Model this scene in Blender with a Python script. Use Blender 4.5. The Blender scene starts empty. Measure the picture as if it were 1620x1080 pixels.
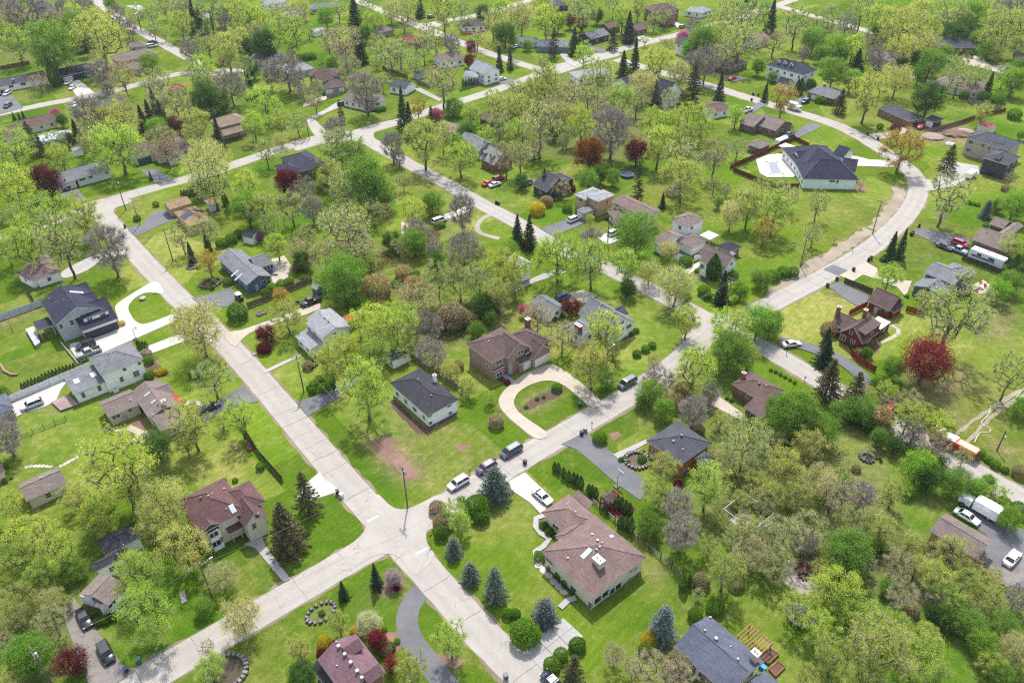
import bpy, bmesh, math, random
import numpy as np
from mathutils import Vector, Matrix
from mathutils.bvhtree import BVHTree

random.seed(7)
SC = bpy.context.scene
COL = SC.collection

# ---------------------------------------------------------------- camera
CAM_H = 118.0
PITCH = math.radians(36.04)
ROLL = math.radians(0.8766)
FPX = 1272.4            # focal length in photograph pixels (1620 wide)
IW, IH = 1620.0, 1080.0
_f = Vector((0, math.cos(PITCH), -math.sin(PITCH)))
_r0 = Vector((1, 0, 0)); _d0 = _f.cross(_r0)
_r = _r0 * math.cos(ROLL) + _d0 * math.sin(ROLL)
_d = _d0 * math.cos(ROLL) - _r0 * math.sin(ROLL)
CAM = Vector((0, 0, CAM_H))
cam_data = bpy.data.cameras.new('camera')
cam = bpy.data.objects.new('camera', cam_data); COL.objects.link(cam)
cam_data.sensor_fit = 'HORIZONTAL'; cam_data.sensor_width = 36.0
cam_data.lens = 36.0 * FPX / IW
cam_data.clip_start = 1.0; cam_data.clip_end = 5000.0
cam.matrix_world = Matrix(((_r.x, -_d.x, -_f.x, 0), (_r.y, -_d.y, -_f.y, 0), (_r.z, -_d.z, -_f.z, CAM_H), (0, 0, 0, 1)))
SC.camera = cam

# ---------------------------------------------------------------- sky, sun, exposure
SUN_ELEV = math.radians(58.0)
SUN_AZ = math.radians(2.0)        # from straight ahead (+Y), towards +X
world = bpy.data.worlds.new('World'); SC.world = world; world.use_nodes = True
wn = world.node_tree.nodes; wl = world.node_tree.links
wn.clear()
sky = wn.new('ShaderNodeTexSky'); sky.sky_type = 'NISHITA'; sky.sun_disc = False
sky.sun_elevation = SUN_ELEV; sky.sun_rotation = SUN_AZ
sky.air_density = 1.0; sky.dust_density = 2.0; sky.ozone_density = 1.0
bg = wn.new('ShaderNodeBackground'); bg.inputs['Strength'].default_value = 0.15
wo = wn.new('ShaderNodeOutputWorld')
hs = wn.new('ShaderNodeHueSaturation'); hs.inputs['Saturation'].default_value = 0.65   # sky desaturated so its fill on shaded walls is less blue
wl.new(sky.outputs[0], hs.inputs['Color']); wl.new(hs.outputs[0], bg.inputs[0]); wl.new(bg.outputs[0], wo.inputs[0])
sun_data = bpy.data.lights.new('sun', 'SUN'); sun_data.energy = 2.6
sun_data.angle = math.radians(1.0); sun_data.color = (1.0, 0.955, 0.88)
sun = bpy.data.objects.new('sun', sun_data); COL.objects.link(sun)
sdir = Vector((-math.sin(SUN_AZ) * math.cos(SUN_ELEV), -math.cos(SUN_AZ) * math.cos(SUN_ELEV), -math.sin(SUN_ELEV)))
sun.rotation_euler = sdir.to_track_quat('-Z', 'Y').to_euler()
sun.location = (0, 0, 300)
SC.view_settings.view_transform = 'Standard'; SC.view_settings.look = 'None'
SC.view_settings.exposure = 1.27; SC.view_settings.gamma = 1.0
SC.view_settings.use_curve_mapping = False
SC.render.engine = 'CYCLES'
SC.cycles.max_bounces = 6; SC.cycles.diffuse_bounces = 3; SC.cycles.glossy_bounces = 2
SC.cycles.transmission_bounces = 4; SC.cycles.transparent_max_bounces = 6
SC.cycles.volume_bounces = 0; SC.cycles.sample_clamp_indirect = 1.3; SC.cycles.sample_clamp_direct = 1.3; SC.cycles.volume_max_steps = 64
SC.cycles.use_denoising = False
SC.cycles.pixel_filter_type = 'BLACKMAN_HARRIS'; SC.cycles.filter_width = 1.2
SC.cycles.caustics_reflective = False; SC.cycles.caustics_refractive = False
# ---------------------------------------------------------------- pixel helpers (photo pixel -> place on the ground)
TILES = {}
for _i, _c in enumerate('abcd'):
    for _j in range(4):
        TILES[_c + str(_j)] = (405 * _i, 270 * _j, 4.0)
for _k in range(9):
    TILES['t%d' % (_k + 1)] = (540 * (_k % 3), 360 * (_k // 3), 3.0)
TILES['px'] = (0, 0, 1.0)
TILES['z1'] = (540, 680, 4.5); TILES['z2'] = (780, 740, 4.1533)
TILES['z3'] = (0, 420, 4.5); TILES['z4'] = (240, 420, 4.5)
TILES.update(q1=(150,590,7.469), q2=(290,740,6.4), q3=(480,990,8.4), q4=(720,490,7.469), q5=(40,440,6.72), q6=(880,460,8.957), r1=(1040,330,7.469), r2=(1140,210,5.6), r3=(1300,440,6.894), r4=(1420,340,6.4), r5=(460,470,8.4), r6=(1480,190,8.143), r7=(330,380,8.96))
def tp(t, x, y):
    a = TILES[t]; return (a[0] + x / a[2], a[1] + y / a[2])
def ray(px):
    v = _r * (px[0] - IW / 2) + _d * (px[1] - IH / 2) + _f * FPX
    return v.normalized()
def gp(px, z=0.0):
    v = ray(px); t = (z - CAM_H) / v.z
    return CAM + v * t
def proj(p):
    q = Vector(p) - CAM; w = q.dot(_f)
    return (IW / 2 + FPX * q.dot(_r) / w, IH / 2 + FPX * q.dot(_d) / w, w)
def srgb(h):
    h = h.lstrip('#'); c = [int(h[i:i + 2], 16) / 255 for i in (0, 2, 4)]
    return tuple((x / 12.92 if x <= .04045 else ((x + .055) / 1.055) ** 2.4) for x in c)

# ---------------------------------------------------------------- objects
def mesh_from(name, verts, faces, mats=(), fmat=None, smooth=False):
    me = bpy.data.meshes.new(name); me.from_pydata([tuple(v) for v in verts], [], faces)
    for m in mats: me.materials.append(m)
    if fmat is not None: me.polygons.foreach_set('material_index', fmat)
    if smooth: me.polygons.foreach_set('use_smooth', [True] * len(me.polygons))
    me.update(); return me
def obj(name, me, parent=None, color=None):
    o = bpy.data.objects.new(name, me); COL.objects.link(o)
    if parent is not None: o.parent = parent
    if color is not None: o.color = (*color, 1.0)
    return o
def tag(o, label=None, cat=None, group=None, kind=None):
    if label: o['label'] = label
    if cat: o['category'] = cat
    if group: o['group'] = group
    if kind: o['kind'] = kind
    return o
def empty(name, loc=(0, 0, 0), rz=0.0, scale=None):
    o = bpy.data.objects.new(name, None); COL.objects.link(o)
    o.empty_display_size = 0.5; o.location = loc; o.rotation_euler = (0, 0, rz)
    if scale: o.scale = scale
    return o
class MB:
    """collects shapes into one mesh"""
    def __init__(s): s.v = []; s.f = []; s.m = []
    def add(s, vs, fs, mi=0):
        b = len(s.v); s.v += [tuple(v) for v in vs]; s.f += [tuple(i + b for i in f) for f in fs]; s.m += [mi] * len(fs)
    def box(s, c, size, mi=0, rz=0.0, taper=1.0):
        x, y, z = [k / 2 for k in size]; cs, sn = math.cos(rz), math.sin(rz); vs = []
        for dz, k in ((-z, 1.0), (z, taper)):
            for dx, dy in ((-x, -y), (x, -y), (x, y), (-x, y)):
                dx *= k; dy *= k
                vs.append((c[0] + dx * cs - dy * sn, c[1] + dx * sn + dy * cs, c[2] + dz))
        s.add(vs, [(0, 3, 2, 1), (4, 5, 6, 7), (0, 1, 5, 4), (1, 2, 6, 5), (2, 3, 7, 6), (3, 0, 4, 7)], mi)
    def tube(s, a, b, r0, r1=None, n=6, mi=0, cap=True):
        a = Vector(a); b = Vector(b); r1 = r0 if r1 is None else r1
        w = (b - a).normalized(); u = w.orthogonal().normalized(); v = w.cross(u); vs = []
        for p, r in ((a, r0), (b, r1)):
            for k in range(n):
                t = 2 * math.pi * k / n; vs.append(p + (u * math.cos(t) + v * math.sin(t)) * r)
        fs = [(k, (k + 1) % n, n + (k + 1) % n, n + k) for k in range(n)]
        if cap: fs += [tuple(range(n))[::-1], tuple(range(n, 2 * n))]
        s.add(vs, fs, mi)
    def prism(s, poly, z0, z1, mi=0):
        n = len(poly); vs = [(p[0], p[1], z0) for p in poly] + [(p[0], p[1], z1) for p in poly]
        s.add(vs, [tuple(range(n))[::-1], tuple(range(n, 2 * n))] + [(k, (k + 1) % n, n + (k + 1) % n, n + k) for k in range(n)], mi)
    def build(s, name, mats, parent=None, color=None, smooth=False):
        if not isinstance(mats, (list, tuple)): mats = [mats]
        return obj(name, mesh_from(name, s.v, s.f, mats, s.m, smooth), parent, color)
    def mesh(s, name, mats, smooth=False):
        if not isinstance(mats, (list, tuple)): mats = [mats]
        return mesh_from(name, s.v, s.f, mats, s.m, smooth)

# ---------------------------------------------------------------- materials
class NT:
    def __init__(s, name):
        s.mat = bpy.data.materials.new(name); s.mat.use_nodes = True
        s.t = s.mat.node_tree; s.t.nodes.clear(); s.out = s.n('ShaderNodeOutputMaterial')
    def n(s, typ, **kw):
        nd = s.t.nodes.new(typ)
        for k, v in kw.items(): setattr(nd, k, v)
        return nd
    def l(s, a, b): s.t.links.new(a, b)
    def val(s, nd, **kw):
        for k, v in kw.items(): nd.inputs[k].default_value = v
        return nd
    def pos(s): return s.n('ShaderNodeNewGeometry').outputs['Position']
    def noise(s, vec, scale, detail=3.0, rough=0.55, dist=0.0):
        nd = s.n('ShaderNodeTexNoise'); s.val(nd, Scale=scale, Detail=detail, Roughness=rough, Distortion=dist)
        s.l(vec, nd.inputs['Vector']); return nd.outputs['Fac']
    def ramp(s, fac, stops, interp='LINEAR'):
        nd = s.n('ShaderNodeValToRGB'); cr = nd.color_ramp; cr.interpolation = interp
        while len(cr.elements) < len(stops): cr.elements.new(0.5)
        for e, (p, c) in zip(cr.elements, stops):
            e.position = p; e.color = (c, c, c, 1) if isinstance(c, (int, float)) else (*c, 1)
        s.l(fac, nd.inputs['Fac']); return nd.outputs['Color']
    def mix(s, fac, a, b, mode='MIX'):
        nd = s.n('ShaderNodeMix', data_type='RGBA', blend_type=mode)
        for sock, v in ((nd.inputs[0], fac), (nd.inputs[6], a), (nd.inputs[7], b)):
            if isinstance(v, (int, float)): sock.default_value = v
            elif isinstance(v, tuple): sock.default_value = (*v[:3], 1)
            else: s.l(v, sock)
        return nd.outputs[2]
    def math(s, op, a, b=None, clamp=False):
        nd = s.n('ShaderNodeMath', operation=op, use_clamp=clamp)
        for i, v in enumerate((a, b)):
            if v is None: continue
            if isinstance(v, (int, float)): nd.inputs[i].default_value = v
            else: s.l(v, nd.inputs[i])
        return nd.outputs[0]
    def bsdf(s, color, rough=0.8, spec=0.3, metal=0.0, bump=None, bstr=0.3, bdist=0.05, coat=0.0):
        b = s.n('ShaderNodeBsdfPrincipled')
        if isinstance(color, tuple): b.inputs['Base Color'].default_value = (*color[:3], 1)
        else: s.l(color, b.inputs['Base Color'])
        if isinstance(rough, (int, float)): b.inputs['Roughness'].default_value = rough
        else: s.l(rough, b.inputs['Roughness'])
        b.inputs['Specular IOR Level'].default_value = spec; b.inputs['Metallic'].default_value = metal
        b.inputs['Coat Weight'].default_value = coat
        if bump is not None:
            bn = s.n('ShaderNodeBump'); bn.inputs['Strength'].default_value = bstr; bn.inputs['Distance'].default_value = bdist
            s.l(bump, bn.inputs['Height']); s.l(bn.outputs[0], b.inputs['Normal'])
        s.l(b.outputs[0], s.out.inputs['Surface']); return b
    def ocol(s): return s.n('ShaderNodeObjectInfo').outputs['Color']
    def orand(s): return s.n('ShaderNodeObjectInfo').outputs['Random']
def simple(name, col, rough=0.7, spec=0.3, metal=0.0, var=0.12, scale=3.0, coat=0.0):
    m = NT(name); p = m.pos(); f = m.noise(p, scale, 4.0)
    c = m.mix(1.0, col, m.ramp(f, [(0.25, 1 - var * 1.6), (0.75, 1 + var)]), 'MULTIPLY')
    m.bsdf(c, rough, spec, metal, coat=coat); return m.mat
def tinted(name, rough=0.7, spec=0.3, var=0.12, scale=3.0, metal=0.0, fine=0.0, coat=0.0, streak=0.0):
    """colour comes from the object's own colour"""
    m = NT(name); p = m.pos(); f = m.noise(p, scale, 4.0)
    c = m.mix(1.0, m.ocol(), m.ramp(f, [(0.25, 1 - var * 1.6), (0.75, 1 + var)]), 'MULTIPLY')
    if fine:
        c = m.mix(1.0, c, m.ramp(m.noise(p, scale * 9, 2.0), [(0.3, 1 - fine * 1.5), (0.7, 1 + fine)]), 'MULTIPLY')
    if streak:
        mp = m.n('ShaderNodeMapping'); mp.inputs['Scale'].default_value = (0.35, 0.35, 3.0); m.l(p, mp.inputs['Vector'])
        c = m.mix(1.0, c, m.ramp(m.noise(mp.outputs[0], 2.2, 3.0), [(0.3, 1 - streak * 1.5), (0.7, 1 + streak)]), 'MULTIPLY')
    m.bsdf(c, rough, spec, metal, coat=coat); return m.mat
M = {}
M['roof'] = tinted('roof_shingle', 0.9, 0.15, 0.13, 0.45, fine=0.16, streak=0.13)
M['wall'] = tinted('house_siding', 0.7, 0.2, 0.06, 0.5, fine=0.03, streak=0.05)
def brick_mat():
    m = NT('house_brick'); p = m.pos()
    br = m.n('ShaderNodeTexBrick'); m.val(br, Scale=4.0, **{'Mortar Size': 0.03, 'Row Height': 0.3, 'Brick Width': 0.8})
    br.inputs['Color1'].default_value = (1.15, 1.1, 1.05, 1); br.inputs['Color2'].default_value = (0.72, 0.7, 0.7, 1); br.inputs['Mortar'].default_value = (1.3, 1.3, 1.3, 1)
    mp = m.n('ShaderNodeMapping'); mp.inputs['Rotation'].default_value = (math.pi / 2, 0, 0.6); m.l(p, mp.inputs['Vector']); m.l(mp.outputs[0], br.inputs['Vector'])
    c = m.mix(1.0, m.ocol(), br.outputs['Color'], 'MULTIPLY')
    c = m.mix(1.0, c, m.ramp(m.noise(p, 0.8, 4.0), [(0.25, 0.8), (0.75, 1.15)]), 'MULTIPLY')
    m.bsdf(c, 0.85, 0.15); return m.mat
M['brick'] = brick_mat()
M['trim'] = simple('white_trim', (0.50, 0.49, 0.465), 0.5, 0.3, var=0.05)
M['tint'] = tinted('painted', 0.55, 0.3, 0.06, 1.5)
M['wood'] = tinted('wood_board', 0.8, 0.2, 0.18, 1.2, fine=0.15)
M['metal'] = tinted('painted_metal', 0.35, 0.5, 0.04, 1.0)
def glass_mat():
    m = NT('window_glass'); p = m.pos()
    c = m.ramp(m.noise(p, 0.9, 2.0), [(0.3, (0.008, 0.010, 0.013)), (0.7, (0.045, 0.05, 0.055))])
    m.bsdf(c, 0.08, 0.5); return m.mat
M['glass'] = glass_mat()
M['skylight'] = simple('skylight_glass', (0.35, 0.42, 0.5), 0.1, 0.6, var=0.05)
M['solar'] = simple('solar_panel', (0.012, 0.015, 0.03), 0.2, 0.6, var=0.1)
M['bark'] = simple('tree_bark', (0.115, 0.095, 0.078), 0.95, 0.1, var=0.3, scale=2.0)
M['barktan'] = simple('tree_bark_pale', (0.25, 0.205, 0.17), 0.95, 0.1, var=0.25, scale=2.0)
M['rubber'] = simple('rubber', (0.012, 0.012, 0.013), 0.8, 0.2)
M['chrome'] = simple('wheel_rim', (0.35, 0.35, 0.36), 0.35, 0.5, metal=0.6)
M['carpaint'] = tinted('car_paint', 0.28, 0.5, 0.03, 1.0, coat=0.6)
M['carglass'] = simple('car_glass', (0.012, 0.014, 0.017), 0.06, 0.6, var=0.0)
M['lamp'] = simple('headlamp', (0.6, 0.6, 0.58), 0.15, 0.6)
M['tail'] = simple('tail_lamp', (0.35, 0.01, 0.01), 0.2, 0.6)
def leaf_mat(name, trans=0.45):
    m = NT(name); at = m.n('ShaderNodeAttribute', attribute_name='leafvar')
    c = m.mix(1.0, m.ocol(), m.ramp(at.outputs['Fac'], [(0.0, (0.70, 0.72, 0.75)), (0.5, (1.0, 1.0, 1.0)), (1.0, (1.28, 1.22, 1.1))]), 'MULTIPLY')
    d = m.n('ShaderNodeBsdfDiffuse'); m.l(c, d.inputs['Color'])
    t = m.n('ShaderNodeBsdfTranslucent')
    m.l(m.mix(1.0, c, (1.12, 1.2, 0.6), 'MULTIPLY'), t.inputs['Color'])
    mx = m.n('ShaderNodeMixShader'); mx.inputs[0].default_value = trans
    m.l(d.outputs[0], mx.inputs[1]); m.l(t.outputs[0], mx.inputs[2]); m.l(mx.outputs[0], m.out.inputs['Surface'])
    return m.mat
M['leaf'] = leaf_mat('leaf', 0.56)
M['needle'] = leaf_mat('needle', 0.15)
M['twig'] = simple('twig', (0.36, 0.325, 0.225), 0.95, 0.1, var=0.2, scale=0.5)
M['twiggrey'] = simple('twig_grey', (0.33, 0.285, 0.245), 0.95, 0.1, var=0.2, scale=0.5)
# ---------------------------------------------------------------- ground
def polyw(t, pts, z=0.0): return [gp(tp(t, x, y), z) for x, y in pts]
def in_poly(P, poly):
    x, y = P[:, 0], P[:, 1]; ins = np.zeros(len(P), bool); n = len(poly); j = n - 1
    for i in range(n):
        xi, yi = poly[i][0], poly[i][1]; xj, yj = poly[j][0], poly[j][1]
        c = ((yi > y) != (yj > y)) & (x < (xj - xi) * (y - yi) / (yj - yi + 1e-12) + xi)
        ins ^= c; j = i
    return ins
PAINT = [  # channel (0 dry, 1 bare soil, 2 leaf litter), strength, tile, polygon
 (2, .9, 'px', [(1130,640),(1210,650),(1330,650),(1400,690),(1420,830),(1540,870),(1620,960),(1620,1080),(1560,1080),(1500,1010),(1460,970),(1340,940),(1290,900),(1240,930),(1180,900),(1120,830),(1090,760)]),
 (2, .8, 'px', [(640,500),(690,480),(810,470),(810,520),(740,530),(690,560),(640,560)]),
 (2, .7, 'px', [(540,400),(640,380),(700,330),(760,330),(640,420),(560,440)]),
 (2, .7, 'px', [(0,880),(60,830),(110,850),(140,960),(110,1080),(0,1080)]),
 (2, .7, 'px', [(860,110),(980,130),(1040,170),(1060,250),(960,260),(850,250),(780,200),(800,130)]),
 (2, .6, 'px', [(120,160),(330,150),(390,170),(360,220),(240,210),(130,190)]),
 (2, .7, 'px', [(1010,600),(1080,570),(1150,600),(1140,680),(1060,650)]),
 (2, .6, 'px', [(0,20),(150,10),(240,100),(130,110),(0,100)]),
 (2, .6, 'px', [(1240,70),(1450,60),(1620,90),(1620,60),(1240,40)]),
 (1, .75, 'd0', [(960,810),(1100,790),(1300,800),(1250,850),(1240,920),(1100,900),(980,890)]),
 (1, .8, 'b2', [(715,630),(820,605),(885,620),(900,680),(960,740),(1050,830),(980,880),(930,870),(850,780),(770,710)]),
 (1, .7, 'd1', [(0,800),(230,600),(480,470),(620,365),(660,390),(540,470),(420,560),(330,620),(60,770)]),
 (1, .65, 'd1', [(640,340),(760,240),(800,100),(850,95),(880,190),(820,290),(700,390)]),
 (1, .55, 'd2', [(800,190),(880,170),(960,240),(1120,240),(1280,260),(1100,420),(960,330)]),
 (1, .5, 'd2', [(1150,150),(1290,180),(1300,250),(1180,240)]),
 (1, .45, 'd1', [(1480,820),(1560,860),(1560,1080),(1300,1080),(1290,1000)]),
 (1, .5, 'd2', [(930,1010),(1200,1000),(1180,1080),(930,1080)]),
 (1, .6, 'd2', [(1360,600),(1560,680),(1600,800),(1480,760)]),
 (1, .5, 'd2', [(1110,430),(1200,440),(1230,560),(1130,500)]),
 (1, .6, 'a2', [(300,400),(370,380),(385,440),(320,470)]), (1, .6, 'a2', [(400,460),(550,430),(540,460),(420,490)]),
 (1, .7, 'a2', [(820,500),(890,480),(940,545),(880,570)]),
 (1, .7, 'z3', [(0,345),(310,285),(300,310),(0,420)]),
 (1, .55, 'a0', [(130,620),(210,610),(200,640),(140,650)]),
 (1, .6, 'b3', [(780,470),(840,450),(880,500),(770,530)]), (1, .5, 'b3', [(860,520),(1000,460),(940,540),(900,600)]),
 (1, .75, 'b3', [(1130,900),(1200,890),(1320,930),(1250,980),(1180,950)]), (1, .5, 'b3', [(580,590),(660,570),(760,610),(640,650)]),
 (1, .6, 'c2', [(620,590),(670,575),(690,600),(650,628),(615,615)]), (1, .35, 'c2', [(740,530),(800,505),(810,530),(750,555)]),
 (1, .8, 'c2', [(40,430),(110,370),(230,310),(320,290),(350,300),(250,370),(120,430),(50,445)]),
 (1, .5, 'b2', [(1250,670),(1330,650),(1345,680),(1270,700)]), (1, .5, 'b2', [(1420,590),(1465,590),(1460,615),(1420,610)]),
 (1, .8, 'b2', [(855,380),(1050,575),(1285,445),(1285,455),(1060,590),(1010,575),(850,430)]),
 (1, .5, 'c3', [(820,330),(960,330),(950,420),(860,400)]), (1, .4, 'c3', [(1040,560),(1120,560),(1110,620),(1040,640)]),
 (1, .5, 'd1', [(340,740),(440,760),(470,810),(430,850),(380,800)]),
 (1, .7, 'd1', [(1050,280),(1110,268),(1145,285),(1110,305)]),
 (0, .85, 'z1', [(1290,270),(1520,110),(1560,140),(1330,330),(1520,470),(1490,500),(1290,310)]),
 (0, .6, 'z1', [(1000,660),(1150,600),(1330,640),(1300,760),(1100,830),(950,800)]),
 (0, .7, 'd1', [(60,900),(330,760),(560,860),(420,960),(280,1080),(60,1080)]),
 (0, .8, 'd2', [(1150,0),(1620,0),(1620,300),(1400,420),(1200,500),(1180,300)]),
 (0, .6, 'd1', [(0,420),(300,450),(240,560),(0,560)]), (0, .5, 'd1', [(780,940),(1000,900),(1280,1000),(1200,1080),(900,1080)]),
 (0, .8, 'a3', [(100,60),(300,0),(450,0),(600,110),(560,180),(320,150)]), (0, .7, 'a3', [(640,750),(900,600),(1250,640),(840,990)]),
 (0, .7, 'b2', [(60,200),(250,110),(330,210),(330,330),(280,360)]), (0, .55, 'b2', [(0,400),(60,460),(390,800),(240,880),(0,560)]),
 (0, .75, 'b1', [(1190,260),(1620,280),(1620,470),(1250,420)]), (0, .6, 'b1', [(780,540),(1100,480),(1100,620),(880,720),(780,640)]),
 (0, .6, 'd0', [(0,0),(480,0),(420,100),(150,40),(0,100)]), (0, .6, 'b0', [(860,560),(1180,680),(900,740),(700,830),(400,780),(560,660)]),
 (0, .7, 'b3', [(0,560),(700,270),(700,330),(520,480),(0,760)]), (0, .4, 'c3', [(480,640),(840,330),(1040,400),(900,640),(560,760)]),
 (0, .55, 'a1', [(720,250),(1000,130),(1250,100),(1000,230),(760,330)]), (0, .6, 'a1', [(870,430),(1100,330),(1270,470),(1100,600)]),
 (0, .5, 'a2', [(1050,820),(1500,620),(1620,760),(1200,980)]), (0, .5, 'c2', [(60,800),(300,660),(420,700),(240,900)]),
]
def make_ground():
    x0, x1, y0, y1, st = -460.0, 460.0, 10.0, 660.0, 1.8
    nx = int((x1 - x0) / st) + 1; ny = int((y1 - y0) / st) + 1
    gx, gy = np.meshgrid(np.linspace(x0, x1, nx), np.linspace(y0, y1, ny))
    P = np.stack([gx.ravel(), gy.ravel()], 1)
    rng = np.random.default_rng(3); J = P + rng.normal(0, 0.8, P.shape)
    A = np.zeros((len(P), 4)); A[:, 3] = 1
    for ch, s, t, poly in PAINT:
        w = [(p.x, p.y) for p in polyw(t, poly)]
        ins = in_poly(J, w); A[ins, ch] = np.maximum(A[ins, ch], s)
    for _ in range(2):
        G = A.reshape(ny, nx, 4).copy(); K = G.copy()
        K[1:-1, 1:-1] = (G[1:-1, 1:-1] * 2 + G[:-2, 1:-1] + G[2:, 1:-1] + G[1:-1, :-2] + G[1:-1, 2:]) / 6
        A = K.reshape(-1, 4)
    idx = np.arange(nx * ny).reshape(ny, nx)
    Q = np.stack([idx[:-1, :-1], idx[:-1, 1:], idx[1:, 1:], idx[1:, :-1]], -1).reshape(-1, 4)
    V = np.concatenate([np.c_[P, np.zeros(len(P))], [[-3000, -2500, 0], [3000, -2500, 0], [3000, 4000, 0], [-3000, 4000, 0]]])
    b = nx * ny; c = [idx[0, 0], idx[0, -1], idx[-1, -1], idx[-1, 0]]
    Q = np.concatenate([Q, [[b, b + 1, c[1], c[0]], [b + 1, b + 2, c[2], c[1]], [b + 2, b + 3, c[3], c[2]], [b + 3, b, c[0], c[3]]]])
    me = bpy.data.meshes.new('ground'); me.from_pydata(V.tolist(), [], Q.tolist())
    at = me.attributes.new('paint', 'FLOAT_COLOR', 'POINT')
    at.data.foreach_set('color', np.concatenate([A, np.tile([0, 0, 0, 1.0], (4, 1))]).ravel())
    m = NT('lawn'); p = m.pos(); pa = m.n('ShaderNodeAttribute', attribute_name='paint')
    sep = m.n('ShaderNodeSeparateColor'); m.l(pa.outputs['Color'], sep.inputs[0])
    big = m.noise(p, 0.018, 3.0); mid = m.noise(p, 0.09, 4.0, 0.6); small = m.noise(p, 0.55, 4.0, 0.65); fine = m.noise(p, 3.2, 2.0, 0.7)
    lush = m.mix(m.ramp(big, [(0.36, 0.0), (0.64, 1.0)]), (0.050, 0.106, 0.008), (0.104, 0.162, 0.014))
    dry = m.mix(m.ramp(small, [(0.3, 0.0), (0.7, 1.0)]), (0.150, 0.178, 0.026), (0.220, 0.202, 0.070))
    df = m.math('ADD', m.math('MULTIPLY', sep.outputs[0], 0.55), m.math('MULTIPLY', m.ramp(mid, [(0.44, 0.0), (0.72, 1.0)]), 0.6), True)
    df = m.math('ADD', df, m.math('MULTIPLY', m.ramp(small, [(0.52, 0.0), (0.8, 1.0)]), 0.22), True)
    lr = m.n('ShaderNodeMapping'); lr.inputs['Rotation'].default_value = (0, 0, math.radians(-39.3)); m.l(p, lr.inputs['Vector'])
    lot = m.n('ShaderNodeTexVoronoi', distance='CHEBYCHEV'); m.val(lot, Scale=0.034, Randomness=0.75); m.l(lr.outputs[0], lot.inputs['Vector'])
    ls = m.n('ShaderNodeSeparateColor'); m.l(lot.outputs['Color'], ls.inputs[0])      # every lot has its own lawn
    df = m.math('ADD', df, m.math('MULTIPLY', m.math('SUBTRACT', ls.outputs[0], 0.45), 0.7), True)
    c = m.mix(df, lush, dry)
    c = m.mix(1.0, c, m.ramp(ls.outputs[1], [(0.0, 0.82), (1.0, 1.15)]), 'MULTIPLY')
    mow = m.n('ShaderNodeTexWave'); m.val(mow, Scale=0.24, Distortion=1.5, Detail=1.0); mw = m.n('ShaderNodeMapping'); mw.inputs['Rotation'].default_value = (0, 0, math.radians(39)); m.l(p, mw.inputs['Vector']); m.l(mw.outputs[0], mow.inputs['Vector'])
    c = m.mix(m.ramp(ls.outputs[2], [(0.45, 0.15), (0.6, 1.0)]), c, m.mix(1.0, c, m.ramp(mow.outputs['Fac'], [(0.2, 0.955), (0.8, 1.035)]), 'MULTIPLY'))
    lit = m.mix(m.ramp(small, [(0.3, 0.0), (0.7, 1.0)]), (0.085, 0.112, 0.026), (0.160, 0.140, 0.070))
    c = m.mix(m.math('MULTIPLY', sep.outputs[2], m.ramp(mid, [(0.3, 0.45), (0.6, 1.0)])), c, lit)
    soil = m.mix(m.ramp(m.noise(p, 0.9, 5.0, 0.7), [(0.3, 0.0), (0.7, 1.0)]), (0.135, 0.082, 0.055), (0.285, 0.195, 0.145))
    sf = m.math('ADD', sep.outputs[1], m.math('MULTIPLY', m.math('SUBTRACT', small, 0.5), m.math('MULTIPLY', sep.outputs[1], 2.4)), True)
    c = m.mix(sf, c, soil)
    c = m.mix(1.0, c, m.ramp(fine, [(0.25, 0.66), (0.75, 1.26)]), 'MULTIPLY')
    c = m.mix(1.0, c, m.ramp(small, [(0.25, 0.80), (0.75, 1.16)]), 'MULTIPLY')
    m.bsdf(c, 1.0, 0.0, bump=fine, bstr=0.6, bdist=0.12)
    me.materials.append(m.mat)
    tag(obj('ground', me), 'green lawns and grass verges of the whole neighbourhood', kind='structure')
make_ground()

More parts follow.
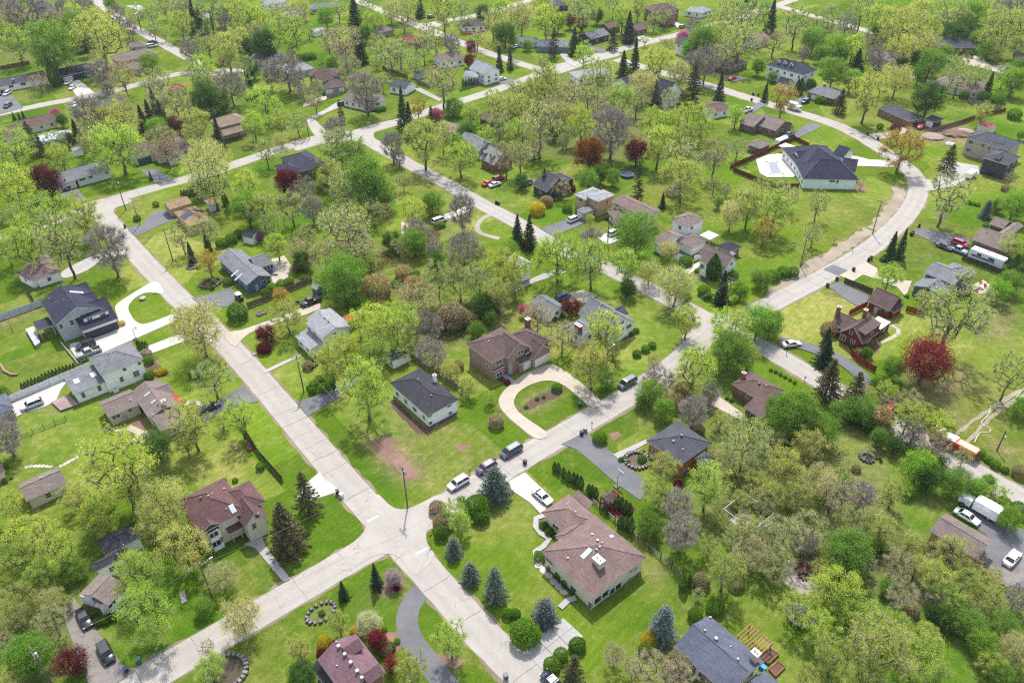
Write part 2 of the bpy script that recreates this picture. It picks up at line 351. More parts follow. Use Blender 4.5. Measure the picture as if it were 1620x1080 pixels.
def pave_mat(name, c0, c1, crack=0.5, scale=0.12, dark=0.55, leafy=0.0, lanes=False):
    m = NT(name); p = m.pos()
    a = m.noise(p, 0.16, 5.0, 0.65); b = m.noise(p, 1.3, 4.0, 0.65); f = m.noise(p, 9.0, 2.0)
    c = m.mix(m.ramp(a, [(0.3, 0.0), (0.7, 1.0)]), c0, c1)
    c = m.mix(1.0, c, m.ramp(b, [(0.25, 0.93), (0.75, 1.05)]), 'MULTIPLY')
    c = m.mix(1.0, c, m.ramp(f, [(0.25, 0.92), (0.75, 1.07)]), 'MULTIPLY')
    if crack:
        wv = m.n('ShaderNodeVectorMath', operation='ADD'); m.l(p, wv.inputs[0])
        nn = m.n('ShaderNodeTexNoise'); m.val(nn, Scale=0.5, Detail=3.0); m.l(p, nn.inputs['Vector'])
        sc = m.n('ShaderNodeVectorMath', operation='SCALE'); m.l(nn.outputs['Color'], sc.inputs[0]); sc.inputs['Scale'].default_value = 3.5
        m.l(sc.outputs[0], wv.inputs[1])
        vo = m.n('ShaderNodeTexVoronoi', feature='DISTANCE_TO_EDGE'); m.val(vo, Scale=scale); m.l(wv.outputs[0], vo.inputs['Vector'])
        cr = m.ramp(vo.outputs['Distance'], [(0.0, 1.0), (0.013, 0.0)])
        cr = m.math('MULTIPLY', cr, m.ramp(a, [(0.4, 0.0), (0.55, crack)]))
        c = m.mix(cr, c, tuple(k * dark for k in c0))
    if lanes:
        ac = m.n('ShaderNodeAttribute', attribute_name='across'); q = m.math('ABSOLUTE', ac.outputs['Fac']); q = m.math('ABSOLUTE', m.math('SUBTRACT', q, 0.45))
        tr = m.ramp(q, [(0.05, 0.93), (0.28, 1.02)]); c = m.mix(m.ramp(a, [(0.3, 0.4), (0.6, 1.0)]), c, m.mix(1.0, c, tr, 'MULTIPLY'))
        st = m.ramp(m.noise(p, 0.35, 5.0, 0.75), [(0.56, 0.0), (0.72, 0.30)]); c = m.mix(st, c, (0.19, 0.18, 0.172))
    if leafy:
        c = m.mix(m.ramp(m.noise(p, 0.7, 5.0, 0.75), [(0.5, 0.0), (0.68, leafy)]), c, (0.10, 0.075, 0.06))
    m.bsdf(c, 0.85, 0.2, bump=f, bstr=0.25, bdist=0.02); return m.mat
M['road'] = pave_mat('road_surface', (0.256, 0.236, 0.214), (0.302, 0.280, 0.257), 0.55, lanes=True)
M['A'] = pave_mat('driveway_asphalt', (0.088, 0.089, 0.097), (0.132, 0.133, 0.142), 0.35)
M['K'] = pave_mat('old_asphalt', (0.14, 0.128, 0.12), (0.20, 0.185, 0.175), 0.6, 0.25, leafy=0.7)
M['C'] = pave_mat('driveway_concrete', (0.34, 0.32, 0.292), (0.41, 0.388, 0.358), 0.3)
M['P'] = pave_mat('tan_paving', (0.29, 0.255, 0.212), (0.37, 0.328, 0.275), 0.35)
M['L'] = pave_mat('grey_paving', (0.245, 0.24, 0.235), (0.32, 0.31, 0.30), 0.4)
M['G'] = pave_mat('gravel', (0.21, 0.185, 0.16), (0.30, 0.27, 0.24), 0.0)
M['verge'] = pave_mat('road_edge_soil', (0.12, 0.10, 0.062), (0.20, 0.165, 0.105), 0.0)
M['seal'] = simple('crack_sealer', (0.21, 0.2, 0.19), 0.8, 0.2, var=0.3)
M['paint'] = simple('road_paint', (0.68, 0.67, 0.64), 0.7, 0.2, var=0.2)

def catmull(pts, n=8):
    P = [Vector(p) for p in pts]; P = [P[0] * 2 - P[1]] + P + [P[-1] * 2 - P[-2]]; out = []
    for i in range(1, len(P) - 2):
        a, b, c, d = P[i - 1:i + 3]
        for k in range(n):
            t = k / n
            out.append(0.5 * ((2 * b) + (c - a) * t + (2 * a - 5 * b + 4 * c - d) * t * t + (3 * b - a - 3 * c + d) * t ** 3))
    out.append(P[-2]); return out
_lay = {'v': 0, 'r': 0, 'd': 0}
def ribbon(name, line, width, mat, z, wob=0.0, kind='structure'):
    line = [Vector((p[0], p[1], 0)) for p in line]
    # equal steps
    pts = [line[0]]
    for p in line[1:]:
        while (p - pts[-1]).length > 2.5: pts.append(pts[-1] + (p - pts[-1]).normalized() * 2.0)
    pts.append(line[-1]); line = pts
    rng = random.Random(hash(name) % 1000 + len(line)); vs = []; fs = []; ac = []
    for i, p in enumerate(line):
        t = (line[min(i + 1, len(line) - 1)] - line[max(i - 1, 0)]).normalized(); n = Vector((-t.y, t.x, 0))
        for s in (1, -1):
            w = width / 2 + rng.uniform(-wob, wob); vs.append((p.x + n.x * s * w, p.y + n.y * s * w, z)); ac.append(float(s))
    for i in range(len(line) - 1): fs.append((2 * i, 2 * i + 1, 2 * i + 3, 2 * i + 2))
    me = mesh_from(name, vs, fs, [mat]); at = me.attributes.new('across', 'FLOAT', 'POINT'); at.data.foreach_set('value', ac)
    o = obj(name, me)
    if kind: o['kind'] = kind
    return o
def sheet(name, poly, mat, z, kind='structure'):
    bm = bmesh.new(); vs = [bm.verts.new((p[0], p[1], z)) for p in poly]; f = bm.faces.new(vs)
    f.normal_update()
    if f.normal.z < 0: f.normal_flip()
    bmesh.ops.triangulate(bm, faces=[f])
    me = bpy.data.meshes.new(name); bm.to_mesh(me); bm.free(); me.materials.append(mat)
    o = obj(name, me)
    if kind: o['kind'] = kind
    return o
def smooth_poly(poly, it=1):
    for _ in range(it):
        out = []
        for i in range(len(poly)):
            a, b = Vector(poly[i]), Vector(poly[(i + 1) % len(poly)]); out += [a * .8 + b * .2, a * .2 + b * .8]
        poly = out
    return poly
ROADS = [  # label, width, joints, pixel line
 ('pale concrete street running from upper left to the bottom centre', 6.0, 1, [(148,318),(182,362),(262,450),(362,548),(433,628),(494,700),(545,760),(628,852),(700,932),(760,1000),(832,1072),(930,1180)]),
 ('pale street crossing the lower junction up to the right', 6.0, 1, [(60,1172),(150,1120),(237,1070),(400,976),(540,893),(625,845),(700,802),(830,722),(925,667),(1013,615),(1075,570),(1120,528),(1160,508),(1227,477),(1327,424),(1385,386),(1425,350),(1446,322),(1453,298),(1446,277),(1428,260),(1404,243),(1357,214),(1313,194),(1267,180),(1190,157),(1113,133),(1040,113),(975,94)]),
 ('pale street climbing from the left corner towards the three-way junction', 5.8, 1, [(-70,402),(0,377),(60,357),(110,341),(160,322),(248,296),(330,274),(410,247),(497,220),(560,212)]),
 ('pale street from the three-way junction to the upper right corner', 5.8, 0, [(545,214),(583,206),(630,193),(700,169),(740,157),(783,143),(833,125),(860,115),(893,103),(940,90),(1007,72),(1080,53),(1153,33),(1223,11),(1290,-12)]),
 ('pale street running behind the middle houses to the right edge', 5.8, 0, [(560,208),(602,234),(650,261),(707,291),(753,318),(817,352),(880,388),(960,424),(1040,464),(1125,508),(1190,542),(1230,562),(1290,598),(1380,652),(1450,694),(1530,739),(1620,790),(1760,870)]),
 ('pale far left street with ranch houses on both sides', 5.6, 0, [(-60,192),(0,180),(83,163),(167,147),(233,130),(290,116),(385,111),(460,104)]),
 ('pale far left street slanting down from the top edge', 5.6, 0, [(120,-22),(148,-2),(175,19),(200,38),(233,56),(267,75),(300,93),(325,108),(345,120)]),
 ('pale far street running down from the top centre', 5.6, 0, [(560,0),(600,16),(643,34),(697,54),(727,67),(760,80),(793,91),(823,101),(850,109),(868,113)]),
 ('short far street branching off near the top centre', 5.4, 0, [(665,42),(707,33),(747,26),(800,12),(850,-2)]),
 ('pale far street near the top right corner', 5.6, 0, [(1225,8),(1252,16),(1290,27),(1340,40),(1385,54)]),
 ('short far lane crossing the top left lawns', 4.0, 0, [(30,54),(60,48),(90,42)]),
]
ROAD_LINES = []
for i, (lab, w, jn, pts) in enumerate(ROADS):
    line = catmull([gp(p) for p in pts])
    ribbon('road_edge', line, w + 1.0, M['verge'], 0.012 + 0.0005 * i, 0.45)
    r = ribbon('road', line, w, M['road'], 0.030 + 0.004 * i, 0.08); r['label'] = lab
    ROAD_LINES.append(line)
    if jn:      # sealed joints across the slab road
        L = 0.0; nxt = 6.0; rng = random.Random(i)
        for a, b in zip(line, line[1:]):
            seg = (b - a).length
            while L + seg > nxt:
                p = a + (b - a) * ((nxt - L) / seg); t = (b - a).normalized(); n = Vector((-t.y, t.x, 0)); nxt += rng.choice([4.6, 9.2, 9.2, 13.8])
                if proj(p)[2] > 320 or not (-50 < proj(p)[0] < 1670): continue
                k = [p + n * (w * (q - .5)) + t * rng.uniform(-.16, .16) for q in (0.02, .2, .4, .6, .8, .98)]; h = rng.uniform(.018, .04)
                vs = [(q.x - t.x * h, q.y - t.y * h, 0.078) for q in k] + [(q.x + t.x * h, q.y + t.y * h, 0.078) for q in k]
                obj('slab_joint', mesh_from('slab_joint', vs, [(j, j + 1, j + 7, j + 6) for j in range(5)], [M['seal']]), r)
            L += seg
for t, pts in [('z1', [(0,850),(100,790),(160,730),(178,680),(172,640),(140,590),(250,440),(330,525),(380,558),(440,568),(510,550),(720,440),(860,510),(650,640),(610,700),(598,760),(615,820),(680,900),(520,1060),(430,920),(370,882),(280,883),(210,905),(0,1030)]),
               ('a1', [(540,240),(600,213),(760,172),(870,195),(770,222),(725,240),(713,268),(760,345),(690,400),(600,290)]),
               ('b0', [(320,750),(345,745),(385,765),(400,790),(440,820),(500,838),(580,835),(700,800),(890,752),(900,790),(760,830),(740,850),(750,880),(800,920),(900,960),(880,1000),(760,960),(700,920),(620,890),(560,895),(420,910),(250,960),(240,930),(340,900),(375,880),(378,860),(350,830),(330,790)]),
               ('c1', [(1040,820),(1110,850),(1240,905),(1400,905),(1480,870),(1560,940),(1420,1000),(1500,1060),(1380,1040),(1270,970),(1150,1090),(1060,1060),(1180,950)]),
               ('c0', [(380,380),(420,400),(480,395),(520,360),(640,330),(700,350),(560,385),(470,410),(360,450),(300,470),(240,470),(180,430),(300,430),(340,410)]),
               ('b0', [(930,110),(1000,150),(1100,150),(1180,130),(1190,155),(1110,190),(1180,230),(1120,230),(1000,175)])]:
    w = smooth_poly(polyw(t, pts), 2)
    c = sum(w, Vector()) / len(w)
    sheet('road_edge', [c + (p - c) * 1.03 for p in w], M['verge'], 0.020)
    sheet('road_junction', w, M['road'], 0.074)
for t, a, b in [('z1', (528, 885), (608, 843)), ('z1', (188, 652), (262, 610))]:
    a = gp(tp(t, *a)); b = gp(tp(t, *b)); d = (b - a).normalized() * 1.0; n = Vector((-d.y, d.x, 0)) * 0.22
    sheet('stop_line', [a - n, b - n, b + n, a + n], M['paint'], 0.084)
sheet('road_patch', polyw('d1', [(350,625),(410,595),(515,635),(450,668)]), M['A'], 0.084)['label'] = 'dark asphalt patch across the curving street'
DRIVES = [
 ('C','z3',[(1115,95),(950,195),(840,265),(815,300),(850,400),(855,450),(610,540),(480,555),(560,685),(640,660),(980,515),(1345,352),(1320,312),(1060,412),(1000,420),(950,385),(915,320),(915,285),(960,230),(1040,190),(1185,205)],1,'white concrete loop driveway beside the navy-roofed house'),
 ('C','z4',[(-70,590),(300,450),(420,500),(430,560),(270,525),(60,605),(-40,640)],0,'white concrete driveway below the loop driveway'),
 ('C','z3',[(70,985),(440,815),(470,835),(430,890),(400,960),(330,1000),(100,1080)],0,'white concrete parking strip along the white fence'),
 ('A','a1',[(795,362),(860,425),(1000,350),(1120,305),(1100,280),(1040,250),(990,255),(930,295),(910,340)],1,'grey asphalt driveway curving to the terracotta-roofed house'),
 ('A','a1',[(1215,808),(1290,865),(1440,862),(1485,830),(1475,760),(1450,740),(1380,770)],0,'grey asphalt driveway of the blue house'),
 ('A','a1',[(350,130),(480,98),(548,190),(400,200)],0,'dark asphalt driveway of the pale green ranch house'),
 ('A','a1',[(880,-5),(990,-10),(1120,75),(1015,98)],0,'dark asphalt driveway of the big brown-roofed ranch'),
 ('L','a1',[(380,640),(560,550),(640,530),(770,500),(800,530),(650,560),(600,600),(540,640),(400,690)],1,'grey driveway of the pink-roofed house under the trees'),
 ('A','b2',[(255,385),(330,475),(530,350),(640,270),(780,200),(800,110),(640,180),(500,290),(420,330)],0,'dark asphalt driveway beside the clipped hedge'),
 ('C','b2',[(340,880),(405,825),(430,870),(540,945),(430,980),(330,1010),(250,1000)],0,'pale concrete driveway beside the brown spruce'),
 ('P','z4',[(500,480),(640,460),(900,370),(1010,330),(1090,290),(1200,270),(1200,310),(1100,350),(900,410),(700,480),(640,530),(600,580),(560,560)],0,'tan driveway leading to the black pickup'),
 ('L','z4',[(790,752),(1050,632),(1065,645),(805,770)],0,'narrow grey path to the grey-roofed house'),
 ('A','a2',[(1535,278),(1640,380),(1480,420),(1300,500),(1270,470),(1290,420),(1400,370)],0,'grey asphalt driveway of the taupe-roofed house'),
 ('P','a2',[(1160,385),(1220,372),(1280,385),(1290,410),(1270,412),(1215,395),(1165,405)],1,'tan curved path in front of the taupe-roofed house'),
 ('P','a2',[(680,520),(720,555),(800,555),(830,530),(930,575),(1000,560),(1010,590),(890,645),(855,590),(800,560),(730,575),(690,545)],0,'tan paved yard behind the taupe-roofed house'),
 ('P','t5',[(1010,638),(1245,822),(1195,868),(1075,760),(1020,730),(960,726),(890,748),(835,785),(815,830),(840,880),(1000,985),(925,1012),(790,900),(750,850),(748,810),(775,770),(850,705),(920,670)],1,'tan loop driveway of the brick house'),
 ('A','c2',[(310,650),(475,570),(510,620),(640,710),(720,780),(890,915),(810,1005),(660,900),(420,690),(370,670)],0,'dark asphalt driveway with pale kerbs beside the orange brick house'),
 ('C','z2',[(100,90),(210,30),(400,210),(325,295),(310,300),(245,230),(125,150)],0,'pale concrete driveway of the corner house'),
 ('L','c2',[(640,715),(850,620),(862,640),(675,742)],0,'narrow pale path to the orange brick house'),
 ('P','c2',[(1230,390),(1310,350),(1480,470),(1440,495)],0,'tan driveway above the brown-roofed brick house'),
 ('K','a3',[(370,570),(470,540),(590,720),(770,960),(840,1015),(700,1110),(560,1090),(520,960),(440,770)],0,'old worn asphalt driveway with parked cars at lower left'),
 ('L','t7',[(1155,425),(1240,375),(1260,430),(1380,588),(1345,602),(1210,440)],0,'pale path from the maroon-roofed house to the street'),
 ('A','d1',[(915,395),(960,362),(1280,430),(1250,530),(1100,480)],0,'grey asphalt driveway with the red car on it'),
 ('P','d1',[(450,665),(615,575),(690,620),(700,680),(910,700),(870,800),(820,740),(690,690),(600,660),(540,700)],0,'tan concrete driveway of the grey-blue house'),
 ('A','d1',[(385,738),(450,700),(640,790),(620,845),(560,855),(470,800)],0,'grey asphalt driveway beside the red barn garage'),
 ('C','d0',[(475,985),(560,990),(640,1012),(760,1015),(800,1060),(560,1052),(500,1025)],0,'white driveway of the house with the pool'),
 ('L','d1',[(1000,55),(1060,70),(1110,-60),(1200,-50),(1330,-30),(1340,20),(1250,60),(1180,100),(1000,135)],0,'grey paved forecourt of the new grey house'),
 ('A','d0',[(270,775),(345,805),(190,875),(140,850)],0,'dark driveway beside the low brown house'),
 ('P','d0',[(630,853),(780,835),(880,800),(960,795),(900,832),(780,872),(690,885)],0,'tan driveway of the long red brick ranch'),
 ('A','d0',[(150,650),(230,605),(290,630),(180,680)],0,'dark driveway of the small brick ranch'),
 ('A','t9',[(1300,275),(1400,240),(1500,290),(1640,370),(1640,640),(1500,610),(1390,480),(1450,420),(1440,380)],0,'grey asphalt yard with the box truck'),
 ('K','d3',[(1480,340),(1620,270),(1640,420),(1500,480)],0,'brown worn paving by the asphalt yard'),
 ('A','c1',[(180,365),(420,290),(470,330),(260,420)],0,'grey driveway of the tan split-level house'),
 ('C','c1',[(540,425),(620,385),(690,440),(600,470)],0,'pale driveway in front of the pink-brown house'),
 ('C','c1',[(1080,640),(1180,578),(1195,600),(1110,668)],0,'pale path to the white cape house'),
 ('A','c1',[(1010,530),(1090,495),(1160,540),(1060,580)],0,'grey apron of the white garage'),
 ('L','c1',[(0,745),(200,650),(330,618),(345,645),(150,705),(0,780)],0,'grey lane behind the white garage'),
 ('P','c1',[(360,775),(450,755),(540,790),(480,840),(360,835)],0,'tan parking spot with the blue car'),
 ('C','a0',[(430,520),(500,508),(600,590),(485,615)],0,'white concrete driveway with two pale cars'),
 ('A','a0',[(-40,625),(60,590),(148,685),(-20,730)],0,'dark driveway of the white ranch at the left edge'),
 ('A','a0',[(420,655),(470,640),(520,680),(470,690)],0,'dark driveway of the slate-roofed house'),
 ('L','b0',[(340,742),(380,752),(450,715),(590,655),(520,645),(430,700)],0,'grey driveway of the white ranch by the junction'),
 ('G','b0',[(990,565),(1040,558),(1180,630),(1160,645)],0,'gravel driveway of the small white garage'),
 ('A','b0',[(1400,515),(1620,495),(1640,540),(1500,530)],0,'grey driveway of the white two-storey house'),
 ('P','b0',[(300,660),(400,620),(520,590),(520,610),(420,640),(300,680)],0,'brown path below the craftsman house'),
 ('A','c0',[(450,290),(480,285),(612,328),(560,340)],0,'grey driveway of the long grey ranch'),
 ('L','c0',[(300,345),(340,325),(365,370),(425,405),(390,425),(340,395)],0,'pale driveway of the teal house'),
 ('C','c0',[(780,235),(800,220),(890,248),(830,268)],0,'white driveway by the far street'),
 ('C','c0',[(1000,150),(1030,135),(1085,165),(1060,182)],0,'white driveway of the big brick house'),
 ('A','c0',[(1355,485),(1420,480),(1480,505),(1390,520)],0,'dark driveway with the red car'),
 ('A','c0',[(1470,690),(1560,650),(1600,670),(1530,715)],0,'dark driveway with the white pickup'),
 ('P','d0',[(1230,370),(1300,350),(1420,420),(1520,410),(1480,470),(1380,440),(1250,410)],0,'tan curved drive behind the long roof'),
 ('C','d0',[(1010,500),(1300,580),(1290,605),(1000,540)],0,'pale terrace along the long low house'),
 ('P','b1',[(920,325),(1010,340),(1040,390),(940,440),(920,400)],0,'bare tan yard beside the brown-roofed garage'),
 ('C','b1',[(1180,285),(1340,225),(1390,240),(1230,310)],0,'pale driveway with the white van'),
 ('P','b1',[(100,560),(180,540),(220,600),(200,680),(110,720),(90,650)],0,'tan patio behind the blue house'),
 ('C','r2',[(312,240),(420,198),(600,180),(720,240),(740,330),(640,398),(410,398),(345,362)],0,'white pool terrace'),
 ('L','a0',[(790,40),(890,35),(915,70),(830,105),(880,70)],0,'grey far driveway curve near the top'),
]
for i, (m, t, pts, sm, lab) in enumerate(DRIVES):
    w = polyw(t, pts)
    if sm: w = smooth_poly(w, 2)
    c = sum(w, Vector()) / len(w)
    o = sheet('driveway' if 'path' not in lab and 'terrace' not in lab and 'yard' not in lab else 'pavement', w, M[m], 0.092 + 0.0015 * i); o['label'] = lab
    if proj(c)[2] < 260:
        sheet('soil_edge', smooth_poly([p + (p - c).normalized() * 0.22 for p in w]), M['verge'], 0.0085)
def pxline(t, pts, n=8): return catmull([gp(tp(t, *p)) for p in pts], n)
ribbon('driveway', pxline('d2', [(70,5),(200,20),(290,50),(450,112),(560,190),(620,260),(660,340)]), 3.6, M['A'], 0.19)['label'] = 'grey asphalt driveway curving past the red brick house'
ribbon('driveway', pxline('b3', [(1100,450),(1072,482),(1005,540),(962,615),(950,700),(972,785),(1025,870),(1105,965),(1200,1085),(1300,1215)]), 3.7, M['A'], 0.026)['label'] = 'dark asphalt loop driveway at the bottom centre'
M['dirt'] = pave_mat('bare_dirt', (.175, .145, .105), (.27, .23, .175), 0.0)
ribbon('dirt_track', pxline('d2', [(1180,600),(1270,520),(1390,440),(1470,385),(1620,295)]), 0.8, M['dirt'], 0.02, 0.25)
ribbon('dirt_track', pxline('d2', [(1250,650),(1330,560),(1430,460),(1510,405),(1650,320)]), 0.8, M['dirt'], 0.02, 0.25)
ribbon('path', pxline('b1', [(1490,275),(1420,310),(1395,360),(1430,400),(1540,430)]), 1.6, M['G'], 0.02, 0.15)
ribbon('path', pxline('z2', [(345,310),(260,340),(250,375),(340,460),(385,490),(250,570),(245,595),(310,640)]), 1.1, M['L'], 0.19)
ribbon('path', pxline('z2', [(440,920),(500,860),(545,855)]), 1.1, M['L'], 0.19)
ribbon('path', pxline('c2', [(-190,130),(-120,170),(-20,235),(60,300)]), 1.3, M['L'], 0.10)
ribbon('path', pxline('d1', [(780,975),(830,1010),(820,1040)]), 0.8, M['L'], 0.10)
ribbon('path', pxline('a3', [(1170,570),(1150,500)]), 0.9, M['L'], 0.10)
# concrete parking pad in separate slabs
pad = [gp(tp('c3', *p)) for p in ((60, 862), (325, 668), (452, 785), (195, 1002))]
padroot = empty('parking_pad', pad[0]); tag(padroot, 'square concrete parking pad in slabs beside the round shrubs', kind='structure')
slab_m = []
for i in range(3):
    for j in range(2):
        def bl(u, v): return (pad[0] * (1 - u) + pad[1] * u) * (1 - v) + (pad[3] * (1 - u) + pad[2] * u) * v
        u0, u1, v0, v1 = i / 3 + .005, (i + 1) / 3 - .005, j / 2 + .006, (j + 1) / 2 - .006
        q = [bl(u0, v0), bl(u1, v0), bl(u1, v1), bl(u0, v1)]
        mb = MB(); zt = 0.10 + random.uniform(-.008, .008); mb.prism([(k.x - pad[0].x, k.y - pad[0].y) for k in q], 0.0, zt); mb.build('slab', M['L'], padroot)

# mulch and leaf-litter beds with ragged outlines
M['mulch'] = pave_mat('dark_mulch', (.060, .038, .027), (.105, .068, .048), 0.0)
M['litter'] = pave_mat('red_leaf_litter', (.110, .062, .043), (.205, .130, .095), 0.0)
def ragged(poly, amp=.35, step=1.0, seed=1):
    rr = random.Random(seed); out = []
    for i in range(len(poly)):
        a, b = poly[i], poly[(i + 1) % len(poly)]; n = max(1, int((b - a).length / step))
        for k in range(n): q = a.lerp(b, k / n); out.append(Vector((q.x + rr.uniform(-amp, amp), q.y + rr.uniform(-amp, amp), 0)))
    return out
def bed(t, pts, m='mulch', name='mulch_bed', amp=.25): return sheet(name, ragged(polyw(t, pts), min(amp, .35), 1.2, len(pts)), M[m], .0145 + .0004 * (len(bpy.data.meshes) % 9))
bed('b2', [(715,640),(760,618),(820,605),(880,615),(890,660),(880,690),(930,730),(985,790),(1045,830),(1020,855),(965,880),(930,860),(900,810),(850,775),(800,740),(770,700)], 'litter', 'leaf_litter', .6)
bed('b2', [(1260,668),(1300,652),(1340,660),(1330,688),(1280,700)], 'litter', 'leaf_litter', .5); bed('b2', [(1425,598),(1460,590),(1470,610),(1435,618)], 'litter', 'leaf_litter', .4); bed('b2', [(1110,760),(1145,752),(1150,768),(1118,774)], 'litter', 'leaf_litter', .3)
bed('b2', [(850,370),(880,365),(1060,545),(1270,430),(1290,450),(1065,595),(1020,582),(930,490),(860,420)])
bed('c2', [(40,435),(110,370),(180,330),(240,305),(320,290),(350,300),(300,345),(230,375),(120,430),(50,447)]); bed('c2', [(-140,190),(-80,175),(20,240),(0,290),(-60,275)])
bed('c2', [(620,590),(665,575),(692,600),(655,628),(615,618)], 'litter', 'leaf_litter', .4); bed('c2', [(680,745),(740,700),(850,690),(870,760),(840,810),(740,800)])
bed('b3', [(1130,905),(1190,885),(1320,935),(1255,985),(1180,955)], 'litter', 'leaf_litter', .4); bed('b3', [(770,500),(830,440),(930,420),(940,480),(860,520),(780,530)], 'litter', 'leaf_litter', .4); bed('b3', [(810,760),(890,770),(940,850),(870,900),(810,880)], 'litter', 'leaf_litter', .4)
bed('a2', [(830,520),(890,485),(935,545),(880,570),(850,560)], 'litter', 'leaf_litter', .3); bed('a2', [(930,200),(1000,165),(1060,185),(1070,210),(1010,225)]); bed('a2', [(905,110),(960,90),(1000,105),(970,140),(920,150)])
bed('z2', [(280,350),(330,335),(430,430),(400,465)]); bed('z2', [(255,560),(330,560),(480,690),(560,840),(470,800),(330,650)])
bed('z3', [(1030,690),(1090,640),(1130,700),(1200,760),(1190,785),(1100,800),(1040,770)]); bed('d1', [(1052,285),(1105,268),(1145,285),(1108,305)]); bed('d1', [(560,60),(600,55),(630,120),(590,140),(550,130)], 'litter')
bed('r3', [(430,770),(560,720),(640,650),(660,720),(560,840),(440,830)]); bed('q6', [(900,700),(1150,560),(1200,570),(960,720)]); bed('c1', [(1160,640),(1230,690),(1230,715),(1150,665)])
ribbon('path', pxline('r3', [(760,520),(830,545),(860,600),(700,680),(640,700)]), .9, M['P'], 0.024, .1)

ribbon('gravel_strip', pxline('d1', [(20,800),(150,692),(280,598),(400,530),(520,455),(645,375)]), 3.6, M['dirt'], 0.0225, .8)
ribbon('gravel_strip', pxline('d1', [(665,372),(735,305),(795,220),(828,150),(832,98)]), 3.8, M['dirt'], 0.0235, .8)
# ---------------------------------------------------------------- buildings
def unit_window(kind):
    mb = MB(); t = 0.09
    # x across, z up, y outwards (negative = out)
    mb.box((0, -.03, .5 - t / 2), (1, .10, t)); mb.box((0, -.03, -.5 + t / 2), (1, .10, t))
    mb.box((-.5 + t / 2, -.03, 0), (t, .10, 1 - 2 * t)); mb.box((.5 - t / 2, -.03, 0), (t, .10, 1 - 2 * t))
    if kind == 2: mb.box((0, -.028, 0), (.07, .09, 1 - 2 * t))
    else: mb.box((0, -.028, 0), (1 - 2 * t, .09, .06))
    fr = mb.mesh('window', M['trim']); g = MB(); g.box((0, 0.0, 0), (1 - 2 * t, .06, 1 - 2 * t)); return fr, g.mesh('pane', M['glass'])
WIN = {1: unit_window(1), 2: unit_window(2)}
def unit_garage():
    mb = MB(); mb.box((0, 0, 0), (1, .08, 1))
    for i in range(4): mb.box((0, -.05, -.375 + .25 * i), (.96, .05, .225))
    return mb.mesh('garage_door', M['tint'])
GAR = unit_garage()
def unit_door():
    mb = MB(); mb.box((0, 0, 0), (1, .10, 1)); mb.box((0, -.06, .2), (.6, .04, .4)); mb.box((0, -.06, -.25), (.6, .04, .35)); d = mb.mesh('door', M['tint'])
    k = MB(); k.box((.36, -.10, -.03), (.08, .06, .06)); return d, k.mesh('handle', M['chrome'])
DOOR = unit_door()
def unit_sky():
    mb = MB(); mb.box((0, 0, .05), (1, 1, .12)); f = mb.mesh('skylight', M['trim']); g = MB(); g.box((0, 0, .115), (.8, .86, .03)); return f, g.mesh('pane', M['skylight'])
SKYL = unit_sky()
def unit_vent():
    mb = MB(); mb.tube((0, 0, -.1), (0, 0, .2), .10, .10, 8); mb.tube((0, 0, .2), (0, 0, .27), .17, .14, 8); return mb.mesh('roof_vent', M['metal'])
VENT = unit_vent()
HOUSES = []; LAND = []
WALLC = dict(pinkbrick='#957c70', white='#eae8e2', cream='#cfc5ac', tan='#b59a78', brick='#84604f', red='#6e332d', grey='#a4a5a6', dark='#3d4148', blue='#56647a', green='#c6d0c4', brown='#6e5a4b', teal='#5f8791', stone='#a89c8b', orange='#a06844', beige='#c2b39a', olive='#7d8474')
ROOFC = dict(navy='#3f4152', slate='#55575f', grey='#7f8186', brown='#6c5a57', pink='#84706c', maroon='#6c5151', taupe='#857873', tan='#948374', terra='#a98b72', black='#424249', red='#8b4a48', lgrey='#9fa1a5', blue='#646878', mauve='#7c6068')
_sr = srgb
def roofcol(c): q = _sr(ROOFC.get(c, c)); return tuple(k * .66 for k in q)
BRICKY = {'pinkbrick', 'brick', 'red', 'orange', 'stone', 'brown'}
class Block: pass
def make_block(t, b, dx=0, dy=0):
    B = Block(); kind, x0, y0, x1, y1, w, h = b[:7]; opt = b[7] if len(b) > 7 else {}
    p0 = gp(tp(t, x0, y0), h); p1 = gp(tp(t, x1, y1), h)
    u = p1 - p0; u.z = 0; B.L = u.length; u.normalize()
    if opt.get('snap', True):       # houses follow the street grid
        ang = math.degrees(math.atan2(u.y, u.x)); best = None
        for g0 in (-50.7, 39.3, 129.3, -140.7):
            d = (ang - g0 + 180) % 360 - 180
            if abs(d) < 14: best = g0
        if best is not None: a = math.radians(best); u = Vector((math.cos(a), math.sin(a), 0))
    v = Vector((-u.y, u.x, 0))
    if isinstance(w, tuple) and w[0] == 'r':      # a point of the ridge
        sl = opt.get('s', 0.42); d = 4.0
        for _ in range(60): d = .7 * d + .3 * 2 * (gp(tp(t, w[1], w[2]), h + sl * abs(d) / 2) - p0).dot(v)
    elif isinstance(w, tuple):
        q = gp(tp(t, *w), h); d = (q - p0).dot(v)
    else:
        far = v if v.y > 0 else -v       # away from the camera
        d = w if far.dot(v) > 0 else -w
    if d < 0: v = -v; d = -d
    B.o = Vector((p0.x, p0.y, 0)); B.u = u; B.v = v; B.W = d; B.h = h; B.kind = kind
    B.slope = opt.get('s', 0.42); B.ov = opt.get('ov', 0.45); B.opt = opt; B.rise = B.slope * B.W / 2
    if 'rise' in opt: B.rise = opt['rise']
    return B
def P(B, a, b, z): q = B.o + B.u * a + B.v * b; return (q.x, q.y, z)
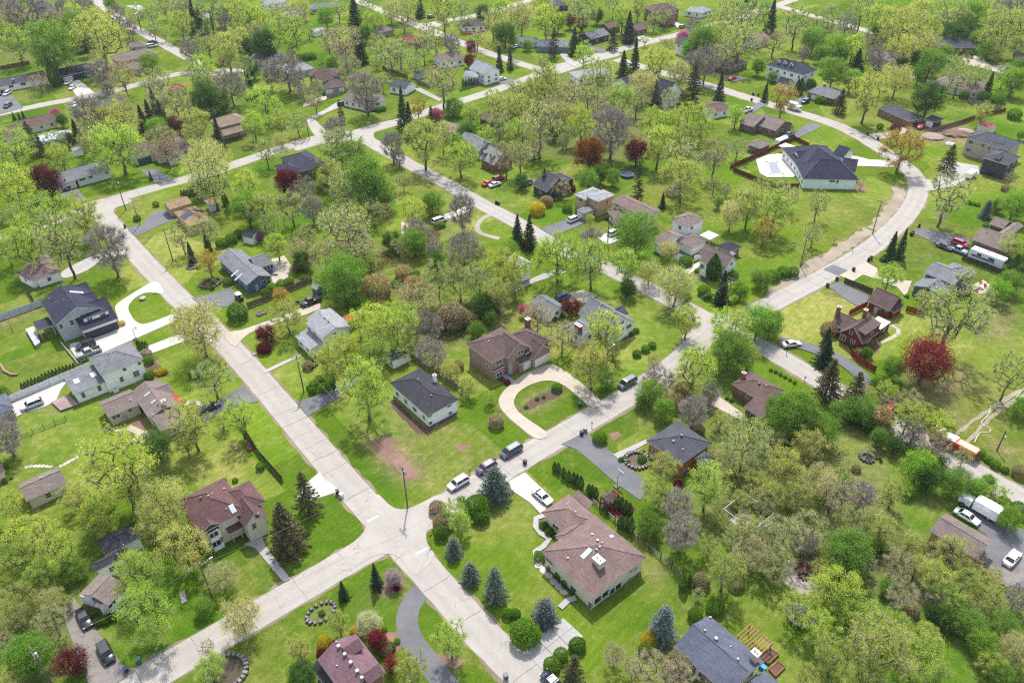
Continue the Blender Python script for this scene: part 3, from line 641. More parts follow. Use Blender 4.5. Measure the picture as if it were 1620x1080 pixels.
def roof_block(B):
    """verts, faces, material index: 0 shingles, 1 trim"""
    L, W, h, r = B.L, B.W, B.h, B.rise; th = 0.20; mb = MB(); k = B.kind
    if k == 'f':
        q = [P(B, 0, 0, h), P(B, L, 0, h), P(B, L, W, h), P(B, 0, W, h)]; mb.add([(x, y, h - th) for x, y, _ in q] + [(x, y, h + .05) for x, y, _ in q], [(4, 5, 6, 7)], 0)
        mb.m = [0]; mb.f += [(3, 2, 1, 0), (0, 1, 5, 4), (1, 2, 6, 5), (2, 3, 7, 6), (3, 0, 4, 7)]; mb.m += [1] * 5
        return mb
    if k == 's':
        top = [P(B, 0, 0, h), P(B, L, 0, h), P(B, L, W, h + 2 * r), P(B, 0, W, h + 2 * r)]; tf = [(0, 1, 2, 3)]; rim = [0, 1, 2, 3]
    elif k == 'g':
        top = [P(B, 0, 0, h), P(B, L, 0, h), P(B, L, W / 2, h + r), P(B, L, W, h), P(B, 0, W, h), P(B, 0, W / 2, h + r)]; tf = [(0, 1, 2, 5), (5, 2, 3, 4)]; rim = [0, 1, 2, 3, 4, 5]
    else:
        if L >= W:
            i0 = B.opt.get('e0', 1) * W / 2; i1 = B.opt.get('e1', 1) * W / 2
            if L - i0 - i1 < 0.2: i0 = i1 = L / 2 - .1
            top = [P(B, 0, 0, h), P(B, L, 0, h), P(B, L, W, h), P(B, 0, W, h), P(B, i0, W / 2, h + r), P(B, L - i1, W / 2, h + r)]
            tf = [(0, 1, 5, 4), (1, 2, 5), (2, 3, 4, 5), (3, 0, 4)]
        else:
            r = B.slope * L / 2; B.rise = r
            top = [P(B, 0, 0, h), P(B, L, 0, h), P(B, L, W, h), P(B, 0, W, h), P(B, L / 2, L / 2, h + r), P(B, L / 2, W - L / 2, h + r)]
            tf = [(0, 1, 4), (1, 2, 5, 4), (2, 3, 5), (3, 0, 4, 5)]
        rim = [0, 1, 2, 3]
    n = len(top); bot = [(x, y, z - th) for x, y, z in top]
    # orientation: make top faces point up
    def up(f):
        a, b, c = [Vector(top[i]) for i in f[:3]]; return f if (b - a).cross(c - a).z > 0 else tuple(reversed(f))
    tf = [up(f) for f in tf]
    mb.add(top + bot, tf, 0); mb.f += [tuple(i + n for i in reversed(f)) for f in tf]; mb.m += [1] * len(tf)
    mb.f += [(rim[i], rim[i] + n, rim[(i + 1) % len(rim)] + n, rim[(i + 1) % len(rim)]) for i in range(len(rim))]; mb.m += [1] * len(rim)
    return mb
def ridge_mesh(B):
    """ridge and hip cap strips"""
    L, W, h, r = B.L, B.W, B.h, B.rise; mb = MB(); ln = []
    if B.kind == 'g': ln = [(P(B, 0, W / 2, h + r), P(B, L, W / 2, h + r))]
    elif B.kind == 'h':
        if L >= W:
            i0 = B.opt.get('e0', 1) * W / 2; i1 = B.opt.get('e1', 1) * W / 2
            if L - i0 - i1 < 0.2: i0 = i1 = L / 2 - .1
            a, b = P(B, i0, W / 2, h + r), P(B, L - i1, W / 2, h + r); ln = [(a, b), (P(B, 0, 0, h), a), (P(B, 0, W, h), a), (P(B, L, 0, h), b), (P(B, L, W, h), b)]
        else:
            a, b = P(B, L / 2, L / 2, h + r), P(B, L / 2, W - L / 2, h + r); ln = [(a, b), (P(B, 0, 0, h), a), (P(B, L, 0, h), a), (P(B, 0, W, h), b), (P(B, L, W, h), b)]
    for a, b in ln:
        if (Vector(a) - Vector(b)).length > .5: mb.tube(a, b, .11, .11, 5)
    return mb
def wall_block(B):
    i = B.ov; L, W, h = B.L, B.W, B.h; mb = MB(); z0 = -0.05; th = 0.19; r = B.rise
    zl = h - th + (B.slope * i if B.kind != 'f' else 0)
    c = [(i, i), (L - i, i), (L - i, W - i), (i, W - i)]
    if B.kind == 'g' and r > 0:
        sl = r / (W / 2); zl = h - th + sl * i - .01; za = h - th + r - .01
        vs = [P(B, *q, z0) for q in c] + [P(B, *q, zl) for q in c] + [P(B, i, W / 2, za), P(B, L - i, W / 2, za)]
        mb.add(vs, [(0, 1, 5, 4), (2, 3, 7, 6), (1, 2, 6, 9, 5), (3, 0, 4, 8, 7), (4, 5, 9, 8), (8, 9, 6, 7)])
    elif B.kind == 's':
        zb = h - th + 2 * r - 2 * r / W * i - .01; zl = h - th + 2 * r / W * i - .01
        vs = [P(B, *q, z0) for q in c] + [P(B, *c[0], zl), P(B, *c[1], zl), P(B, *c[2], zb), P(B, *c[3], zb)]
        mb.add(vs, [(0, 1, 5, 4), (1, 2, 6, 5), (2, 3, 7, 6), (3, 0, 4, 7), (4, 5, 6, 7)])
    else:
        zl = h - th + (min(B.slope, .5) * i * .9 if B.kind == 'h' else -.005)
        vs = [P(B, *q, z0) for q in c] + [P(B, *q, zl) for q in c]
        mb.add(vs, [(0, 1, 5, 4), (1, 2, 6, 5), (2, 3, 7, 6), (3, 0, 4, 7), (4, 5, 6, 7)])
    return mb
def inside(B, p, m=0.0):
    q = Vector((p[0], p[1], 0)) - B.o; a = q.dot(B.u); b = q.dot(B.v); i = B.ov - m
    return i < a < B.L - i and i < b < B.W - i
def face_obj(name, me, parent, p, nrm, sx, sz, color=None, sy=1.0, push=.02):
    o = obj(name, me, parent, color); a = math.atan2(nrm.y, nrm.x) + math.pi / 2
    o.location = p - parent.location + nrm * push; o.rotation_euler = (0, 0, a); o.scale = (sx, sy, sz); return o
def house(t, name, label, land, wall, roof, blocks, items=(), cat='house', auto=True, group=None, trim=None):
    Bs = [make_block(t, b) for b in blocks]
    c = sum((Vector(P(B, B.L / 2, B.W / 2, 0)) for B in Bs), Vector()) / len(Bs)
    root = empty(name, (c.x, c.y, 0)); tag(root, label, cat, group)
    wv, wf, rv, rf = [], [], [], []
    wallo = []
    for B in Bs:
        wm = wall_block(B); rm = roof_block(B); wc = B.opt.get('wall', wall); rc = B.opt.get('roof', roof)
        if not B.opt.get('open'):
            n = len(wv); wv += wm.v; wf += [tuple(i + n for i in f) for f in wm.f]
        n = len(rv); rv += rm.v; rf += [tuple(i + n for i in f) for f, k in zip(rm.f, rm.m) if k == 0]
        loc = lambda mb: [(x - c.x, y - c.y, z) for x, y, z in mb.v]
        if B.opt.get('open'):       # roof on posts
            mb = MB(); i = B.ov + .1
            for a, b in ((i, i), (B.L - i, i), (B.L - i, B.W - i), (i, B.W - i)):
                q = P(B, a, b, 0)
                pm = MB(); pm.box((q[0] - c.x, q[1] - c.y, (B.h - .2) / 2), (.16, .16, B.h - .2), rz=math.atan2(B.u.y, B.u.x)); pm.build('post', M['trim'], root)
        else:
            wm.v = loc(wm); wallo.append(wm.build('wall', M['brick'] if wc in BRICKY else M['wall'], root, srgb(WALLC.get(wc, wc))))
        rm.v = loc(rm); jit = random.uniform(.93, 1.07)
        ro = rm.build('roof', [M['roof'], M['trim'] if trim is None else M[trim]], root, tuple(k * jit for k in roofcol(rc)))
        rg = ridge_mesh(B)
        if rg.f: rg.v = loc(rg); rg.build('ridge_cap', M['roof'], ro, tuple(k * jit * 1.25 for k in roofcol(rc)))
        B.root = root
    bw = BVHTree.FromPolygons(wv, wf) if wf else None
    br = BVHTree.FromPolygons(rv, rf)
    used = []
    for it in items:
        k, x, y = it[:3]; px = tp(it[-1] if isinstance(it[-1], str) and it[-1] in TILES else t, x, y); d = ray(px)
        if k in 'wDG':
            if not bw: continue
            p, nr, fi, ds = bw.ray_cast(CAM, d)
            if p is None or abs(nr.z) > .5: continue
            if nr.dot(d) > 0: nr = -nr
            sx = it[3] if len(it) > 3 and not isinstance(it[3], str) else {'w': 1.1, 'D': 1.0, 'G': 2.6}[k]
            sz = it[4] if len(it) > 4 and not isinstance(it[4], str) else {'w': 1.3, 'D': 2.1, 'G': 2.2}[k]
            if k != 'w': p = Vector((p.x, p.y, sz / 2))
            used.append((p, nr))
            if k == 'w':
                fr = face_obj('window', WIN[2 if sx > 1.2 else 1][0], root, p, nr, sx, sz); g = obj('pane', WIN[1][1], fr)
            elif k == 'D':
                fr = face_obj('door', DOOR[0], root, p, nr, sx, sz, (0.35, 0.33, 0.31)); obj('handle', DOOR[1], fr)
            else: face_obj('garage_door', GAR, root, p, nr, sx, sz, srgb(it[5]) if len(it) > 5 and str(it[5]).startswith('#') else (0.6, 0.59, 0.57))
        else:
            p, nr, fi, ds = br.ray_cast(CAM, d)
            if p is None: continue
            if nr.z < 0: nr = -nr
            dn = Vector((nr.x, nr.y, 0)); a = math.atan2(dn.y, dn.x) + math.pi / 2 if dn.length > .02 else math.atan2(Bs[0].u.y, Bs[0].u.x)
            if k == 'c':
                w_, d_, h_, col = it[3], it[4], it[5], it[6] if len(it) > 6 and str(it[6]).startswith('#') else '#8c5a48'
                a = math.atan2(Bs[0].u.y, Bs[0].u.x); mb = MB(); mb.box((0, 0, h_ / 2 - .6), (w_, d_, h_ + 1.2)); 
                o = mb.build('chimney', M['brick'], root, srgb(col)); o.location = p - root.location; o.rotation_euler = (0, 0, a)
                cp = MB(); cp.box((0, 0, h_ + .06), (w_ + .2, d_ + .2, .14)); cp.tube((-w_ * .2, 0, h_ + .1), (-w_ * .2, 0, h_ + .45), .14, .12, 8); cp.tube((w_ * .2, 0, h_ + .1), (w_ * .2, 0, h_ + .4), .14, .12, 8); cp.build('chimney_cap', M['tint'], o, (.4, .37, .34))
            elif k in 'kp':
                sx, sy = it[3], it[4]; m4 = Matrix.Identity(3); yv = Vector((0, 0, 1)).cross(nr).normalized(); sv = nr.cross(yv)
                rot = Matrix((yv, sv, nr)).transposed().to_4x4()
                o = obj('skylight' if k == 'k' else 'solar_panel', SKYL[0] if k == 'k' else SOLAR, root); o.matrix_local = Matrix.Translation(p - root.location) @ rot @ Matrix.Diagonal((sx, sy, 1, 1))
                if k == 'k': obj('pane', SKYL[1], o)
            elif k == 'v':
                o = obj('roof_vent', VENT, root, color=random.choice([(.08, .08, .08), (.30, .30, .30), (.2, .19, .18)])); o.location = p - root.location; s_ = it[3] if len(it) > 3 and not isinstance(it[3], str) else 1.0; o.scale = (s_, s_, s_)
            elif k == 'd':      # gabled dormer looking down the slope
                w_, h_ = it[3], it[4]; mb = MB(); dp = 2.6
                vs = [(-w_ / 2, 0, -.6), (w_ / 2, 0, -.6), (w_ / 2, 0, h_), (-w_ / 2, 0, h_), (0, 0, h_ + w_ * .4)]
                mb.add(vs + [(x, y + dp, z) for x, y, z in vs], [(0, 1, 2, 4, 3), (1, 6, 7, 2), (0, 3, 8, 5)])
                o = mb.build('dormer', M['wall'], root, srgb(WALLC.get(wall, wall))); o.location = p - root.location; o.rotation_euler = (0, 0, a)
                r2 = MB(); e = .25
                r2.add([(-w_ / 2 - e, -e, h_ - .12), (0, -e, h_ + w_ * .4 + .12), (w_ / 2 + e, -e, h_ - .12), (-w_ / 2 - e, dp, h_ - .12), (0, dp, h_ + w_ * .4 + .12), (w_ / 2 + e, dp, h_ - .12)], [(0, 1, 4, 3), (1, 2, 5, 4)])
                r2.build('dormer_roof', M['roof'], o, roofcol(roof))
                wo_ = obj('dormer_window', WIN[2][0], o); wo_.location = (0, -.03, h_ * .42); wo_.scale = (w_ * .62, 1, h_ * .75)
                wo_.data = WINFULL
    if auto and bw:
        rng = random.Random(len(label) * 7 + len(blocks))
        for B in Bs:
            if B.opt.get('open') or B.opt.get('nowin'): continue
            i = B.ov
            for s0, s1, nr, Lw in (((i, i), (B.L - i, i), -B.v, B.L - 2 * i), ((B.L - i, i), (B.L - i, B.W - i), B.u, B.W - 2 * i), ((B.L - i, B.W - i), (i, B.W - i), B.v, B.L - 2 * i), ((i, B.W - i), (i, i), -B.u, B.W - 2 * i)):
                a = Vector(P(B, *s0, 0)); b = Vector(P(B, *s1, 0)); n = int((Lw - .6) // 3.1)
                if n < 1: continue
                if any(un.dot(nr) > .9 and abs((up_ - a).dot(nr)) < .4 and -.5 < (up_ - a).dot((b - a).normalized()) < Lw + .5 for up_, un in used): continue
                lv = [1.55] if B.h < 4.6 else [1.5, B.h - 1.55]
                for z in lv:
                    for j in range(n):
                        p = a + (b - a) * ((j + .5) / n); out = p + nr * .35
                        if any(inside(C, out, .05) and C.h > z for C in Bs if C is not B): continue
                        sx = rng.choice([.95, 1.1, 1.5]); 
                        fr = face_obj('window', WIN[2 if sx > 1.2 else 1][0], root, Vector((p.x, p.y, z)), nr, sx, 1.2); obj('pane', WIN[1][1], fr)
    HOUSES.append((root, Bs))
    if land: LAND.append((land, proj(c)[:2], c))
    return root
_w = MB(); _w.v = []
def _winfull():
    a, b = WIN[2]; mb = MB()
    for me, mi in ((a, 0), (b, 1)):
        mb.add([v.co[:] for v in me.vertices], [tuple(p.vertices) for p in me.polygons], mi)
    return mb.mesh('dormer_window', [M['trim'], M['glass']])
WINFULL = _winfull()
_s = MB(); _s.box((0, 0, .06), (1, 1, .06)); SOLAR = _s.mesh('solar_panel', M['solar'])
H = house
# ---- lower left / left
H('q5','house','large navy-roofed white house with a double garage by the loop driveway','the navy-roofed house','grey','navy',[
 ('g',165,255,320,500,('r',400,115),5.6,{'s':.5}), ('g',600,566,990,432,('r',700,255),3.2,{'s':.6,'wall':'white'}), ('s',612,440,890,345,(555,330),5.3,{'rise':.35,'ov':.2,'wall':'white','nowin':1}),
 ('g',560,320,790,245,('r',620,175),5.4,{'s':.5,'wall':'white'}), ('g',500,205,705,135,('r',540,75),5.2,{'s':.5}), ('f',78,468,132,556,(300,495),3.1,{'open':1,'roof':'navy','ov':.2})],
 [('G',708,610,3.0,2.2,'#3a3c44'),('G',885,555,5.2,2.2,'#3a3c44'),('w',684,436,1.4,1.1),('w',824,388,1.4,1.1),('w',378,512,1.0,1.4),('w',494,470,1.0,1.6),('D',585,620),('k',545,150,1.0,3.2),('v',258,222),('v',328,262),('v',412,237),('v',458,250),('v',450,308)])
H('z3','house','white two-storey house with grey hip roof and lower rear wing','the white house with grey hip roof','white','grey',[
 ('h',632,655,716,782,(1022,662),5.6), ('s',522,918,800,822,(478,803),3.1,{'rise':.5})],
 [('w',592,920,.8,1.5),('w',708,872,.8,1.5),('w',866,808,.8,1.5),('w',962,772,.8,1.6),('w',978,764,.8,1.6),('w',886,738,.8,.9),('w',992,695,.8,.8),('k',545,823,1.2,1.6),('k',664,777,1.2,1.6),('v',772,640),('v',703,704)])
H('q1','house','long taupe-roofed house with an L-shaped courtyard and red front deck','the taupe-roofed house','beige','taupe',[
 ('g',425,228,690,520,('r',700,255),3.2), ('g',155,522,548,372,('r',85,378),3.0,{'s':.36}), ('s',775,690,1085,560,(695,520),2.8,{'rise':.45}), ('g',780,300,945,236,('r',860,130),3.1,{'nowin':1})],
 [('c',828,375,.8,.8,1.2,'#d8d0c0'),('k',622,250,.5,1.4),('k',695,338,.5,1.2),('v',748,378),('v',425,325,1.2),('v',690,500,1.2),('v',885,525,1.4),('w',250,512,1.9,1.0),('D',345,490),('w',412,435,.9,.9)])
H('a2','garage','long cream garage with dark taupe gable roof on the lawn','the cream garage','cream','taupe',[('g',165,1012,432,918,(110,905),2.7)],[('v',182,898,1.2),('v',258,865,1.2),('v',318,838,1.2)],cat='garage')
H('a2','shed','small blue-grey roofed garage at the left edge by the silver car','the small grey garage at the left edge','grey','blue',[('h',-70,480,90,430,(-60,360),2.6)],[('G',66,466,1.8,2.0,'#6f8292')],cat='garage')
H('a2','shed','small tan shed cut off by the left edge','the tan shed at the left edge','cream','brown',[('g',-60,860,35,822,4,2.4)],cat='shed',auto=False)
H('q2','house','large maroon-roofed cream house with bay window and front porch','the maroon-roofed house','cream','maroon',[
 ('h',172,672,650,420,('r',300,240),5.6,{'s':.55,'e0':.15}), ('h',560,480,838,342,('r',600,226),5.6,{'s':.5,'e0':.2}), ('g',500,435,622,606,(865,490),4.8,{'s':.95}), ('g',95,545,178,668,(398,560),5.5,{'s':.6,'nowin':1}), ('s',465,672,615,605,(412,590),3.0,{'open':1,'roof':'maroon','rise':.5}), ('f',258,672,372,612,1.8,5.0,{'roof':'maroon','ov':.12,'wall':'white'})],
 [('c',718,150,1.1,.9,2.6,'#9a7a68'),('k',498,412,.9,1.7),('v',178,308,1.5),('v',253,287),('v',290,268),('v',438,418),('v',415,215,1.2),('w',308,668,1.8,1.5),('w',335,762,1.8,1.5),('w',715,585,.9,1.5),('w',746,482,.9,1.2),('w',272,775,.7,1.3),('w',385,720,.6,1.4)])
H('a3','house','dark-roofed white house half hidden by the bright lower left trees','the dark-roofed house at lower left','white','black',[
 ('h',612,178,660,275,(930,205),3.2), ('h',572,325,600,378,(780,250),3.2), ('g',500,520,620,395,(700,575),3.2,{'roof':'taupe','snap':True}), ('h',580,545,620,592,(780,470),3.2,{'roof':'taupe'})],
 [('v',742,268,1.4),('v',755,165),('v',783,210),('G',555,555,3.0,2.2,'#e8eaf0'),('w',705,575,1.8,1.2)])
H('q3','house','mauve-roofed house with three dormers at the bottom edge','the mauve-roofed house at the bottom','brick','mauve',[
 ('g',185,440,570,965,('r',630,455),5.0,{'s':.5,'roof':'mauve'}), ('s',110,545,330,850,(230,510),3.0,{'roof':'black','wall':'white','rise':.5})],
 [('d',735,262,2.2,.9),('d',1000,600,2.2,.9),('d',1010,410,1.8,.4),('v',470,280,2.0),('v',552,388,2.0),('v',632,495,2.0),('v',718,608,2.0),('v',783,698,2.0),('v',450,528,.8),('v',440,212,.8)])
H('b2','house','white house with dark hip roof and two white chimneys near the junction','the white house with two chimneys','white','black',[
 ('h',845,262,1052,488,(1290,370),3.6,{'s':.36})],
 [('c',885,235,1.6,.8,1.6,'#dedcd6'),('c',1133,255,.7,.7,1.9,'#dedcd6'),('v',1108,345,1.3),('v',1132,302),('v',1026,240),('w',982,462,.8,1.2),('w',1036,512,.8,1.0),('w',1103,515,.9,.9),('w',1229,452,.9,.9),('w',1100,470,1.2,.5),('w',1222,408,1.2,.5)])
H('b2','garage','small white garage with blue-black roof behind the yellow-green trees','the small white garage','white','black',[('h',800,75,848,130,(980,68),2.8)],[('w',858,140,.8,1.2),('w',905,105,1.6,.5)],cat='garage')
H('q4','house','brown-roofed brick house with double gable garage on the loop driveway','the brick house with loop driveway','pinkbrick','brown',[
 ('h',130,405,440,622,(555,205),5.6,{'s':.5}), ('g',440,440,607,578,(868,415),5.5,{'s':.75}), ('h',830,520,1140,372,('r',800,268),4.4,{'s':.6,'e0':.2}), ('g',790,495,917,588,(1155,470),3.2,{'s':.85}), ('s',760,648,905,578,(712,590),2.9,{'rise':.5}), ('f',455,730,590,665,1.4,2.8,{'roof':'maroon','ov':.1})],
 [('c',858,200,1.1,1.0,2.3,'#7d5a50'),('G',1030,610,4.8,2.3,'#e0d8c8'),('G',850,680,2.3,2.2,'#e0d8c8'),('w',770,500,1.9,1.1),('w',515,615,2.0,1.1),('w',520,760,1.9,1.2),('D',655,665,1.1,2.6),('v',420,318),('v',395,375),('w',235,560,1.2,.9),('w',380,660,1.2,.9)])
H('r5','house','grey-roofed white house with a lean-to porch behind the red maple','the grey-roofed white house','white','lgrey',[
 ('g',198,345,410,556,('r',440,262),5.4,{'s':.4}), ('s',50,515,245,706,(225,392),2.8,{'rise':.45}), ('g',205,285,260,340,('r',345,150),4.8,{'s':.35,'nowin':1}), ('s',790,360,560,135,(500,180),4.0,{'rise':.4,'nowin':1})],
 [('v',455,280,1.2),('v',498,330,1.3),('w',582,500,.9,1.5),('w',245,410,1.2,.7),('w',320,480,1.2,.7)])
H('r7','house','blue-walled house with grey gable roof and white skylights','the blue house with skylights','blue','grey',[
 ('g',120,250,440,672,('r',480,300),3.2,{'s':.45}), ('g',690,405,918,320,('r',700,225),3.2,{'s':.45})],
 [('k',375,470,.6,2.6),('k',425,525,.6,2.6),('k',475,580,.6,2.6),('v',535,300),('v',570,358),('v',620,380),('v',768,430),('w',780,590,1.8,1.0),('D',680,640),('w',870,378,2.2,1.2)])
H('b1','shed','blue-grey garden shed with pale gable roof behind the black pickup','the blue-grey garden shed','blue','lgrey',[('g',345,738,385,755,(410,725),2.4,{'s':.8,'ov':.2})],cat='shed',auto=False)
H('b1','canopy','orange-red flat canopy behind the grey-roofed house','the orange-red canopy','white','#c85a44',[('f',545,925,580,965,(640,935),2.4,{'open':1,'ov':.1})],cat='canopy',auto=False)
H('t4','shed','small dark blue garden cottage with white front beside purple blossom','the dark blue garden cottage','white','navy',[('g',1145,40,1195,52,(1240,30),2.4,{'s':.6,'ov':.25})],cat='shed')
H('z2','house','sprawling brown-roofed corner house with cream walls and screened porch','the brown-roofed corner house','cream','pink',[
 ('h',318,290,560,488,(500,172),3.0,{'s':.42}), ('h',320,548,628,872,(1015,590),3.9,{'s':.36}), ('h',405,445,470,500,(640,380),3.5,{'nowin':1}), ('s',520,180,625,262,(560,160),2.6,{'nowin':1,'rise':.3}), ('h',480,690,540,750,(560,690),3.75,{'nowin':1})],
 [('c',682,300,.8,.7,1.7,'#dcd6c4'),('c',692,630,1.8,1.3,1.2,'#b8ad98'),('k',614,560,.9,2.2),('k',778,450,.6,.9),('v',652,440,1.3),('v',686,480,1.6),('v',717,495,1.2),('v',700,522,1.2),('v',680,540,1.2),('v',492,594),('v',485,242),('v',543,292),
  ('w',412,385,1.7,1.1),('w',370,610,2.2,1.0),('w',905,675,1.0,.6),('w',935,660,1.0,.6),('w',900,722,1.0,.6),('w',930,706,1.0,.6),('w',800,792,3.6,1.7),('w',712,845,4.2,1.8),('w',590,880,2.6,1.7),('w',640,900,.9,1.7),('w',530,790,1.6,.9)])
H('c2','house','orange brick house with dark slate hip roof above the asphalt driveway','the orange brick house','orange','slate',[
 ('h',850,628,1070,778,(1268,645),4.4,{'s':.4}), ('h',1155,738,1215,785,(1288,740),4.2,{'wall':'red'})],
 [('v',1072,600,1.7),('v',1021,633,1.3),('v',1080,685),('c',1130,545,.6,.6,1.2,'#9a6a58'),('w',872,722,.9,1.5),('w',1095,825,1.6,1.6),('w',1197,780,.8,1.1),('w',1240,775,.8,1.1),('w',900,690,.9,1.0)])
H('t6','house','brown-roofed red brick ranch with a brick chimney behind tall trees','the brown-roofed brick ranch','brick','brown',[
 ('h',230,740,390,838,(490,775),3.2,{'s':.4}), ('s',288,850,380,905,(400,840),2.8,{'roof':'brown','rise':.4})],
 [('c',286,715,.8,.7,1.6,'#9a5a48'),('v',362,743,1.6),('v',395,752),('w',270,780,.9,1.0),('w',310,803,.9,1.0),('w',355,825,.9,1.0)])
H('c3','house','blue-grey roofed house with a chimney at the bottom right of the junction','the blue-grey roofed house at the bottom','white','blue',[
 ('g',1022,850,1372,1162,(1245,650),3.2,{'s':.42}), ('g',1400,1190,1580,1350,(1600,1000),2.7,{'s':.3})],
 [('c',1530,935,1.2,1.0,2.0,'#b8a89c'),('v',1220,752,1.4),('v',1290,805,2.0),('v',1428,932,1.4),('v',1382,850,.8),('v',1255,668,1.2)])
# ---- left middle
H('a1','house','terracotta-roofed house with solar panels behind a grey driveway','the terracotta-roofed house','tan','terra',[
 ('h',1098,262,1197,353,(1338,310),3.0,{'s':.4}), ('g',1072,246,1210,200,(1025,205),3.0,{'s':.35})],
 [('p',1180,282,3.2,3.4),('p',1262,255,1.8,3.0)])
H('a1','garage','small cream garage with orange hip roof beside the terracotta house','the small orange-roofed garage','cream','terra',[('h',1290,190,1328,220,(1405,205),2.6)],[('G',1345,235,2.4,2.0)],cat='garage',auto=False)
H('a1','house','pink-brown roofed white ranch under tall yellow-green trees','the pink-roofed ranch under trees','white','pink',[
 ('h',222,690,388,645,13,2.9), ('h',95,645,190,695,(260,560),2.9)],[('v',275,600,1.3)])
H('t1','house','pale green ranch house with long grey roof and dark driveway','the pale green ranch','green','grey',[
 ('g',360,852,525,805,10,2.9), ('g',258,882,362,852,10,2.8)],[('w',390,850,2.2,1.3),('w',430,838,1.4,1.3),('w',505,817,1.2,1.2),('G',300,888,4.5,2.2,'#c9d2c8')])
H('t1','house','large brown-roofed cream ranch with a teal garage door','the big brown-roofed ranch','cream','brown',[
 ('h',745,745,922,700,14,3.0), ('g',640,752,745,730,13,3.0), ('g',795,752,850,738,9,3.2,{'s':.7})],[('G',690,770,4.8,2.2,'#2f5a5a'),('w',832,740,1.6,1.6),('w',885,722,1.6,1.4),('k',705,655,.8,1.6),('k',690,665,.8,1.6)])
H('t1','house','two-tier tan-roofed house by the left bend of the upper street','the two-tier tan house','tan','tan',[
 ('h',1045,605,1175,570,10,5.2), ('s',1050,648,1155,615,4,3.0,{'open':1,'wall':'dark'})])
H('px','house','navy pyramid-roofed brown house below the upper left street','the navy pyramid-roofed house','brown','navy',[
 ('h',443,250,474,273,(521,260),3.4,{'s':.4}), ('h',433,263,452,279,(470,262),3.2)],[('v',492,254),('v',500,252)])
H('a0','house','white ranch with grey roof at the far left edge','the white ranch at the left edge','white','slate',[('g',-60,562,310,502,9,2.8)],[('w',145,532,2.2,1.3),('w',70,547,2.0,1.3),('c',88,520,.8,.7,1.2)])
H('a0','house','dark navy-roofed ranch behind two pale parked cars','the navy-roofed far ranch','dark','navy',[('g',362,490,610,448,10,2.8)],[('G',430,495,4.2,2.1),('w',555,465,2.4,1.2)])
H('a0','house','rambling taupe-roofed house inside the far left street corner','the rambling taupe house','tan','taupe',[('h',745,395,1005,345,11,3.0), ('g',800,425,885,440,8,3.0)])
H('a0','garage','square taupe-roofed garage behind the rambling taupe house','the square taupe garage','grey','taupe',[('h',812,302,922,292,8,2.8)],cat='garage')
H('a0','house','brown-roofed cream L-shaped ranch below the far left street','the brown L-shaped ranch','cream','brown',[('g',150,812,366,765,9,2.8), ('g',-10,885,140,850,11,2.8)])
H('a0','house','slate-roofed house among trees below the far left street','the slate-roofed house among trees','tan','slate',[('h',640,690,835,650,11,2.8)])
H('a0','shed','small white gable shed among trees','the small white shed','white','lgrey',[('g',460,958,525,945,3.4,2.4,{'ov':.2})],cat='shed',auto=False)
H('a0','house','grey-roofed far house in the top left woods','the grey house in the top left woods','tan','grey',[('h',285,92,405,72,10,3.0)])
H('a0','shed','brown-roofed far outbuilding in the top left woods','the brown far outbuilding','brown','brown',[('g',85,118,175,98,7,2.6)],cat='shed')
H('a0','house','dark-roofed far house near the top left corner','the dark far house at top left','dark','slate',[('h',225,50,335,35,10,3.0)])
H('a0','house','small red-brown roofed house beside the far left street','the red-brown far house','brick','red',[('h',1100,575,1190,560,8,2.8)])
H('a0','house','far blue-grey house behind the round yellow tree','the far blue-grey house','blue','lgrey',[('h',1275,125,1360,112,8,2.8)])
H('a0','house','far brown-roofed house by the top edge street','the brown far house at the top edge','brown','brown',[('h',1100,30,1210,18,9,2.8)])
# ---- top centre
H('b0','house','grey-roofed house with two hips beyond the hedge','the grey double-hip house','cream','grey',[('h',-40,378,90,372,10,2.9), ('h',40,385,200,355,10,2.9)])
H('b0','house','pale blue-grey roofed house behind the craftsman house','the blue-grey house behind','grey','lgrey',[('h',210,470,375,432,10,2.9)])
H('b0','house','grey-green craftsman house with brown roof and orange gable','the craftsman house','olive','brown',[('h',332,490,532,478,10,5.2), ('g',395,520,500,500,8,5.0,{'s':.6,'wall':'olive'}), ('h',425,562,572,540,9,3.0,{'wall':'olive'})],[('G',465,580,3.2,2.1),('G',540,562,2.4,2.1)])
H('b0','house','white ranch with brown-grey roof beside the three-way junction','the white ranch at the three-way junction','white','taupe',[('g',545,632,712,668,10,2.8,{'snap':False}), ('g',695,668,838,640,9,2.8)],[('w',770,660,2.0,1.2)])
H('b0','garage','small white building with dark roof and gravel drive','the small white building','white','slate',[('g',838,548,945,566,9,2.8,{'snap':False})],[('w',910,552,1.8,1.2),('w',975,535,.8,.8)],cat='garage')
H('b0','house','white two-storey house with steep grey roof by the upper street','the white two-storey house','white','lgrey',[('g',1345,435,1465,470,9,4.8,{'s':.7}), ('g',1308,482,1402,492,7,3.2,{'snap':False})])
H('b0','house','long white house with grey-brown roof behind bare trees','the long white house','white','taupe',[('g',1158,395,1322,372,10,3.0)])
H('b0','house','red-brown roofed house near the top centre street','the red-brown roofed house','brown','red',[('h',892,250,1012,275,9,2.8)])
H('b0','house','dark-roofed white house with a red deck at the top centre','the dark-roofed house with red deck','white','slate',[('h',1303,172,1452,162,10,3.0)])
H('b0','house','far grey-brown roofed house with a black car','the far grey-brown house','tan','taupe',[('h',780,208,892,192,9,2.8)])
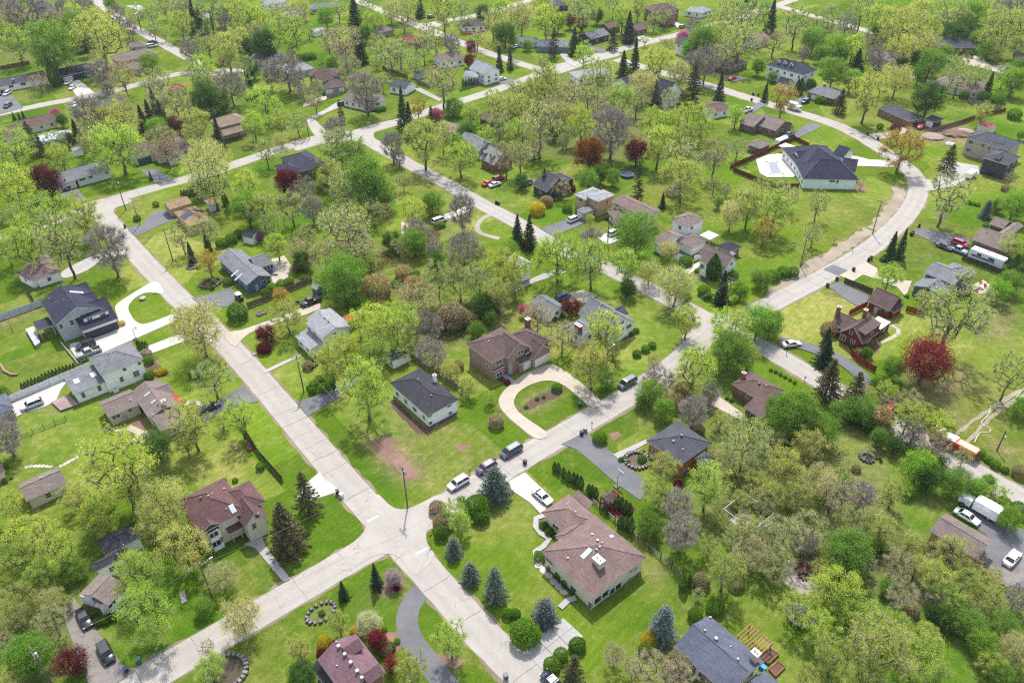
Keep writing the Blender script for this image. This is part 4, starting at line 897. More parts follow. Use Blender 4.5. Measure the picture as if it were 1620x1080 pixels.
H('b0','house','brick cottage with pale grey roof and dormers beside the street','the brick cottage with dormers','brick','lgrey',[('g',1415,1002,1512,1045,9,3.0,{'s':.8}), ('g',1262,890,1420,955,9,3.2,{'wall':'grey','roof':'grey','s':.5})],[('d',1440,985,1.6,1.2),('d',1490,1005,1.6,1.2),('w',1440,1025,1.0,1.2),('w',1480,1040,1.0,1.2)])
H('b0','house','tan-roofed house beside the pink blossom tree','the tan house by pink blossom','cream','tan',[('g',1148,815,1265,845,8,3.0,{'s':.5})])
H('b0','house','small dark brown house among the upper centre trees','the small dark brown house','brown','brown',[('g',1408,740,1475,772,8,2.8)])
H('b0','house','far white house at the top edge left of centre','the far white house at the top','white','lgrey',[('g',65,35,205,18,8,3.0)])
H('b0','garage','long low pale shed near the top edge','the long low pale shed','white','lgrey',[('g',150,98,305,62,4,2.4)],cat='shed',auto=False)
H('b0','house','far grey-roofed house beside the tall dark spruce','the far grey house by the spruce','tan','grey',[('h',345,62,522,46,10,2.8)])
H('b0','shed','far white-roofed shed behind the tan trees','the far white-roofed shed','white','#b8b8b6',[('g',368,205,445,190,5,2.6)],cat='shed',auto=False)
H('b0','shed','small grey shed between fences','the small grey shed','grey','slate',[('g',1018,475,1082,462,4,2.4)],cat='shed',auto=False)
# ---- upper middle right
H('c0','house','teal-walled house with grey hip roof beside dark spruces','the teal house','teal','grey',[('h',152,292,348,300,10,2.9,{'snap':False})],[('v',220,250)])
H('c0','garage','small grey gabled building left of the teal house','the small grey gabled building','white','grey',[('g',22,262,145,272,7,2.7,{'snap':False})],cat='garage')
H('c0','house','long grey-roofed dark ranch beyond the spruces','the long grey ranch','dark','grey',[('g',500,250,635,222,10,2.8)],[('w',540,258,2.0,1.2),('w',590,245,2.0,1.2)])
H('c0','house','brown-roofed far house left of the pear-shaped trees','the brown far house','brown','brown',[('g',790,195,872,178,9,3.0), ('g',615,182,700,165,8,3.0)])
H('c0','house','big red brick house with brown roof at the top','the big far brick house','brick','brown',[('h',895,80,1062,62,12,5.8), ('g',985,100,1060,88,8,5.8,{'s':.7})])
H('c0','house','pale far house with two grey hip roofs','the pale far hip-roofed house','white','lgrey',[('h',1090,70,1205,85,9,2.8,{'snap':False}), ('h',1190,85,1282,65,9,2.8)])
H('c0','house','white gabled house beside pink blossom on the far street','the white gabled far house','white','slate',[('g',1030,272,1105,295,8,5.2,{'s':.7,'snap':False})],[('w',1055,292,1.0,1.3)])
H('c0','house','low brown house behind the red car','the low brown house by the red car','brown','brown',[('h',1372,435,1535,405,10,2.9)])
H('c0','house','white farmhouse with navy gables among budding trees','the white farmhouse with navy gables','white','navy',[('g',832,570,945,622,(1042,562),4.8,{'s':.8}), ('g',740,555,950,498,10,4.2,{'s':.6})],[('w',978,565,1.0,1.2),('w',975,600,1.0,1.2),('w',1000,590,1.0,1.2),('d',845,535,1.8,1.2)])
H('c0','house','grey-roofed house hidden behind pale budding trees','the hidden grey house','white','lgrey',[('h',415,500,640,470,10,2.9)])
H('c0','house','brown flat-gabled house above the lower brown ranch','the brown low-gabled house','white','brown',[('g',1262,715,1385,690,10,2.9,{'s':.25})])
H('t3','house','taupe-roofed brown brick ranch beside the white trailer','the taupe-roofed brown ranch','brown','taupe',[('g',340,588,452,615,(510,580),2.9), ('g',265,580,345,598,(340,540),2.9)],[('w',400,605,.9,1.0),('w',430,612,.9,1.0)])
H('t3','garage','brown brick garage with taupe hip roof by the pool fence','the brown garage by the pool fence','brown','taupe',[('h',300,682,372,702,(420,680),2.7)],cat='garage')
H('c0','house','far pink-brown roofed house at the upper right','the far pink-brown house','cream','pink',[('g',1540,275,1650,245,10,3.0)])
H('c0','house','far dark-roofed house at the top centre edge','the far dark house at the top edge','dark','slate',[('h',265,42,360,30,10,3.0)])
# ---- right
H('t3','house','white mansion with navy hip roof and three dormers','the white mansion','white','navy',[('h',398,308,546,364,(614,325),6.0,{'s':.55}), ('g',446,392,500,410,4.5,3.2,{'s':.9}), ('f',575,372,610,358,4,3.0,{'open':1,'roof':'navy'})],
 [('d',455,300,1.4,1.2),('d',485,306,1.4,1.2),('d',515,315,1.4,1.2),('c',622,322,1.6,1.2,2.4,'#d8d4c8')])
H('d0','house','small brick ranch with grey hip roof and white garage door','the small brick ranch','brick','grey',[('h',245,578,432,618,10,2.9)],[('G',295,600,2.6,2.1),('w',350,605,1.6,1.2),('c',358,548,.9,.7,1.0)])
H('d0','house','long red brick ranch with dark slate roof','the long red brick ranch','brick','slate',[('h',690,682,892,768,(985,740),2.9,{'s':.38})],[('c',892,690,.9,.8,1.4,'#7d4a3c'),('w',765,722,1.8,1.2),('w',735,712,.9,1.2)])
H('d0','garage','small garage with white door and red brick side','the red-sided garage','red','slate',[('h',990,752,1062,778,(1137,760),2.7)],[('G',1020,785,2.8,2.1,'#e8e8e6')],cat='garage',auto=False)
H('d0','house','wide dark-roofed brick house in the upper right woods','the wide dark-roofed house','brick','slate',[('h',1085,302,1342,305,15,3.2,{'snap':False})])
H('d0','house','cream mansion with tan roof half hidden by trees','the half-hidden cream mansion','cream','taupe',[('h',650,345,768,390,12,5.4)])
H('d0','house','very long low taupe-roofed house at the upper right','the very long low house','cream','taupe',[('h',1035,525,1345,590,14,2.9,{'snap':False})],[('w',1200,555,3.0,1.3)])
H('d0','house','brown-roofed house cut off by the right edge','the brown house at the right edge','brown','brown',[('g',1560,385,1660,395,11,3.2,{'snap':False})])
H('r6','house','new grey stone house with two slate hip wings at the right','the new grey stone house','stone','slate',[('h',385,228,960,390,(1135,295),6.2,{'s':.42}), ('h',605,482,932,577,(1112,480),5.6,{'wall':'dark','s':.42}), ('g',700,330,840,370,4,6.0,{'s':.5,'nowin':1})],
 [('w',456,285,1.6,1.5),('w',423,382,1.6,1.5),('w',606,328,1.6,1.3),('w',690,365,.7,1.6),('D',560,440,1.8,2.6),('G',735,635,2.2,1.6,'#2a2c30'),('d',790,500,1.8,.9),('c',885,150,1.4,1.1,1.2,'#a09688')])
H('d0','shed','small cream shed with pink roof at the building site','the pink-roofed shed','cream','#b06a66',[('g',1325,788,1425,808,4.5,2.5,{'ov':.2})],cat='shed',auto=False)
H('r2','house','dark slate-roofed white house with a fenced pool terrace','the house with the pool','white','navy',[('h',733,410,1222,420,12,3.6,{'snap':False,'s':.72,'wall':'#dbe4dc'}), ('h',712,330,1135,312,19,3.6,{'snap':False,'s':.5}), ('g',1060,330,1195,350,8,3.6,{'snap':False,'s':.7}), ('g',985,190,1085,225,7,3.6,{'snap':False,'s':.7}), ('g',700,262,830,252,7,3.8,{'snap':False,'s':.7})],[('w',988,428,1.8,.9),('w',1035,433,.8,1.2),('v',870,290),('v',890,360)])
H('c1','house','dark blue house with white-edged grey roof beside a conifer','the dark blue house','dark','slate',[('g',125,88,228,132,(325,48),3.2,{'s':.6}), ('g',262,35,338,78,(400,55),4.2)],[])
H('c1','house','tan brick split-level with two flat grey hip roofs','the tan split-level','tan','lgrey',[('h',390,150,470,182,(548,118),5.0,{'s':.2}), ('h',470,162,546,197,(642,148),5.6,{'s':.2}), ('h',408,248,456,272,(532,237),2.8,{'s':.2,'roof':'grey'})],[('w',535,200,.9,1.2),('w',600,200,.9,1.2),('w',435,185,1.6,1.2),('G',430,270,2.2,2.1)])
H('c1','house','pink-brown roofed two-storey house with a brick chimney','the pink-brown two-storey house','beige','pink',[('g',630,194,888,270,(700,143),5.4,{'s':.35}), ('h',600,252,650,310,(728,268),2.8), ('s',620,240,720,275,4,3.0,{'s':.3,'nowin':1})],[('c',884,285,1.4,.9,2.2,'#8a5a4c'),('w',665,215,1.4,1.2),('w',740,235,1.4,1.2)])
H('r1','house','white split house with brown roof and long garage wing','the white split house','white','taupe',[('h',160,125,372,217,(577,130),5.5,{'s':.4}), ('h',225,376,432,458,(592,376),2.9,{'s':.5,'e0':0}), ('g',-60,395,60,470,('r',120,270),2.9,{'s':.42})],[('G',335,450,4.8,2.2,'#f0f0ee'),('c',270,70,1.2,.9,2.0,'#dedcd8'),('w',405,230,1.0,1.1),('w',515,490,1.0,.8),('v',330,95),('v',395,90)])
H('c1','pergola','flat white-roofed patio pavilion behind the white split house','the white patio pavilion','white','#c8c8c4',[('f',1185,408,1250,440,(1315,410),2.6,{'open':1,'ov':.1})],cat='pavilion',auto=False)
H('c1','garage','brown brick garage with dark hip roof beside the white cape','the dark hip-roofed garage','brick','black',[('h',1290,478,1392,512,(1475,490),2.7)],cat='garage')
H('r1','house','white cape house with taupe roof behind two conifers','the white cape house','white','taupe',[('g',485,540,815,697,('r',760,505),3.4,{'s':.9}), ('g',500,610,600,650,5,4.6,{'s':.9,'nowin':1,'snap':True}), ('h',845,520,900,545,(975,550),5.0,{'roof':'lgrey'})],[('c',752,500,.9,.8,1.6,'#8a6458'),('w',530,680,1.2,1.3),('w',875,650,.9,1.0),('w',885,725,.9,1.2),('w',960,685,.9,1.0),('w',592,592,.6,.8)])
H('c1','garage','white garage with grey gable roof beside the blue car','the white garage with blue car','white','grey',[('g',113,842,240,908,(322,848),2.8,{'s':.5})],[('w',283,900,1.3,1.0),('v',225,822,1.2)],cat='garage')
H('q6','house','white house with slate roof and brick base beside three small evergreens','the white house with brick base','white','grey',[('g',1135,428,640,150,('r',760,250),3.6,{'s':.7}), ('g',165,540,400,640,('r',330,440),3.0,{'s':.35}), ('g',880,402,1040,330,('r',950,205),3.6,{'s':.7,'roof':'slate','nowin':1})],
 [('c',690,160,1.3,1.0,1.9,'#9a5a4a'),('c',310,560,2.0,.9,1.6,'#8a5040'),('v',635,205,1.3),('v',830,318,1.3),('v',548,322),('k',708,305,.7,1.2),('w',920,450,1.8,1.0),('w',1028,500,1.8,1.1),('w',940,545,.8,.9)])
H('c1','house','white two-storey gable house beside the middle street','the white gable house by the middle street','white','lgrey',[('g',-30,560,62,612,(140,590),5.2,{'s':.5})],[('w',85,595,.8,1.0),('w',115,620,.9,1.1)])
H('c1','shed','small tan garden shed on the back lawn','the tan garden shed','tan','tan',[('g',972,112,1015,130,(1060,95),2.4,{'ov':.2})],cat='shed',auto=False)
H('r4','house','taupe-roofed house behind the parked motorhome','the taupe house behind the motorhome','brown','taupe',[('g',750,243,1110,365,('r',850,122),3.2,{'s':.42}), ('g',925,88,1075,135,('r',990,14),3.2,{'s':.42}), ('g',1100,235,1330,130,('r',1180,110),3.4,{'s':.42})],[('w',798,265,1.0,.6),('w',872,290,1.0,.6),('w',962,322,1.0,.6),('v',900,180),('v',1080,215)])
H('r4','house','grey-blue split-level house with grey roof at the right','the grey-blue split-level','blue','grey',[('g',268,582,562,716,('r',510,535),4.4,{'s':.4}), ('h',440,560,690,655,(805,570),4.5,{'s':.36}), ('g',430,832,556,714,(133,724),3.0,{'s':.36})],[('v',608,540,1.4),('v',648,535,1.3),('v',655,512,1.2),('v',325,735,1.2),('v',372,700,1.2),('v',415,670,1.2)])
H('r3','garage','dark red barn-like garage with brown gable roof','the red barn garage','red','brown',[('g',495,243,752,348,('r',600,97),3.0,{'s':.75}), ('s',795,376,918,302,4,2.4,{'rise':.3,'nowin':1})],[('D',596,325,1.1,2.1),('w',640,325,.7,.8),('w',705,350,.7,.8)],cat='garage',auto=False)
H('r3','house','red brick cottage with steep brown gables and two chimneys','the red brick cottage','red','brown',[('g',445,716,650,600,(178,590),2.8,{'s':1.0}), ('s',480,612,652,492,(382,488),4.9,{'rise':.4,'ov':.15}), ('g',95,492,260,590,('r',200,372),2.8,{'s':.6}), ('f',640,562,765,482,(600,425),2.7,{'roof':'#c8c4c0','ov':.15})],[('c',170,400,.8,.8,2.4,'#8a5040'),('c',462,420,.8,.8,2.0,'#8a5040'),('v',485,445,1.3),('w',322,590,1.0,1.0),('w',232,645,1.6,1.6),('w',340,690,1.3,1.0)])
H('t9','garage','long taupe gable-roofed garage beside the asphalt yard','the long taupe garage','tan','taupe',[('g',1170,355,1395,495,(1255,275),3.2,{'s':.4})],[],cat='garage')
# ---------------------------------------------------------------- trees
def np_mesh(name, V, F, mats, leafvar=None):
    V = np.asarray(V, float).reshape(-1, 3); F = np.asarray(F, int); me = bpy.data.meshes.new(name); k = F.shape[1]; nf = len(F)
    me.vertices.add(len(V)); me.vertices.foreach_set('co', V.ravel())
    me.loops.add(nf * k); me.loops.foreach_set('vertex_index', F.ravel().astype(np.int32))
    me.polygons.add(nf); me.polygons.foreach_set('loop_start', np.arange(0, nf * k, k, dtype=np.int32))
    if leafvar is not None:
        at = me.attributes.new('leafvar', 'FLOAT', 'FACE'); at.data.foreach_set('value', np.asarray(leafvar, np.float32))
    for m in mats: me.materials.append(m)
    me.update(calc_edges=True); return me
def rand_dir(rng, n):
    v = rng.normal(size=(n, 3)); return v / np.linalg.norm(v, axis=1, keepdims=True)
def leaf_quads(C, size, rng, droop=None, flat=0.0):
    n = len(C); nrm = rand_dir(rng, n); nrm[:, 2] += flat; nrm /= np.linalg.norm(nrm, axis=1, keepdims=True)
    a = np.cross(nrm, rand_dir(rng, n)); a /= np.linalg.norm(a, axis=1, keepdims=True) + 1e-9; b = np.cross(nrm, a)
    if droop is not None: a = a * 0.4; a[:, 2] -= droop; a /= np.linalg.norm(a, axis=1, keepdims=True); b = np.cross(nrm, a); b /= np.linalg.norm(b, axis=1, keepdims=True) + 1e-9
    s = (size * rng.uniform(.6, 1.35, n))[:, None]
    V = np.stack([C - a * s * .6, C + b * s * .38, C + a * s * .6, C - b * s * .38], 1)
    return V.reshape(-1, 3), np.arange(4 * n).reshape(n, 4)
def tubes(E, n=5):
    """E rows: ax ay az bx by bz ra rb"""
    E = np.asarray(E); a = E[:, :3]; b = E[:, 3:6]; w = b - a; w /= np.linalg.norm(w, axis=1, keepdims=True) + 1e-9
    ref = np.where(np.abs(w[:, 2:3]) < .9, [[0, 0, 1.0]], [[1.0, 0, 0]]); u = np.cross(w, ref); u /= np.linalg.norm(u, axis=1, keepdims=True); v = np.cross(w, u)
    th = np.linspace(0, 2 * np.pi, n, endpoint=False); ring = u[:, None] * np.cos(th)[None, :, None] + v[:, None] * np.sin(th)[None, :, None]
    V = np.concatenate([a[:, None] + ring * E[:, 6, None, None], b[:, None] + ring * E[:, 7, None, None]], 1)
    k = np.arange(n); f = np.stack([k, (k + 1) % n, n + (k + 1) % n, n + k], 1)
    F = (f[None] + (np.arange(len(E)) * 2 * n)[:, None, None]).reshape(-1, 4); return V.reshape(-1, 3), F
def skeleton(rng, H, R, base, shape, nt, lean=0.15):
    """limbs grown towards points spread through the crown; returns nodes, parents, tips"""
    cz = base + (H - base) * .5; hz = (H - base) * .5
    T = rand_dir(rng, nt) * (rng.uniform(.15, 1.0, nt) ** .45)[:, None]
    lob = rng.normal(size=(5, 3)); lob /= np.linalg.norm(lob, axis=1, keepdims=True)
    T *= (1 + .28 * np.max(T @ lob.T, axis=1) - .12)[:, None]
    T = T * [R, R, hz]
    if shape == 'vase': T[:, :2] *= (.55 + .5 * ((T[:, 2:3] + hz) / (2 * hz)))
    if shape == 'oval': T[:, :2] *= (1.1 - .42 * ((T[:, 2:3] + hz) / (2 * hz)))
    T[:, 2] += cz
    nodes = [np.zeros(3)]; par = [-1]; lx, ly = rng.normal(0, lean, 2); nk = 6; top = base + (H - base) * .35
    for i in range(1, nk + 1):
        z = top * i / nk; nodes.append(np.array([lx * z * .3 + rng.normal(0, .1), ly * z * .3 + rng.normal(0, .1), z])); par.append(len(nodes) - 2)
    tips = []; order = np.argsort(np.linalg.norm(T - [0, 0, top * .8], axis=1)); start = max(2, int(nk * base / top * .7))
    for i in order:
        t = T[i]; N = np.array(nodes); d = t - N; L = np.linalg.norm(d, axis=1); cost = L * (1 + .5 * np.maximum(0, -d[:, 2] / (L + 1e-6) + .15)); cost[:start] = 1e9
        j = int(np.argmin(cost)); n = max(1, int(L[j] / 1.3)); p = j; A = nodes[j]
        for k in range(1, n + 1):
            q = A + (t - A) * (k / n) + rng.normal(0, .10, 3) * (k < n); q[2] += math.sin(math.pi * k / n) * .12 * L[j] * (k < n)
            nodes.append(q); par.append(p); p = len(nodes) - 1
        tips.append(p)
    return np.array(nodes), np.array(par), np.array(tips)
def radii(nodes, par, tip_r=.035, e=2.3):
    n = len(nodes); acc = np.zeros(n); ch = np.zeros(n, int)
    for i in range(1, n): ch[par[i]] += 1
    for i in range(n - 1, 0, -1):
        if ch[i] == 0: acc[i] = tip_r ** e
        acc[par[i]] += acc[i]
    return acc ** (1 / e)
def twig_tris(P0, D, L, w, rng):
    n = len(P0); s = np.cross(D, rand_dir(rng, n)); s /= np.linalg.norm(s, axis=1, keepdims=True) + 1e-9
    e = P0 + D * L[:, None]; V = np.stack([P0 - s * w / 2, P0 + s * w / 2, e + s * w * .2, e - s * w * .2], 1).reshape(-1, 3); return V, np.arange(4 * n).reshape(n, 4)
def make_decid(seed, H=12.0, R=5.0, base=3.2, shape='round', nt=150, leaves=6500, lsize=.30, sig=.55, twigs=2600, droop=None, flat=.3, tl=1.3, twigmat='twig'):
    rng = np.random.default_rng(seed); N, par, tips = skeleton(rng, H, R, base, shape, nt); r = radii(N, par)
    r *= .30 / r[0]; r = np.maximum(r, .034); r[0] *= 1.25
    E = [np.r_[N[par[i]], N[i], min(r[par[i]], r[i] * 1.35), r[i]] for i in range(1, len(N))]
    V, F = tubes(E, 5); trunk = np_mesh('trunk', V, F, [M['bark']])
    out = {}
    # anchor points: tips and outer nodes
    far = np.where(r < .075)[0]; anc = N[far]
    ctr = np.array([0, 0, base + (H - base) * .4])
    if twigs:
        k = rng.integers(0, len(anc), twigs); D = (anc[k] - ctr); D /= np.linalg.norm(D, axis=1, keepdims=True); D = D * .8 + rng.normal(0, .6, D.shape); D[:, 2] += .25 if droop is None else -.3; D /= np.linalg.norm(D, axis=1, keepdims=True)
        L = rng.uniform(.4, 1.0, twigs) * tl; V, F = twig_tris(anc[k], D, L, .045, rng); tw = (V, F)
        ends = anc[k] + D * L[:, None]
    else: tw = None; ends = anc
    cr = None
    if leaves:
        k = rng.integers(0, len(ends), leaves); clump = rng.uniform(0, 1, len(anc)); base_pts = np.concatenate([ends, anc, N[tips]]); wts = np.r_[np.ones(len(ends)), np.ones(len(anc)) * 1.5, np.ones(len(tips)) * 14]
        k = rng.choice(len(base_pts), leaves, p=wts / wts.sum()); C = base_pts[k] + rng.normal(0, sig, (leaves, 3)) * [1, 1, .8]
        if droop: C[:, 2] -= rng.exponential(droop * 1.2, leaves)
        C[:, 2] = np.maximum(C[:, 2], .25)
        V, F = leaf_quads(C, lsize, rng, droop, flat); cell = np.floor(C / 1.3).astype(int); hv = ((cell[:, 0] * 73856093) ^ (cell[:, 1] * 19349663) ^ (cell[:, 2] * 83492791)) % 1000 / 1000.0
        lv = np.clip(.5 * hv + .5 * rng.uniform(0, 1, leaves), 0, 1); cr = (V, F, lv)
    Vs, Fs, ls, mi, o = [], [], [], [], 0
    if cr: Vs.append(cr[0]); Fs.append(cr[1]); ls.append(cr[2]); mi += [0] * len(cr[1]); o = len(cr[0])
    if tw: Vs.append(tw[0]); Fs.append(tw[1] + o); ls.append(np.zeros(len(tw[1]))); mi += [1] * len(tw[1])
    cm = np_mesh('crown', np.concatenate(Vs), np.concatenate(Fs), [M['leaf'], M[twigmat]], np.concatenate(ls)); cm.polygons.foreach_set('material_index', mi)
    return dict(trunk=trunk, crown=cm, R=R, H=H, cz=base + (H - base) * .5)
def make_spruce(seed, H=10.0, R=2.6, n=9000, gap=.5, size=.20, low=.3, pw=1.0, bare=0.0):
    rng = np.random.default_rng(seed); E = [[0, 0, 0, 0, 0, H * .97, .20, .02]]; C = []; lv = []
    z = low; whorl = []
    while z < H * .985:
        f = 1 - (z - low) / (H - low); nb = rng.integers(6, 10); a0 = rng.uniform(0, 6.28)
        for k in range(nb):
            a = a0 + 6.283 * k / nb + rng.normal(0, .18); L = R * f ** pw * rng.uniform(.72, 1.12) + .10
            if bare and rng.uniform() < bare: continue
            whorl.append((z + rng.normal(0, .06), a, L, f))
        z += gap * (.35 + .75 * f)
    tot = sum(w[2] ** 1.5 for w in whorl)
    for z, a, L, f in whorl:
        d = np.array([math.cos(a), math.sin(a), 0]); up = .30 * (1 - f) - .22 * f
        E.append([0, 0, z, *(d * L * .9 + [0, 0, z + up * L]), .035, .012])
        m = max(10, int(n * L ** 1.5 / tot)); t = rng.uniform(.12, 1, m) ** .75; side = rng.normal(0, .17, m) * (L * (1.15 - t)) + rng.normal(0, .05, m)
        pts = d[None] * (t * L)[:, None] + np.stack([-math.sin(a) * side, math.cos(a) * side, z + up * L * t + .10 * L * t ** 3 - np.abs(side) * .2 + rng.normal(0, .05, m)], 1)
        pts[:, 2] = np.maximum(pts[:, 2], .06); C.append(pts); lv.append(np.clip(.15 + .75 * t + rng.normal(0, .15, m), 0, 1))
    C = np.concatenate(C); lv = np.concatenate(lv); V, F = leaf_quads(C, size, rng, None, .4); tv, tf = tubes(E, 5)
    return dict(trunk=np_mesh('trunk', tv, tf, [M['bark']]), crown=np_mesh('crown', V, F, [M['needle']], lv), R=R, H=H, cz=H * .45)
def make_bush(seed, H=2.0, R=1.2, n=2600, size=.14, shape='ball'):
    rng = np.random.default_rng(seed); D = rand_dir(rng, n); rr = rng.uniform(.55, 1, n) ** .33; lob = rand_dir(rng, 9)
    k = 1 + .14 * np.max(np.maximum(D @ lob.T, .0) ** 4, axis=1)
    C = D * (rr * k)[:, None]
    if shape == 'ball': C = C * [R, R, H * .55]; C[:, 2] += H * .46
    else:
        t = (C[:, 2] + 1) / 2; C = C * [R, R, H * .52]; C[:, 2] += H * .5; C[:, :2] *= (1.08 - .75 * t ** 2.2)[:, None]
    C[:, 2] = np.maximum(C[:, 2], .04); C += rng.normal(0, .035 * R, C.shape)
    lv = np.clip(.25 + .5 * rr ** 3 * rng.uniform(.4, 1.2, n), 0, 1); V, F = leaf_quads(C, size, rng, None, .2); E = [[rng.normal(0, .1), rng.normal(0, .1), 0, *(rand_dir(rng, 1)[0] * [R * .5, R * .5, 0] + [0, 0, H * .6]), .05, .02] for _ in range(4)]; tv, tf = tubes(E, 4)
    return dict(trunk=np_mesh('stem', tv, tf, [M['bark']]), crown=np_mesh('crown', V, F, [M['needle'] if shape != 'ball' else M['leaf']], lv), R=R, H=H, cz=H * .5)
V_LEAF = [make_decid(11 + i, *a) for i, a in enumerate([(12, 5.2, 2.6, 'round', 120, 7279, 0.212, .34), (13, 5.0, 3.0, 'vase', 110, 6720, 0.212, .34), (11, 5.0, 2.0, 'oval', 120, 7559, 0.212, .36), (12.5, 5.4, 3.0, 'round', 90, 6160, 0.221, .36), (14, 5.0, 3.4, 'vase', 100, 6300, 0.221, .34), (12, 5.3, 2.4, 'vase', 85, 6440, 0.221, .38), (13, 5.0, 2.2, 'oval', 100, 7000, 0.212, .34)])]
V_DENSE = [make_decid(31 + i, *a) for i, a in enumerate([(11, 4.6, 1.6, 'oval', 190, 14699, 0.230, .5, 500), (11.5, 4.8, 1.8, 'round', 190, 13720, 0.230, .55, 500), (10, 4.8, 1.4, 'round', 170, 13300, 0.230, .55, 500)])]
V_SPARSE = [make_decid(51 + i, *a) for i, a in enumerate([(13, 5.2, 3.2, 'vase', 120, 3779, 0.178, .32, 3400), (14, 5.2, 3.6, 'vase', 120, 3220, 0.178, .32, 3400), (12, 5.4, 2.8, 'round', 110, 3639, 0.178, .34, 3400), (13.5, 5.0, 3.2, 'round', 110, 4059, 0.178, .34, 3200)])]
V_BARE = [make_decid(71 + i, *a, tl=1.7, twigmat='twiggrey') for i, a in enumerate([(13, 5.2, 2.8, 'vase', 230, 489, 0.136, .5, 6500), (12, 5.4, 2.4, 'round', 230, 350, 0.136, .5, 7000), (12.5, 5.0, 2.6, 'vase', 230, 420, 0.136, .5, 7000)])]
V_WEEP = [make_decid(91 + i, *a, droop=.55) for i, a in enumerate([(12.5, 5.6, 3.0, 'vase', 170, 11200, 0.212, .5, 3000), (12, 5.6, 2.6, 'round', 170, 10500, 0.212, .5, 3000)])]
V_SPRUCE = [make_spruce(101 + i, *a) for i, a in enumerate([(11, 2.7, 11000), (12, 2.6, 10000, .6), (10, 3.0, 11000, .45)])]
V_SPARSESP = [make_spruce(121, 12, 2.7, 5200, .75, .24, 1.2, .8, .2), make_spruce(122, 13, 2.6, 4800, .8, .24, 1.6, .7, .25)]
V_FATSP = [make_spruce(131 + i, *a) for i, a in enumerate([(7.5, 2.75, 14000, .36, .17, .12, .62), (7, 2.9, 14000, .34, .17, .1, .55)])]
V_BRONZE = [make_spruce(137, 9.5, 3.2, 13000, .5, .2, .2, .8)]
V_COL = [make_bush(141 + i, *a, shape='cone') for i, a in enumerate([(3.8, .75, 3200, .13), (4.0, .8, 3200, .13)])]
V_BUSH = [make_bush(151 + i, *a) for i, a in enumerate([(2.0, 1.3, 3600, .14), (1.9, 1.3, 3400, .15), (2.2, 1.25, 3600, .14)])]
#        variants, leaf colours, name, category, look, crown width factor
KIND = {
 'L': (V_LEAF, [(.190, .248, .030), (.168, .240, .028), (.212, .255, .034)], 'leafy_tree', 'tree', 'bright yellow-green tree'),
 'G': (V_DENSE, [(.092, .165, .022), (.105, .185, .024), (.080, .145, .024)], 'shade_tree', 'tree', 'fresh green tree'),
 'M': (V_DENSE, [(.035, .080, .014), (.045, .095, .018), (.030, .065, .016)], 'shade_tree', 'tree', 'dense dark green tree'),
 'O': (V_SPARSE, [(.180, .230, .058), (.160, .210, .052), (.195, .220, .072)], 'budding_tree', 'tree', 'olive budding tree'),
 'D': (V_LEAF, [(.188, .212, .044), (.202, .212, .054), (.172, .205, .042)], 'leafy_tree', 'tree', 'leafy olive tree'),
 'W': (V_WEEP, [(.270, .275, .105), (.250, .245, .115), (.290, .270, .130)], 'pale_tree', 'tree', 'pale creamy-green tree'),
 'Y': (V_LEAF, [(.290, .195, .025), (.310, .215, .030), (.265, .180, .040)], 'leafy_tree', 'tree', 'golden tree'),
 'N': (V_SPARSE, [(.225, .185, .115), (.205, .175, .115), (.235, .190, .105)], 'budding_tree', 'tree', 'tan budding tree'),
 'R': (V_DENSE, [(.080, .013, .020), (.095, .012, .020), (.070, .016, .024)], 'red_tree', 'tree', 'dark red tree'),
 'K': (V_DENSE, [(.165, .045, .012)], 'red_tree', 'tree', 'rust-red tree'),
 'X': (V_DENSE, [(.150, .016, .028)], 'red_tree', 'tree', 'crimson tree'),
 'B': (V_BARE, [(.190, .165, .110)], 'bare_tree', 'tree', 'bare grey-branched tree'),
 'P': (V_DENSE, [(.330, .075, .200), (.290, .070, .200)], 'blossom_tree', 'tree', 'pink blossoming tree'),
 'Q': (V_DENSE, [(.360, .290, .380)], 'blossom_tree', 'tree', 'pale lilac blossoming bush'),
 'C': (V_DENSE, [(.420, .430, .300)], 'blossom_tree', 'tree', 'creamy white blossoming tree'),
 'S': (V_SPRUCE, [(.030, .058, .026), (.026, .050, .026), (.036, .060, .030)], 'spruce_tree', 'spruce', 'dark green spruce'),
 'T': (V_SPARSESP, [(.055, .060, .028), (.062, .056, .028)], 'spruce_tree', 'spruce', 'thin brownish spruce'),
 'F': (V_BRONZE, [(.085, .078, .034)], 'spruce_tree', 'spruce', 'broad bronze-green spruce'),
 'U': (V_FATSP, [(.125, .160, .138), (.115, .150, .130)], 'spruce_tree', 'spruce', 'dense blue-grey spruce'),
 'V': (V_COL, [(.040, .082, .018), (.046, .090, .020)], 'columnar_evergreen', 'evergreen', 'narrow dark evergreen'),
 'H': (V_BUSH, [(.075, .150, .018), (.060, .125, .018), (.095, .165, .020)], 'shrub', 'shrub', 'rounded green shrub'),
 'J': (V_BUSH, [(.300, .240, .020)], 'shrub', 'shrub', 'yellow flowering shrub'),
 'E': (V_BUSH, [(.110, .012, .022)], 'shrub', 'shrub', 'small dark red shrub'),
 'Z': (V_BUSH, [(.220, .175, .110), (.200, .160, .115)], 'shrub', 'shrub', 'tan twiggy shrub'),
}
LEAFGAIN = dict(L=2.05, D=2.15, G=1.9, M=1.7, O=2.45, N=2.15, W=1.85, Y=1.5, R=1.4, X=1.5, K=1.3, U=1.3, S=1.35, T=1.4, V=1.5, H=1.5, C=1.2, Q=1.2, P=1.3)
TREES = []      # (root, kind, crown pixel, base point)
